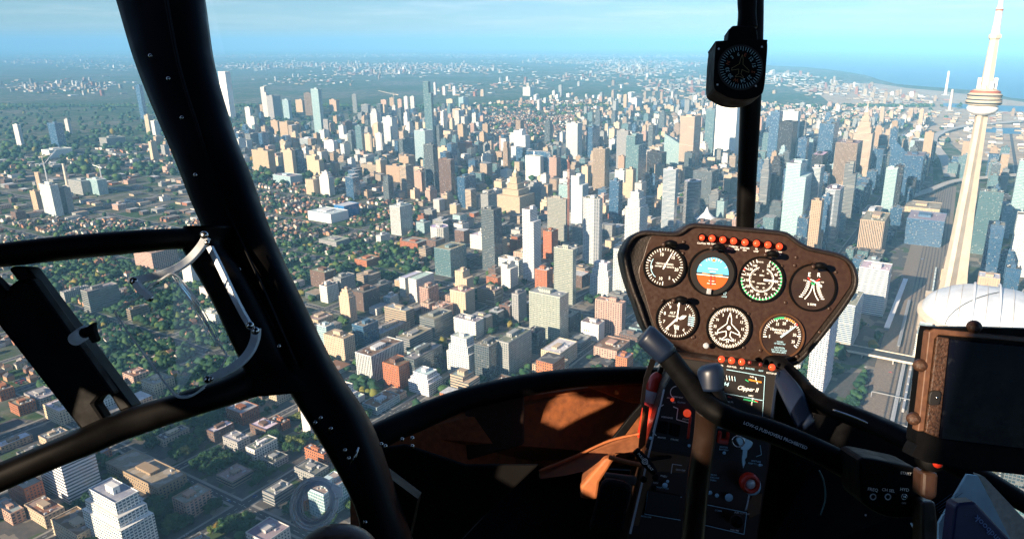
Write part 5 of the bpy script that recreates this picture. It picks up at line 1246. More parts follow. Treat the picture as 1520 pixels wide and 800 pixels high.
def add_ring(a, pl, u, v, r0, r1, h, m=0, a0=0, a1=360, seg=48, h1=None):
    h1 = h if h1 is None else h1; n = max(2, int(seg * (a1 - a0) / 360)); v_ = []; f = []
    for i in range(n + 1):
        t = R(a0 + (a1 - a0) * i / n); v_ += [pl.P(u + r0 * math.sin(t), v + r0 * math.cos(t), h), pl.P(u + r1 * math.sin(t), v + r1 * math.cos(t), h1)]
    for i in range(n): f.append((2 * i, 2 * i + 1, 2 * i + 3, 2 * i + 2))
    a.add(v_, f, m)
def add_text(a, pl, s, u, v, size, h, m=0, rot=0.0, sx=1.0, shear=0.0):
    vs_, fs = text2d(s); c, q = math.cos(R(rot)), math.sin(R(rot))
    a.add([pl.P(u + (x * sx + y * shear) * size * c - y * size * q, v + (x * sx + y * shear) * size * q + y * size * c, h) for x, y in vs_], fs, m)
DM = [M_MRK, M_DIAL, M_GRN, M_ORG, M_RDP, M_BLUM, M_SKYB, M_EARTH, M_LAMP, M_LED]
W_, K_, G_, O_, RD_, BL_, SK_, EA_, LP_, LE_ = range(10)

# windscreen post, door frame and side window
post = bar_px('door_post', [(150, -60, 292, -60, .84), (175, 0, 302, 0, .83), (205, 97, 315, 92, .81), (240, 186, 341, 182, .79), (270, 256, 367, 250, .77), (302, 336, 401, 342, .75), (372, 480, 461, 474, .72), (430, 573, 502, 556, .70), (500, 684, 548, 634, .69), (536, 765, 596, 765, .68), (548, 860, 628, 860, .68)], .05, M_FRM, HELI)
bar_px('post_seam', [(238, -40, 243, -40, .80), (262, 90, 266, 90, .776), (292, 190, 296, 190, .756), (330, 300, 334, 300, .735), (385, 420, 389, 420, .70), (440, 545, 444, 545, .675)], .006, M_BLK, post)
bar_px('door_frame_top', [(-60, 372, -60, 402, .66), (0, 362, 0, 397, .66), (100, 350, 100, 386, .67), (200, 342, 200, 376, .68), (262, 339, 262, 370, .70), (330, 336, 320, 372, .73)], .04, M_FRM, HELI)
bar_px('door_frame_side', [(280, 336, 340, 336, .715), (276, 366, 335, 366, .715), (292, 400, 360, 398, .71), (322, 452, 385, 440, .70), (348, 505, 410, 490, .69), (366, 540, 440, 540, .69), (372, 585, 480, 575, .69)], .045, M_FRM, HELI)
bar_px('door_frame_bottom', [(-60, 712, -60, 762, .60), (0, 686, 0, 730, .61), (120, 635, 122, 678, .63), (195, 604, 205, 646, .65), (311, 568, 318, 608, .67), (370, 541, 372, 590, .69), (440, 530, 450, 575, .70)], .045, M_FRM, HELI)
prism_px('window_corner', [(300, 572), (340, 562), (356, 545), (362, 520), (382, 520), (392, 570), (330, 590)], .69, .02, M_FRM, HELI, .003)
tr_ = prism_px('window_rail', [(17, 395), (39, 396), (196, 605), (178, 612), (165, 590), (12, 400)], .655, .018, M_FRM, HELI, .003)
rp = prism_px('sliding_rail_plate', [(-60, 395), (-20, 405), (9, 434), (13, 424), (24, 415), (34, 417), (44, 412), (168, 586), (150, 586), (139, 599), (157, 626), (122, 642), (0, 487), (-60, 410)], .645, .015, M_BLK, HELI, .003)
# side window pull-out vent: arms, pivots, clear flap
arm = M_ALU
def flat_arm(name, pts, w_, parent, th=.006):
    st = smooth_path(pts, 8); A_ = []; 
    for i, (x, y, d) in enumerate(st):
        j, k = st[min(i + 1, len(st) - 1)], st[max(i - 1, 0)]; dx, dy = j[0] - k[0], j[1] - k[1]; l = math.hypot(dx, dy); nx, ny = -dy / l * w_ / 2, dx / l * w_ / 2
        A_.append((x + nx, y + ny, x - nx, y - ny, d))
    V = []; F = []
    for lx, ly, rx, ry, d in A_:
        a, b = PX(lx, ly, d), PX(rx, ry, d); V += [a, b, b + FW * th, a + FW * th]
    n = len(A_)
    for i in range(n - 1):
        for q_ in range(4): F.append((i * 4 + q_, i * 4 + (q_ + 1) % 4, (i + 1) * 4 + (q_ + 1) % 4, (i + 1) * 4 + q_))
    F += [(0, 1, 2, 3), ((n - 1) * 4 + 3, (n - 1) * 4 + 2, (n - 1) * 4 + 1, (n - 1) * 4)]
    o = obj(name, sub(V), F, arm, parent); bm = bmesh.new(); bm.from_mesh(o.data); bmesh.ops.recalc_face_normals(bm, faces=bm.faces); bm.to_mesh(o.data); bm.free(); return bevel(o, .0012)
vent = empty('window_vent', (0, 0, 0)); vent.parent = HELI
flat_arm('upper_arm', [(304, 352, .66), (296, 366, .655), (280, 384, .65), (262, 397, .64), (240, 406, .63), (218, 412, .625), (199, 416, .62)], 11, vent)
flat_arm('hinge_bar', [(309, 366, .67), (325, 398, .665), (345, 440, .66), (362, 472, .66), (372, 488, .66)], 8, vent)
flat_arm('lower_arm', [(378, 488, .65), (377, 502, .65), (370, 520, .645), (358, 535, .64), (342, 547, .635), (322, 557, .63), (306, 565, .63)], 12, vent)
flat_arm('catch_bracket', [(199, 420, .618), (206, 430, .618), (215, 437, .618), (221, 443, .618)], 9, vent)
for x, y, r in ((303, 349, 6), (307, 360, 4), (199, 417, 6.5), (222, 442, 6), (371, 483, 6), (379, 491, 6), (308, 563, 6), (313, 562, 4)): ball_px('pivot', x, y, .622 if x < 330 else .645, r, M_CHR, vent, .7)
flo = [(171, 463, .62), (190, 450, .62), (212, 439, .62), (222, 425, .62), (240, 414, .62), (254, 406, .625), (266, 412, .63), (282, 432, .64), (302, 470, .645), (320, 502, .645), (334, 522, .64), (336, 530, .64), (326, 548, .635), (310, 566, .63), (302, 574, .63), (290, 584, .625), (275, 589, .62), (264, 587, .62), (258, 582, .62), (240, 560, .62), (215, 525, .62), (190, 493, .62)]
V = []; F = []; n = len(flo); th = .0035
V = [PX(*p) for p in flo] + [PX(*p) + FW * th for p in flo]
obj('clear_flap', sub(V), [tuple(range(n))], M_PLEXI, vent)
pth = flo + [flo[0]]; tube_px('flap_edge', [(x, y, d, 1.3) for x, y, d in pth], M_PLEXE, vent, 6, 3)
tube_px('flap_lip', [(171, 466, .619, .9), (200, 508, .619, .9), (240, 562, .619, 1.0), (257, 584, .619, 1.3), (270, 590, .619, 1.5), (286, 587, .62, 1.3), (304, 575, .625, 1.0)], M_WHP, vent, 6, 6)
for q_ in range(4):
    tube_px('bend_line', [(256 + q_ * 5, 410 + q_ * 2, .63, .7), (280 + q_ * 4, 444, .64, .8), (302 + q_ * 4, 482, .642, .8), (322 + q_ * 3, 514, .64, .6)], M_PLEXE, vent, 5, 6)
# latch knob
kn = tube_px('latch_knob', [(112, 503, .60, 10), (122, 496, .592, 10.5), (128, 492, .588, 10)], M_WHP, HELI, 20, 0)
tube_px('wing_nut', [(126, 494, .587, 8), (134, 491, .580, 7.5)], M_BLK, kn, 12, 0); prism_px('wing', [(127, 486), (138, 478), (138, 488), (144, 506), (136, 510), (129, 499)], .58, .006, M_BLK, kn, .001)
# screws along the frames
for x, y, d in [(223, 83, .79), (250, 117, .775), (270, 175, .765), (290, 260, .745), (355, 400, .71), (414, 514, .68), (468, 627, .665), (476, 620, .665), (491, 636, .665), (512, 668, .66), (518, 680, .66), (542, 775, .65), (566, 659, .66), (572, 662, .66), (597, 652, .66), (612, 650, .66), (612, 662, .66)]:
    b = ball_px('screw', x, y, d - .008, 3.2, M_CHR, post, .6, 1)
wb_ = Acc(); wb_.tube([PX(520, 690, .655) - ROOT, PX(528, 676, .65) - ROOT, PX(532, 664, .655) - ROOT], .0012, 6); wb_.build('wire', M_CHR, HELI, True)
# round clear snap vent in the lower window
rv = empty('round_vent', (0, 0, 0)); rv.parent = HELI
def ring_tube(name, cx, cy, d, rx, ry, rot, rr, mat, parent, a0=0, a1=360, dz=0.0):
    pts = []
    for i in range(41):
        t = R(a0 + (a1 - a0) * i / 40); x, y = rx * math.cos(t), ry * math.sin(t); c, s_ = math.cos(R(rot)), math.sin(R(rot)); pts.append((cx + x * c - y * s_, cy + x * s_ + y * c, d, rr))
    return tube_px(name, pts, mat, parent, 8, 0)
pl = Plane2D(468, 748, .60, 25)
for i_, (rx, ry, rr) in enumerate(((33, 40, 2.4), (29, 36, 1.6), (24, 31, 3.0), (20, 27, 1.4))):
    ring_tube('vent_ring', 466 + i_ * 1.2, 748 - i_, .60 - .004 * i_, rx, ry, 25, rr, M_PLEXE if i_ != 2 else M_WHP, rv)
q = Acc(); V = []; F = []
for i in range(40):
    t = 2 * math.pi * i / 40; c, s_ = math.cos(R(25)), math.sin(R(25))
    for k_, (rx, ry, d) in enumerate(((33, 40, .60), (34, 41, .616), (24, 31, .592))):
        x, y = rx * math.cos(t), ry * math.sin(t); V.append(PX(468 + x * c - y * s_, 748 + x * s_ + y * c, d) - ROOT)
for i in range(40):
    j = (i + 1) % 40; F += [(i * 3, j * 3, j * 3 + 1, i * 3 + 1), (i * 3, i * 3 + 2, j * 3 + 2, j * 3)]
q.add(V, F); q.build('vent_collar', milky('milky_collar', (.98, .98, 1), .55), rv, True)
prism_px('vent_tab', [(492, 718), (506, 724), (508, 738), (496, 742), (499, 732), (490, 728)], .59, .004, M_PLEXE, rv, .001)
prism_px('lower_pane_corner', [(505, 690), (530, 720), (538, 750), (536, 775), (520, 800), (600, 830), (620, 740), (540, 680)], .70, .02, M_FRM, HELI)
# padded rest at the bottom edge
ball = ball_px('padded_armrest', 502, 822, .55, 52, plain('worn_brown_leather', (.10, .05, .025), .38, nz=.3, scale=120, bump=.2), HELI, 1.0, 3); ball.scale = (1.15, .8, .85)

# lower nose: windscreen sill and the inner lining below it
bar_px('windscreen_sill', [(520, 645, 540, 690, 1.06), (560, 626, 575, 662, 1.08), (610, 604, 622, 640, 1.12), (680, 578, 690, 610, 1.16), (760, 559, 766, 590, 1.2), (840, 548, 842, 576, 1.22), (900, 545, 900, 571, 1.24), (965, 545, 965, 570, 1.25), (1040, 552, 1040, 585, 1.25)], .05, M_BLK, HELI)
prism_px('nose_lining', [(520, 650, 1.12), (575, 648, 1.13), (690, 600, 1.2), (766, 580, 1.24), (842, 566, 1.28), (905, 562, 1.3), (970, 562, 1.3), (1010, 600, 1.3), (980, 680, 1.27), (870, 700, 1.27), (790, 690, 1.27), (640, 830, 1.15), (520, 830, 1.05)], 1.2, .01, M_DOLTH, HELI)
prism_px('sunlit_nose_leather', [(880, 571), (956, 569), (956, 600), (930, 597), (900, 585), (870, 574)], 1.262, .012, M_OLTH, HELI, .004)  # tan sheet cut to the sunlit strip, the brightness put into its colour
for nm, pts in (('pocket_flap', [(690, 602), (778, 585), (778, 660), (692, 684)]),):
    o = prism_px(nm, pts, 1.19, .012, plain('pocket_carpet', (.035, .014, .008), .9, nz=.3, scale=90, bump=.4), HELI, .004)
prism_px('side_lining', [(545, 668), (600, 660), (690, 690), (800, 690), (640, 840), (560, 840)], 1.02, .01, plain('dark_lining', (.004, .0032, .003), .9, nz=.2, scale=50, ior=1.2), HELI, .003)
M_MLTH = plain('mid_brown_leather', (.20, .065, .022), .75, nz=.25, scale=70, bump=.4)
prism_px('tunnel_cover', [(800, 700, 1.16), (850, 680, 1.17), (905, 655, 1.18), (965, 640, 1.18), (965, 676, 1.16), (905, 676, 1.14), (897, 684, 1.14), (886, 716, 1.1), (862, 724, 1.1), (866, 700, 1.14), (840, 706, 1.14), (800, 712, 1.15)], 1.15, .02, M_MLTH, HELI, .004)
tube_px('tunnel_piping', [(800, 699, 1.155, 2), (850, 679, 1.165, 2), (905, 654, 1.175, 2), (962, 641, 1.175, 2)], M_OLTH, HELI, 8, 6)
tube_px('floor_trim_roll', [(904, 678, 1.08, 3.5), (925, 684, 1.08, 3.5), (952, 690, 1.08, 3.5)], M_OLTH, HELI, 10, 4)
prism_px('sunlit_floor_leather', [(862, 722), (898, 680), (915, 678), (890, 716), (886, 742), (861, 740)], 1.10, .02, M_OLTH, HELI, .004)  # the floor's sun patch, built as a brighter piece of leather
prism_px('strap_band', [(868, 700), (940, 612), (958, 592), (960, 606), (946, 622), (885, 704)], 1.2, .01, M_BLK, HELI, .002)
fl_ = prism_px('footwell_floor', [(640, 850, 1.2), (790, 690, 1.28), (960, 700, 1.28), (1000, 850, 1.15)], 1.2, .01, M_BLK, HELI)
o = prism_px('pedal_pad', [(893, 718), (903, 712), (932, 718), (938, 730), (926, 790), (874, 790)], 1.02, .02, M_BLK, HELI, .006); tube_px('pad_edge', [(893, 716, 1.0, 1.0), (904, 711, 1.0, 1.0), (930, 717, 1.0, 1.0), (937, 728, 1.0, 1.0), (930, 760, 1.0, 1.0)], M_PNL, o, 6, 5)
prism_px('pedal_plate', [(898, 702), (946, 708), (944, 722), (897, 712)], 1.05, .01, plain('grey_floor_plate', (.05, .045, .04), .6, nz=.2), HELI, .003)
prism_px('nose_floor', [(560, 690), (700, 650), (1000, 600), (1180, 620), (1330, 690), (1500, 770), (1560, 920), (460, 920)], 1.42, .01, M_BLK, HELI)
# right hand side of the nose
bar_px('windscreen_sill', [(1130, 540, 1165, 540, 1.18), (1166, 566, 1195, 575, 1.14), (1184, 592, 1212, 584, 1.1), (1240, 622, 1250, 596, 1.02), (1300, 646, 1308, 618, .96), (1370, 680, 1376, 650, .9), (1450, 722, 1455, 690, .86), (1530, 768, 1535, 738, .84)], .04, M_BLK, HELI)
bar_px('panel_brace', [(1146, 560, 1166, 549, 1.13), (1165, 600, 1192, 580, 1.08), (1185, 640, 1210, 625, 1.04)], .02, M_BLUP, HELI)
tube_px('sill_bead', [(1236, 608, .99, 1.6), (1280, 624, .96, 1.6), (1330, 648, .92, 1.6), (1372, 667, .88, 1.6)], M_CHR, HELI, 8, 6)
prism_px('nose_lining', [(1120, 560, 1.3), (1195, 590, 1.24), (1250, 612, 1.16), (1308, 636, 1.1), (1376, 668, 1.04), (1460, 712, .98), (1470, 850, .95), (1120, 850, 1.1)], 1.2, .01, M_BLK, HELI)
tube_px('cable', [(1216, 698, .95, 1.2), (1223, 715, .95, 1.2), (1225, 740, .95, 1.2), (1218, 764, .95, 1.2)], plain('green_cable', (.03, .09, .09), .4), HELI, 8, 6)

# strut and compass
bar_px('centre_strut', [(1097, -60, 1134, -60, 1.12), (1097, 0, 1133, 0, 1.13), (1098, 60, 1132, 60, 1.14), (1099, 150, 1129, 150, 1.16), (1096, 250, 1123, 250, 1.2), (1093, 345, 1118, 345, 1.24)], .03, M_FRM, HELI)
cp = empty('compass', (0, 0, 0)); cp.parent = HELI
bar_px('compass_stalk', [(1095, -60, 1123, -60, 1.0), (1095, 0, 1123, 0, 1.0), (1096, 20, 1122, 20, 1.0), (1094, 42, 1124, 42, 1.0)], .02, M_BLK, cp)
prism_px('compass_neck', [(1082, 44), (1088, 38), (1118, 38), (1124, 44), (1126, 64), (1080, 64)], .98, .03, M_BLK, cp, .002)
prism_px('compass_case', smooth_path([(1063, 66), (1068, 61), (1132, 59), (1139, 64), (1138, 90), (1134, 132), (1126, 143), (1105, 148), (1085, 146), (1070, 139), (1060, 130), (1060, 100)], 4, True), .95, .05, M_BLK, cp, .003)
pl = Plane2D(1099, 101, .949, 8); q = Acc(); add_ring(q, pl, 0, 0, 30.5, 34, .001, 1)
for i in range(48): t = R(i * 7.5); r0 = 26 if i % 2 else 24.5; add_line(q, pl, (r0 * math.sin(t), r0 * math.cos(t)), (31 * math.sin(t), 31 * math.cos(t)), .9, .0015, 0)
for i, s in enumerate(['6', 'E', '12', '15', 'S', '21', '24', 'W', '30', '33', 'N', '3']):
    t = i * 30 - 18; add_text(q, pl, s, 19.5 * math.sin(R(t)), 19.5 * math.cos(R(t)), 7.5, .0015, 2 if s in 'NESW' else 0, -t)
pln = [(0, 19), (2, 12), (2.6, 5), (13, -3), (13, -6), (2.4, -3), (1.8, -10), (6, -13.5), (6, -15), (0, -13.6), (-6, -15), (-6, -13.5), (-1.8, -10), (-2.4, -3), (-13, -6), (-13, -3), (-2.6, 5), (-2, 12), (0, 19)]
for i in range(len(pln) - 1): add_line(q, pl, pln[i], pln[i + 1], .7, .0018, 3)
q.build('compass_card', [plain('card_blue_print', (.28, .48, .55), .6), M_DIAL, plain('card_orange_print', (.30, .07, .02), .6), plain('card_yellow_print', (.22, .18, .07), .6)], cp)
for x, y in ((1067, 73), (1131, 70), (1065, 126), (1122, 128)): ball_px('screw', x, y, .948, 1.6, M_ALU, cp, .5, 1)

# instrument panel
PT = [(42, 200), (48, 168), (64, 135), (90, 100), (125, 80), (165, 72), (230, 76), (300, 80), (330, 72), (352, 56), (375, 42), (410, 36), (470, 40), (600, 52), (760, 66), (850, 78), (880, 92), (920, 122), (965, 148), (1040, 166), (1110, 182), (1160, 205), (1195, 240), (1214, 290), (1217, 330), (1205, 375), (1165, 440), (1110, 515), (1050, 592), (985, 672), (950, 710), (915, 738), (880, 748), (830, 756), (700, 745), (500, 715), (330, 690), (235, 650), (180, 600), (150, 550), (118, 455), (90, 385), (60, 290)]
PT = [(910 + x / 3.334, 320 + y / 3.334) for x, y in PT]; PO = smooth_path(PT, 3, True); cxp = sum(p[0] for p in PT) / len(PT); cyp = sum(p[1] for p in PT) / len(PT)
IP = prism_px('instrument_panel', PO, 1.205, .09, M_LTH, HELI, .004)
def inset(pts, dpx):
    n = len(pts); out = []
    for i in range(n):
        a, b = np.array(pts[i - 1][:2]), np.array(pts[(i + 1) % n][:2]); d = (b - a) / (np.linalg.norm(b - a) + 1e-9); out.append((pts[i][0] - d[1] * dpx, pts[i][1] + d[0] * dpx))
    return out
i_in = inset(PO, 8.0)
V = []; F = []; n = len(PO)      # raised rim lip round the face
for p_, h_ in ((inset(PO, .6), 1.204), (inset(PO, 3.2), 1.194), (inset(PO, 6.5), 1.194), (i_in, 1.2035)): V += [PX(x, y, h_) for x, y in p_]
for k_ in range(3):
    for i in range(n): F.append((k_ * n + i, k_ * n + (i + 1) % n, (k_ + 1) * n + (i + 1) % n, (k_ + 1) * n + i))
obj('padded_rim', sub(V), F, M_LTH, IP, None, True)
FC = [(935 + 0, 0)]
fpts = [(955, 382), (966, 352), (985, 347), (1010, 345), (1030, 337), (1060, 336), (1120, 342), (1160, 347), (1176, 356), (1200, 368), (1235, 376), (1258, 392), (1264, 418), (1252, 440), (1225, 476), (1195, 514), (1175, 532), (1150, 536), (1060, 528), (1010, 520), (985, 505), (970, 480), (958, 440), (948, 405)]
prism_px('panel_face', smooth_path(fpts, 4, True), 1.2015, .004, M_PNL, IP, .0008)
def screw(x, y, r=2.6): 
    s_ = ball_px('screw', x, y, 1.2, r, M_PNL, IP, .35, 1); return s_
for x, y in [(1015, 359), (1014, 376), (1085, 384), (1052, 384), (1182, 382), (1161, 395), (1241, 404), (1180, 394), (1166, 449), (1231, 458), (1115, 446), (1217, 493), (1028, 501), (1111, 466), (1129, 520), (1183, 529), (1030, 500), (1060, 458), (1104, 516), (984, 446)]: screw(x, y)
D0 = 1.1985
def gauge(name, cx, cy, r, rot=6, ring=M_BLK):
    g = empty(name, (0, 0, 0)); g.parent = HELI; pl = Plane2D(cx, cy, D0, rot); b = Acc()
    add_ring(b, pl, 0, 0, r + 2.6, r + 2.2, 0, 0, h1=.003); add_ring(b, pl, 0, 0, r + 2.2, r + .4, .003, 0); add_ring(b, pl, 0, 0, r + .4, r - .6, .003, 0, h1=-.001)
    b.build('bezel', ring, g, True)
    d = Acc(); add_disc(d, pl, 0, 0, r, .0006); d.build('dial', M_DIALB, g); return g, pl
M_DIALB = plain('warm_black_dial', (.03, .016, .010), .4, nz=.2, scale=40)
def ticks(q, pl, a0, a1, n, r0, r1, wd, m=0, major=0, rM=None):
    for i in range(n + 1):
        t = R(a0 + (a1 - a0) * i / n); ri = rM if (major and i % major == 0 and rM) else r0
        add_line(q, pl, (ri * math.sin(t), ri * math.cos(t)), (r1 * math.sin(t), r1 * math.cos(t)), wd * (1.5 if major and i % major == 0 else 1), .0012, m)
def nums(q, pl, lst, r, size, m=0, sx=.9):
    for s, t in lst: add_text(q, pl, s, r * math.sin(R(t)), r * math.cos(R(t)), size, .0013, m, sx=sx)
def needle(g, pl, t, l, wd, tail=0, m=M_MRK, name='needle', h=.002, tip=None):
    q = Acc(); t = R(t); d = (math.sin(t), math.cos(t)); s_ = (d[1], -d[0]); p0 = (-d[0] * tail, -d[1] * tail); p1 = (d[0] * l, d[1] * l); tp = wd * .35
    add_poly(q, pl, [(p0[0] - s_[0] * wd / 2, p0[1] - s_[1] * wd / 2), (p0[0] + s_[0] * wd / 2, p0[1] + s_[1] * wd / 2), (p1[0] + s_[0] * tp, p1[1] + s_[1] * tp), (p1[0] - s_[0] * tp, p1[1] - s_[1] * tp)], h); return q.build(name, m, g)
# vertical speed
g, pl = gauge('vertical_speed_indicator', 986, 396, 29); q = Acc(); ticks(q, pl, -180, 140, 36, 24, 27.5, .9, 0, 6, 22); nums(q, pl, [('10', -18), ('15', 38), ('20', 98), ('10', 192), ('5', 150), ('0', 262)], 18.5, 6.5)
add_text(q, pl, 'VERTICAL SPEED', 0, 4, 3.6, .0013); add_text(q, pl, '100 FEET PER MINUTE', 0, 0, 3.0, .0013); add_ring(q, pl, 0, 0, 19.6, 20.6, .0012, 5, 215, 300); q.build('dial_marking', DM, g); needle(g, pl, 24, 23, 2.0, 4)
# artificial horizon
g, pl = gauge('attitude_indicator', 1056, 404, 33); q = Acc(); c_ = (1.5, -2); rr = 24
def half(up, off, rot, m, r=rr):
    pts = []
    for i in range(25):
        t = math.pi * i / 24; x = math.cos(t) * r; y = math.sin(t) * r * (1 if up else -1)
        y = y + 0; pts.append((x, y))
    pts = [(x, max(y, off) if up else min(y, off)) for x, y in pts]; add_poly(q, pl, [(c_[0] + x, c_[1] + y) for x, y in pts], .0014, m)
half(True, -3, 0, 6); q2 = [(-rr * .99, -3), (rr * .99, -3)]
pts = [(rr * math.cos(t), rr * math.sin(t)) for t in np.linspace(math.pi + .13, 2 * math.pi - .13, 20)]; add_poly(q, pl, [(c_[0] + x, c_[1] + min(y, -3)) for x, y in pts], .0014, 7)
add_line(q, pl, (c_[0] - rr, c_[1] - 3), (c_[0] + rr, c_[1] - 3), 1.4, .0016, 0)
for k_, w2 in ((6, 9), (10, 15), (-8, 9), (-12, 13)): add_line(q, pl, (c_[0] - w2 / 2, c_[1] - 3 + k_), (c_[0] + w2 / 2, c_[1] - 3 + k_), .9, .0016, 0)
for s in (-1, 1): add_line(q, pl, (c_[0] + s * 4, c_[1] - 2), (c_[0] + s * 15, c_[1] - .5), 1.6, .0022, 3)
add_poly(q, pl, [(c_[0] - 3, c_[1] + 18), (c_[0] + 3, c_[1] + 18), (c_[0], c_[1] + 23)], .0018, 3); add_line(q, pl, (c_[0] - 2, c_[1] - 3), (c_[0] - 1, c_[1] - 18), 2.4, .002, 4); add_line(q, pl, (c_[0] + 3, c_[1] - 3), (c_[0] + 5, c_[1] - 14), 1.4, .002, 4)
for t in (-60, -30, -20, -10, 10, 20, 30, 60): add_line(q, pl, (c_[0] + 20 * math.sin(R(t)), c_[1] + 20 * math.cos(R(t))), (c_[0] + 23.5 * math.sin(R(t)), c_[1] + 23.5 * math.cos(R(t))), .8, .0018, 0)
add_ring(q, pl, 0, -1, 26, 32.5, .0021, 1, 40, 320) if False else None
q.build('dial_marking', DM, g); b2 = Acc(); add_ring(b2, pl, c_[0], c_[1], 24, 32, .0024, 0); b2.build('mask_ring', M_DIAL, g)
prism_px('caging_tab', [(1050, 428), (1056, 429), (1055, 437), (1049, 436)], 1.19, .003, M_WHP, g)
# airspeed
g, pl = gauge('airspeed_indicator', 1130, 415, 32, 6); q = Acc(); add_ring(q, pl, 0, 0, 28.6, 30.6, .0011, 2, 25, 268); add_ring(q, pl, 0, 0, 28.6, 30.6, .0011, 4, 292, 300); add_ring(q, pl, 0, 0, 17.6, 18.6, .0012, 0, 20, 345)
ticks(q, pl, 20, 340, 32, 27, 30.6, .8, 0, 2, 25.5); ticks(q, pl, 25, 335, 40, 15.5, 18.2, .6)
nums(q, pl, [('20', 22), ('30', 42), ('40', 66), ('50', 92), ('60', 122), ('70', 158), ('80', 188), ('90', 214), ('100', 238), ('110', 262), ('120', 284), ('130', 306), ('140', 328)], 22.6, 5.4)
nums(q, pl, [('40', 40), ('60', 110), ('80', 160), ('100', 205), ('120', 250), ('140', 300), ('20', 5)], 12.8, 3.2); add_text(q, pl, 'MPH', 0, 6, 3.4, .0013); add_text(q, pl, 'KNOTS', -5, 25.5, 3, .0013); add_text(q, pl, 'AIRSPEED', 0, -6, 3, .0013); q.build('dial_marking', DM, g); needle(g, pl, 92, 25, 3.0, -3)
# dual tachometer
g, pl = gauge('dual_tachometer', 1206, 427, 33, 6); q = Acc(); add_text(q, pl, 'E', -7, 18.5, 8.5, .0013); add_text(q, pl, 'R', 7, 19.5, 8.5, .0013); add_text(q, pl, '% RPM', 1, -25, 4.6, .0013)
for s in (-1, 1):
    pc = []; 
    for i in range(13):
        t = i / 12; pc.append((s * (.9 + 9.5 * t ** 2.2), 6 - 24 * t))
    for i in range(12): add_line(q, pl, pc[i], pc[i + 1], 1.5, .0014, 0)
    for i in range(9): t = i / 8; x = s * (4.6 + 9 * t ** 2); add_line(q, pl, (x, 8 - 23 * t), (x + s * 5.2, 9 - 24 * t), 1.5, .0013, 0)
    add_line(q, pl, (s * 3, 9), (s * 9, 14), 1.7, .0015, 4); add_line(q, pl, (s * .5, 4), (s * 2.5, 8), 2, .0016, 2)
    add_text(q, pl, '110' if s < 0 else '110', s * 13, 9.5, 3.2, .0013)
q.build('dial_marking', DM, g); o = needle(g, pl, 0, 1, 1, 0, M_MRK, 'hub')
for s in (-1, 1):
    q = Acc(); add_line(q, pl, (s * -13, 4), (s * 5, 12), 1.5, .0022) if s < 0 else add_line(q, pl, (13, 2), (-1, 11), 1.5, .0024); q.build('needle', M_MRK, g)
q = Acc(); add_line(q, pl, (-10, 33), (-6, 38), 1, .002); add_line(q, pl, (-6, 38), (12, 39), 1, .002); q.build('wire_lead', M_PNL, g)
# altimeter
g, pl = gauge('altimeter', 1004.5, 473, 29, 6); q = Acc(); ticks(q, pl, 0, 360, 50, 24.5, 27, .8, 0, 5, 23)
nums(q, pl, [(str(i), i * 36) for i in range(10)], 19.5, 6.6); add_text(q, pl, 'ALT', -7, 8, 5, .0013); add_text(q, pl, '100 FEET', -8, 3, 3, .0013)
for k_ in range(4): add_line(q, pl, (-3 + k_ * 2.2, -9 - k_ * .3), (-1 + k_ * 1.6, -16), 1.0, .0013, 0)
for k_ in range(5): add_line(q, pl, (17, 5 - k_ * 3), (26, 4 - k_ * 3), 1.4, .0013, 5)
q.build('dial_marking', DM, g); needle(g, pl, 3, 24, 2.2, 4); needle(g, pl, 222, 22, 2.8, 3)
q = Acc(); add_poly(q, pl, [(2, 1), (8, 6), (14, 6), (10, 1), (5, -1)], .0023); q.build('short_needle', M_MRK, g)
# heading gyro
g, pl = gauge('heading_indicator', 1081.5, 486.5, 31, 6); q = Acc(); ticks(q, pl, 0, 360, 72, 26, 29.5, .75, 0, 2, 24.5); nums(q, pl, [(s, i * 30) for i, s in enumerate(['6', 'E', '12', '15', 'S', '21', '24', 'W', '30', '33', 'N', '3'])], 20.5, 5.6)
pl2 = [(0, 23), (2.6, 14), (3.4, 6), (16, -5), (16, -9), (3.4, -5), (2.6, -12), (8, -17), (7, -19), (0, -16.5), (-7, -19), (-8, -17), (-2.6, -12), (-3.4, -5), (-16, -9), (-16, -5), (-3.4, 6), (-2.6, 14), (0, 23)]
for i in range(len(pl2) - 1): add_line(q, pl, pl2[i], pl2[i + 1], 1.2, .0016, 0)
add_disc(q, pl, 0, 0, 3, .0017, 0, 14); q.build('dial_marking', DM, g)
kn = ball_px('heading_knob', 1048, 513, 1.185, 4.4, M_WHP, HELI, .8, 2)
# manifold pressure
g, pl = gauge('manifold_pressure_gauge', 1160.5, 498.5, 31, 6, plain('bronze_bezel', (.20, .09, .04), .3, metal=.6)); q = Acc(); ticks(q, pl, -98, 122, 30, 24.5, 28, 1.1, 0, 5, 22.5); add_ring(q, pl, 0, 0, 25.6, 28.2, .0014, 2, -32, 2); add_ring(q, pl, 0, 0, 25.6, 27.8, .0014, 3, 2, 38); add_ring(q, pl, 0, 0, 25, 28.6, .0015, 4, 42, 50)
nums(q, pl, [('5', -98), ('10', -62), ('15', -28), ('20', 4), ('25', 42), ('30', 80), ('35', 112)], 18.6, 6.0); add_text(q, pl, 'MANIFOLD', -3, 8, 4.4, .0013); add_text(q, pl, 'PRESSURE', -3, 4, 4.0, .0013)
add_text(q, pl, 'INCHES', -2, -9, 2.8, .0013, 5); add_text(q, pl, 'OF MERCURY', -2, -12, 2.8, .0013, 5); add_text(q, pl, 'CAUTION', -2, -18, 3.6, .0013, 5); add_text(q, pl, 'DO NOT EXCEED', -2, -21.5, 2.9, .0013, 5); add_text(q, pl, 'RED LINE LIMITS', -2, -24.5, 2.9, .0013, 5)
q.build('dial_marking', DM, g); needle(g, pl, 48, 26, 3.0, 3, plain('pale_blue_needle', (.5, .68, .8), .5))
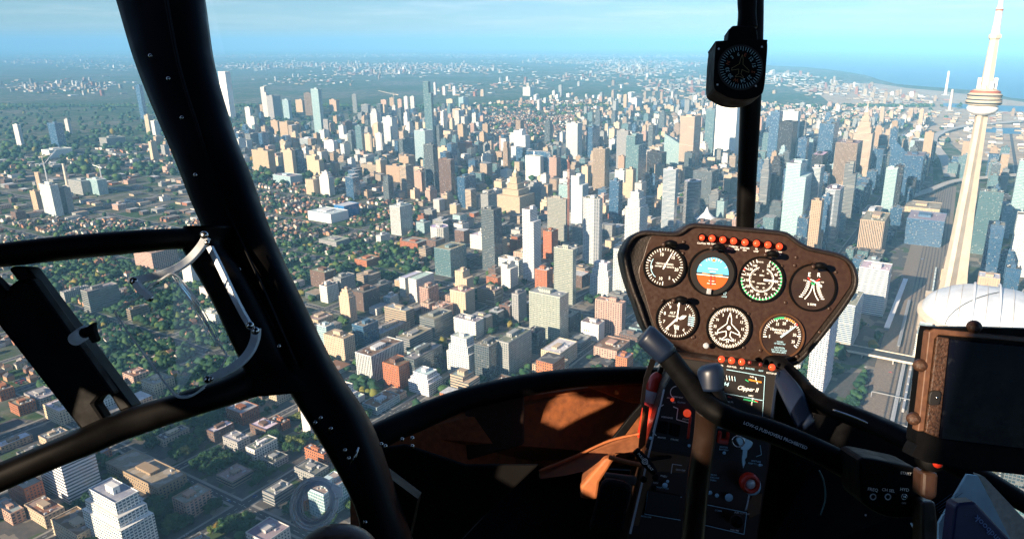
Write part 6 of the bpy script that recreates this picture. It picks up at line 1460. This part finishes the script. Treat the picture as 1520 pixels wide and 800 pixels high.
# post lights above each instrument
for x, y in [(989, 361), (1060, 366), (1140, 376), (1211, 394), (1004, 444)]:
    o = tube_px('post_light', [(x - 3, y + 3, 1.18, 4), (x + 5, y, 1.17, 5), (x + 13, y + 2, 1.175, 5)], M_BLK, IP, 10, 4); ball_px('lamp_tip', x - 4, y + 2, 1.172, 3.6, M_PNL, o, 1, 1)
# warning lamps and captions
cap = Acc()
for (x, y), s in zip([(1042, 353), (1057, 354), (1073, 356), (1089, 358), (1106, 360), (1123, 361.5), (1140, 363.5), (1157, 366)], [('CLUTCH',), ('MR TEMP',), ('MR', 'CHIP'), ('CARBON', 'MONOXIDE'), ('STARTER', 'ON'), ('TR', 'CHIP'), ('LOW', 'FUEL'), ('LOW', 'RPM')]):
    o = ball_px('warning_lamp', x, y, 1.19, 5.2 if x != 1042 else 4.2, M_LAMP, IP, .8, 2); pl = Plane2D(x, y, 1.2, 6); r_ = Acc(); add_ring(r_, pl, 0, 0, 5, 6.4, .0012, 0); r_.build('lamp_socket', M_BLK, o).location = -o.location
    for i, t in enumerate(s): add_text(cap, pl, t, 0, -8.6 - i * 3.4, 3.4, .0022, 0)
pl = Plane2D(1075, 437, 1.2, 6); add_text(cap, pl, 'PULL', 0, 3, 3, .002, 1); add_text(cap, pl, 'TO', 0, 0, 3, .002, 1); add_text(cap, pl, 'CAGE', 0, -3.4, 3, .002, 1); add_disc(cap, Plane2D(1048, 513, 1.18, 0), 0, 0, .1, 0); cap.build('panel_lettering', [M_MRK, M_BLUM], IP)

# console below the panel
CS = prism_px('console', [(1010, 528), (1158, 548), (1152, 600), (1142, 690), (1128, 780), (1118, 850), (920, 850), (934, 792), (958, 672), (985, 575)], 1.12, .12, M_PNL, HELI, .003)
prism_px('console_face', [(1012, 532), (1154, 551), (1141, 645), (1138, 692), (958, 664), (984, 580)], 1.115, .004, M_DIAL, CS, .001)
prism_px('console_edge', [(985, 578), (987, 578), (937, 792), (934, 792)], 1.112, .004, M_ALU, CS); prism_px('console_edge', [(1153, 552), (1156, 552), (1143, 650), (1140, 650)], 1.112, .004, M_BLUP, CS)
cl = Acc(); PC = Plane2D(1070, 640, 1.114, 8)
def at_px(x, y):  # photograph pixel -> coordinates on the console plane
    dx, dy = x - PC.cx, -(y - PC.cy); c, s_ = math.cos(PC.r), math.sin(PC.r); return dx * c - dy * s_, dx * s_ + dy * c
def ctext(s, x, y, size, m=0, sx=1.0, shear=0.0, rot=0): u, v = at_px(x, y); add_text(cl, PC, s, u, v, size, .0015, m, rot, sx, shear)
def cline(x0, y0, x1, y1, wd=1.0, m=0): add_line(cl, PC, at_px(x0, y0), at_px(x1, y1), wd, .0014, m)
for x, y, lit, s in [(1071, 533, 1, 'OIL'), (1086, 535, 1, 'AUX FUEL'), (1101, 537, 1, 'ALT'), (1113, 538, 0, 'ENG FIRE'), (1129, 541, 0, 'GOV'), (1146, 545, 1, 'ROTOR BRK')]:
    o = ball_px('warning_lamp', x, y, 1.10, 5.2 if lit else 3.2, M_LAMP if lit else M_LAMPO, CS, .8, 2)
    ctext(s, x, y + 9, 3.2, 0 if lit else 5)
ctext('44', 1077, 570, 8.5, 5, 1.1, .25); ctext('Clipper II', 1110, 577, 8.6, 0, .95, .25)
for x0, y0, x1, y1, m in [(1078, 548, 1135, 558, 1), (1135, 558, 1130, 640, 1), (1075, 583, 1132, 594, 1)]: cline(x0, y0, x1, y1, .8, 5)
for k_ in range(5): cline(1074 + k_ * 4, 556 + k_ * .6, 1075 + k_ * 4, 563 + k_ * .6, 1.0, 0 if k_ % 2 else 5)
cline(1111, 563, 1130, 567, 2.2, 3); cline(1121, 560, 1124, 569, 1.4, 0); cline(1106, 563, 1111, 566, 1.4, 2); cline(1103, 592, 1124, 596, 2.4, 2); cline(1117, 590, 1115, 601, 1.6, 0); cline(1120, 594, 1125, 596, 1.6, 4); cline(1074, 586, 1076, 594, 1.2, 0); cline(1080, 588, 1086, 590, 1.6, 4)
ctext('FUEL', 1116, 559, 3, 0); ctext('AMPS', 1114, 587, 3, 0); ctext('OIL PR', 1083, 596, 3.4, 0); ctext('CYL', 1079, 604, 3.4, 0); ctext('OIL', 1108, 621, 3.4, 0); cline(1112, 623, 1119, 625, 1.4, 2)
for a_, b_ in (((990, 597), (1003, 575)), ((1003, 575), (1008, 572)), ((990, 590), (993, 582))): pass
u, v = at_px(1004, 582); add_ring(cl, PC, u, v, 8.5, 9.7, .0014, 0, 190, 350)
ctext('CARB HEAT', 1006, 589, 3.0, 0); ctext('OFF', 1000, 597, 3.0, 0); ctext('CLUTCH', 1011, 597, 3, 5); ctext('ON', 992, 590, 3, 0)
for x0, y0, x1, y1 in [(985, 600, 978, 604), (978, 604, 969, 640), (969, 640, 974, 646), (999, 603, 1006, 606), (1006, 606, 1004, 622), (1004, 622, 1022, 627)]: cline(x0, y0, x1, y1, 1.3, 0)
ctext('DISENGAGE', 990, 619, 3.2, 0); ctext('OFF', 984, 638, 3.6, 0); ctext('OFF', 1002, 642, 3.6, 0); ctext('MASTER', 982, 649, 3.4, 0); ctext('STROBE', 1001, 652, 3.4, 0); ctext('CLUTCH', 1019, 622, 3.2, 0)
ctext('MASTER', 1074, 663, 3.4, 5); ctext('BATTERY', 1074, 667, 3.4, 5); ctext('OFF', 1073, 657, 3.6, 0); ctext('IGNITION', 1066, 634, 3.4, 5); ctext('MIXTURE', 1122, 684, 3.4, 5); ctext('PUSH TO LEAN', 1121, 688, 3.2, 5)
for x0, y0, x1, y1 in [(1128, 660, 1130, 674), (1130, 674, 1122, 677)]: cline(x0, y0, x1, y1, 1.0, 5)
for i, s in enumerate(['CARGO', 'DOORS OFF', 'CABIN']): ctext(s, 1058, 704 + i * 4, 3.4, 5)
prism_px('radio', [(962, 728), (1010, 736), (1008, 770), (957, 762)], 1.112, .006, M_DIAL, CS, .001)
for p_, q__ in (((962, 728), (1012, 737)), ((962, 728), (957, 762)), ((957, 762), (1010, 771))): cline(*p_, *q__, .9, 5)
ctext('118 0', 988, 746, 10, 9, 1.1); ctext('VOLUME', 966, 759, 2.8, 5); ctext('SQ', 1003, 765, 4.0, 5); ctext('TRANSPONDER', 982, 723, 3, 5); ctext('INTERCOM', 959, 766, 3, 5)
for x, y, r_ in [(987, 720, 4.2), (991, 714, 2.4), (1054, 731, 3.4), (1064, 735, 3.2), (1082, 738, 6.2), (966, 650, 2.6), (1023, 661, 2.4), (1075, 672, 2.6), (1128, 690, 2.4)]: ball_px('console_button', x, y, 1.108, r_, M_BLUM, CS, .4, 1)
for p_, q__ in (((1048, 748), (1108, 760)), ((1108, 760), (1104, 792)), ((1044, 778), (1104, 792))): cline(*p_, *q__, 1.0, 5)
ctext('COMM', 1066, 757, 3.4, 5); ctext('ON', 1024, 760, 4, 0); ctext('OFF', 1021, 777, 4, 0); ctext('VOLUME', 1090, 786, 3.4, 0); ctext('FUEL CUT OFF', 1101, 761, 3.4, 0)
ctext('NAV', 973, 716, 3.6, 0); ctext('PNEU', 985, 706, 4, 0); ctext('GOV OFF', 1010, 697, 3.4, 0)
cline(998, 688, 996, 702, .9, 0); cline(998, 688, 1012, 690, .9, 0)
cl.build('console_lettering', DM, CS)
lower = prism_px('brown_plate', [(958, 668), (1024, 678), (1018, 702), (975, 700), (962, 728), (948, 780), (936, 780)], 1.116, .003, plain('brown_console_paint', (.16, .075, .03), .6, nz=.2, scale=60), CS, .001)
prism_px('brown_plate', [(1118, 735), (1132, 732), (1128, 762), (1112, 770), (1108, 750)], 1.116, .003, plain('brown_console_paint', (.16, .075, .03), .6, nz=.2, scale=60), CS, .001)
prism_px('switch', [(978, 624), (993, 627), (990, 645), (975, 642)], 1.108, .008, M_BLK, CS, .0015); prism_px('switch', [(997, 628), (1011, 631), (1008, 649), (994, 646)], 1.108, .008, M_BLK, CS, .0015)
sg = prism_px('switch_guard', [(1068, 641), (1072, 641), (1071, 652), (1079, 653), (1080, 642), (1084, 643), (1081, 660), (1066, 658)], 1.10, .01, M_REDK, CS, .001)
ball_px('warning_lamp', 1020, 613, 1.10, 6, M_LAMP, CS, .8, 2); ball_px('warning_lamp', 998, 593, 1.105, 3, M_LAMP, CS, .8, 1); tube_px('red_guard_bar', [(1025, 618, 1.1, 2), (1023, 635, 1.1, 2), (1021, 651, 1.1, 2)], M_REDK, CS, 8, 4)
kb = empty('mixture_knob', (0, 0, 0)); kb.parent = HELI
tube_px('collar', [(1116, 722, 1.1, 13), (1115, 719, 1.085, 14)], M_BLUM, kb, 24, 0)
q = Acc(); plk = Plane2D(1114, 718, 1.07, 0)
V = []; F = []
for i in range(32):
    t = 2 * math.pi * i / 32
    for r_, h_ in ((14.5, -.012), (14.5, 0), (11.5, .006), (8, .003), (7, -.004)): V.append(plk.P(r_ * math.cos(t), r_ * math.sin(t), h_))
for i in range(32):
    j = (i + 1) % 32
    for k_ in range(4): F.append((i * 5 + k_, j * 5 + k_, j * 5 + k_ + 1, i * 5 + k_ + 1))
q.add(V, F); q.build('red_ring', M_REDK, kb, True); ball_px('centre_button', 1114, 718, 1.068, 7.6, M_ALU, kb, .5, 2)
tube_px('chain', [(1112, 734, 1.085, 1.2), (1110, 745, 1.085, 1.2), (1107, 757, 1.09, 1.2)], M_WHP, kb, 6, 4)
tube_px('round_dial_knob', [(1094, 774, 1.10, 9), (1093, 773, 1.08, 8)], M_BLK, CS, 20, 0); ring_tube('knob_ring', 1093, 773, 1.079, 9, 9, 0, .8, M_PNL, CS, 150, 400)
# key in the ignition
key = empty('ignition_key', (0, 0, 0)); kp = PX(1105, 668, 1.08); key.location = kp; tag(key, 'small bare metal key hanging from the ignition lock on the console', 'key')
def kprism(name, pts, d, th, mat, par):
    o = prism_px(name, pts, d, th, mat, None); o.data.transform(Matrix.Translation(ROOT - kp)); o.parent = par; return bevel(o, .0006)
M_KEY = plain('key_metal', (.42, .60, .70), .3, metal=.7)
kprism('key_blade', [(1103, 664), (1110, 665), (1109, 678), (1106, 682), (1107, 687), (1103, 696), (1102, 690), (1101, 680)], 1.075, .003, M_KEY, key)
kprism('key_bow', smooth_path([(1093, 652), (1099, 648), (1108, 651), (1117, 656), (1116, 662), (1110, 668), (1102, 668), (1098, 662)], 4, True), 1.07, .003, M_KEY, key)
o = ring_tube('key_ring', 1096, 655, 1.068, 9, 8, 20, 1.1, M_CHR, None); o.data.transform(Matrix.Translation(ROOT - kp)); o.parent = key
# pull handle at the left edge of the console
ph = tube_px('heater_pull', [(943, 668, 1.05, 5.5), (950, 676, 1.05, 6.5), (960, 687, 1.05, 7), (972, 701, 1.05, 5)], M_BLK, HELI, 14, 6); tube_px('pull_rod', [(957, 684, 1.06, 3), (975, 680, 1.1, 2.6), (998, 677, 1.12, 2.6)], M_BLK, ph, 8, 4)
q = Acc(); plh = Plane2D(957, 684, 1.042, 50); add_text(q, plh, 'PULL', -10, 0, 5.4, .002); add_text(q, plh, 'HEAT', 11, 0, 5.4, .002); add_ring(q, plh, 0, 0, 3.4, 4.6, .002, seg=20); add_ring(q, plh, 0, 0, 1.4, 2.4, .002, seg=14); q.build('handle_lettering', M_MRK, ph)
for x, y in ((973, 708), (970, 724), (955, 711)): ball_px('small_knob', x, y, 1.09, 5, M_BLK, CS, .8, 2)
# fire extinguisher with its strap
fe = empty('fire_extinguisher', PX(972, 580, 1.15)); tag(fe, 'red bottle with a white label strapped beside the console', 'extinguisher')
def own(o, par): o.data.transform(Matrix.Translation(ROOT - par.location)); o.parent = par; return o
own(tube_px('bottle', [(978, 553, 1.18, 4), (976, 558, 1.18, 9), (974, 566, 1.18, 12.5), (971, 580, 1.18, 13)], M_REDK, None, 20, 4), fe); own(tube_px('label_band', [(971, 580, 1.18, 13.1), (968, 597, 1.18, 13.1)], M_WHP, None, 20, 0), fe); own(tube_px('bottle_foot', [(968, 597, 1.18, 13), (958, 650, 1.18, 13)], M_REDK, None, 20, 0), fe); own(tube_px('valve', [(979, 555, 1.18, 3.5), (983, 545, 1.18, 3.5)], M_BLK, None, 10, 0), fe)
flat = prism_px('strap', [(966, 532), (975, 534), (960, 570), (956, 606), (952, 604), (951, 595), (956, 560)], 1.13, .004, M_STRAP, HELI, .001); prism_px('strap_tail', [(955, 600), (964, 604), (958, 660), (947, 672), (950, 640)], 1.135, .004, M_OLTH, HELI, .001)
# cyclic control
CY = tube_px('cyclic_bar', [(968, 505, .80, 16.5), (990, 528, .80, 16), (1020, 566, .80, 16), (1048, 600, .80, 17), (1090, 624, .79, 17.5), (1150, 642, .78, 17.5), (1220, 672, .76, 18), (1262, 694, .75, 19), (1292, 706, .74, 19)], M_BLK, HELI, 24, 8)
tube_px('grip_sleeve', [(956, 496, .80, 16), (960, 499, .80, 18), (985, 522, .80, 18.5), (990, 528, .80, 17.5)], M_BLUP, CY, 24, 0)
tube_px('cyclic_stick', [(1050, 606, .82, 17), (1046, 650, .84, 16.5), (1036, 720, .86, 16.5), (1024, 840, .88, 17)], plain('brown_stick_paint', (.016, .008, .005), .4, nz=.2, scale=30), HELI, 24, 6)
tube_px('pivot_cap', [(1056, 578, .80, 19), (1055, 556, .80, 20), (1054, 546, .80, 18), (1053, 541, .80, 12)], M_BLUP, CY, 28, 4)
tube_px('pivot_block', [(1062, 610, .81, 22), (1050, 575, .82, 22)], M_BLK, CY, 20, 0)
gb = prism_px('grip_box', smooth_path([(1275, 684), (1290, 680), (1330, 688), (1362, 696), (1372, 710), (1370, 750), (1362, 766), (1320, 768), (1282, 748), (1276, 720)], 3, True), .70, .05, M_BLK, CY, .005)
q = Acc(); plb = Plane2D(1151, 640, .755, 24)
def curved_text(s, x0, y0, x1, y1, size, mats_at, acc, d, m=0):
    L_ = math.hypot(x1 - x0, y1 - y0); rot = math.degrees(math.atan2(y1 - y0, x1 - x0)); pl_ = Plane2D((x0 + x1) / 2, (y0 + y1) / 2, d, rot); vs_, fs = text2d(s); wd = max(x for x, y in vs_) - min(x for x, y in vs_)
    add_text(acc, pl_, s, 0, 0, size, .0, m, 0, L_ / wd / size)
curved_text('LOW-G PUSHOVERS PROHIBITED', 1104, 627, 1198, 665, 7.0, None, q, .752); q.build('bar_lettering', plain('bar_print', (.95, .97, 1.0), .6), CY)
q = Acc(); plg = Plane2D(1320, 730, .6985, 8); 
for s, x, y, z_ in (('FREQ', 1295, 726, 6.6), ('CH SEL', 1318, 727, 6.2), ('HYD', 1342, 726, 6.6), ('START', 1344, 702, 5.6), ('OFF', 1341, 746, 4)):
    dx, dy = x - 1320, -(y - 730); c, s_ = math.cos(plg.r), math.sin(plg.r); add_text(q, plg, s, dx * c - dy * s_, dx * s_ + dy * c, z_, .001)
add_poly(q, Plane2D(1360, 704, .6985, 8), [(-4, 5), (2, 4), (3, 0), (2, -5), (-3, -5)], .001); q.build('grip_lettering', M_MRK, gb)
for x in (1296, 1318, 1342): ring_tube('toggle_ring', x, 737, .697, 4, 4, 0, .9, M_ALU if x != 1342 else M_CHR, gb); ball_px('toggle', x, 737, .692, 2.4, M_BLK if x != 1342 else M_CHR, gb, 1.2, 1)
ball_px('screw', 1285, 764, .698, 1.6, M_ALU, gb, .6, 1)
# trim knob bracket right of the grip
bk = tube_px('tablet_arm', [(1372, 682, .66, 15), (1386, 684, .64, 16)], M_BLK, HELI, 24, 0); prism_px('arm_plate', [(1370, 700), (1394, 702), (1392, 738), (1384, 744), (1368, 738)], .65, .02, M_PNL, bk, .003); ball_px('red_button', 1392, 687, .625, 7.5, M_REDK, bk, .8, 2)
prism_px('arm_plate', [(1368, 745), (1390, 745), (1400, 850), (1368, 850)], .68, .02, M_PNL, bk, .003)
# tablet on its mount
tb_ = empty('tablet', PX(1450, 590, .60)); tag(tb_, 'dark tablet computer in a worn brown grip case at the frame edge', 'tablet')
M_CASE = plain('speckled_brown_case', (.05, .022, .012), .5, nz=.7, scale=500, bump=.6)
own(prism_px('case', smooth_path([(1386, 487), (1392, 486), (1640, 510), (1630, 690), (1610, 712), (1375, 686), (1362, 660), (1362, 640), (1378, 500)], 3, True), .60, .018, M_BLK, None, .003), tb_)
own(prism_px('case_edge', [(1379, 492), (1388, 488), (1640, 511), (1640, 519), (1394, 497), (1388, 503), (1372, 640), (1362, 640)], .597, .01, plain('worn_bronze_edge', (.11, .05, .027), .45, nz=.3, scale=150), None, .001), tb_)
own(prism_px('side_strip', [(1391, 499), (1410, 502), (1394, 650), (1374, 642)], .596, .006, M_CASE, None, .001), tb_)
kt = NT('dark_screen'); kt.b.inputs['IOR'].default_value = 1.18; kt.b.inputs['Base Color'].default_value = (.004, .006, .012, 1); kt.b.inputs['Roughness'].default_value = .12; tcn_ = kt.n('ShaderNodeTexCoord').outputs['Object']; sm_ = kt.noise(tcn_, 60, 6, .75)
kt.set(kt.b.inputs['Base Color'], kt.mix(kt.rng(sm_, .52, .8, 0, .6), (.003, .004, .009, 1), (.05, .06, .075, 1))); kt.set(kt.b.inputs['Roughness'], kt.rng(sm_, .4, .7, .08, .45))
own(prism_px('screen', [(1411, 503), (1640, 524), (1625, 680), (1396, 652)], .5955, .004, kt.m, None, .001), tb_)
for x, y, r_ in ((1446, 485, 11), (1366, 542, 10.5), (1356, 621, 10.5)): own_b = ball_px('grip_ball', x, y, .596, r_, M_CASE, tb_, .9, 3); own_b.location = PX(x, y, .6) - tb_.location; own_b.scale = (1, 1, .9)
for a_, b_ in (((1366, 542), (1380, 540)), ((1356, 621), (1368, 621)), ((1446, 485), (1447, 494))): own(tube_px('grip_stem', [(*a_, .603, 4), (*b_, .603, 4)], M_BLK, None, 10, 0), tb_)
own(prism_px('camera_window', smooth_path([(1382, 582), (1393, 580), (1397, 584), (1395, 598), (1391, 601), (1380, 600)], 3, True), .5935, .003, M_DIAL, None, .0005), tb_); ob_ = ball_px('lens', 1391, 590, .593, 2, M_CHR, tb_, .5, 1); ob_.location = PX(1391, 590, .5925) - tb_.location
# chart and handbook
ch = empty('paper_chart', PX(1450, 760, .60)); tag(ch, 'folded blue and white paper chart tucked below the tablet', 'chart')
M_PAP = plain('chart_paper', (.50, .72, .82), .8, nz=.2, scale=30); M_PAP2 = plain('chart_paper_edge', (.55, .52, .45), .8, nz=.2, scale=200)
own(prism_px('front_sheet', [(1436, 704), (1452, 706), (1470, 740), (1500, 800), (1510, 840), (1392, 840), (1394, 776)], .62, .003, M_PAP, None), ch); own(prism_px('back_sheet', [(1452, 704), (1462, 708), (1530, 780), (1560, 850), (1512, 840), (1470, 738)], .622, .008, M_PAP2, None), ch)
q = Acc(); plc = Plane2D(1425, 760, .6195, -35)
for i in range(16): add_line(q, plc, (-26, 30 - i * 4), (6 + (i * 7) % 20, 30 - i * 4), .7, .0005)
o = q.build('chart_print', plain('chart_ink', (.08, .16, .24), .8), None); own(o, ch)
hb = empty('handbook', PX(1450, 790, .58)); tag(hb, 'dark blue handbook lying upside down in front of the paper chart', 'book')
own(prism_px('cover', [(1418, 752), (1424, 747), (1448, 745), (1500, 800), (1520, 840), (1408, 840)], .57, .015, plain('navy_cover', (.012, .018, .09), .45), None, .002), hb)
q = Acc(); curved_text('Handbook', 1492, 812, 1448, 766, 13, None, q, .5685); o = q.build('cover_lettering', plain('cover_print', (.16, .26, .55), .5), None); own(o, hb)
tube_px('white_lever', [(1352, 776, .72, 1), (1364, 790, .72, 5), (1376, 806, .72, 6)], M_WHP, HELI, 10, 4)
# panes
def pane(name, pts, par=HELI): return obj(name, sub([PX(*p) for p in pts]), [tuple(range(len(pts)))], M_PANE, par)
pane('windscreen', [(300, -60, 1.3), (1540, -60, 1.3), (1540, 760, 1.3), (1250, 610, 1.3), (960, 556, 1.3), (760, 570, 1.3), (560, 640, 1.3), (400, 350, 1.3)])
pane('side_window', [(-60, -60, .8), (200, -60, .8), (320, 350, .8), (-60, 370, .8)]); pane('lower_window', [(-60, 740, .72), (430, 572, .72), (560, 840, .72), (-60, 840, .72)]); pane('side_window', [(-60, 395, .70), (262, 368, .70), (360, 545, .70), (190, 612, .70), (-60, 700, .70)])
# unseen cabin shell, added for shade, with wall slots cut to aim the sun
SH = Acc(); x0, x1, y0, y1, z0, z1 = -.72, 1.75, -1.3, .74, 435.7, 437.62
def shb(a_, b_, c_, d_, e_, f_): SH.box(a_ - ROOT.x, b_ - ROOT.x, c_ - ROOT.y, d_ - ROOT.y, e_ - ROOT.z, f_ - ROOT.z)
shb(x0 - .03, x1 + .03, y0, y1, z1, z1 + .04)
shb(x0 - .03, .45, y0 - .04, y0 - .001, z0, z1 + .04); shb(.4505, x1 + .03, y0 - .04, y0 - .001, z0, 436.7)  # back wall left open on the right to let in sky light
wy0, wy1, wz0, wz1 = -.28, .46, 436.70, 437.30
sun_slots = [(-.625, -.50, [(437.16, 437.46)]), (-.30, -.08, [(437.0, 437.32)]), (-.0795, -.01, [(437.0, 437.32)]), (-.0095, .06, [(437.0, 437.32)]), (.0605, .20, [(436.74, 436.90), (437.0, 437.32)]), (.2005, .24, [(436.77, 436.87), (437.0, 437.32)]), (.2405, .27, [(436.77, 436.87)]), (.2705, .345, [(436.745, 436.818)])]; yy_ = y0  # slots traced back along the sun to light panel, leather and tablet
for h0, h1, gaps in sun_slots:
    if h0 - yy_ > .01: shb(x0 - .03, x0, yy_, h0 - .0005, z0, z1 - .002)
    zz_ = z0
    for a_, b_ in gaps: shb(x0 - .03, x0, h0, h1, zz_, a_); zz_ = b_
    shb(x0 - .03, x0, h0, h1, zz_, z1 - .002); yy_ = h1 + .0005
shb(x0 - .03, x0, yy_, y1, z0, z1 - .002)
shb(x1, x1 + .03, y0, y1 - .42, z0, 436.75); shb(x0, x1, y0, .85, z0 - .04, z0 - .001)  # right wall kept low to let in sky light
SH.build('cabin_shade_shell', M_BLK, HELI)
seat = Acc()
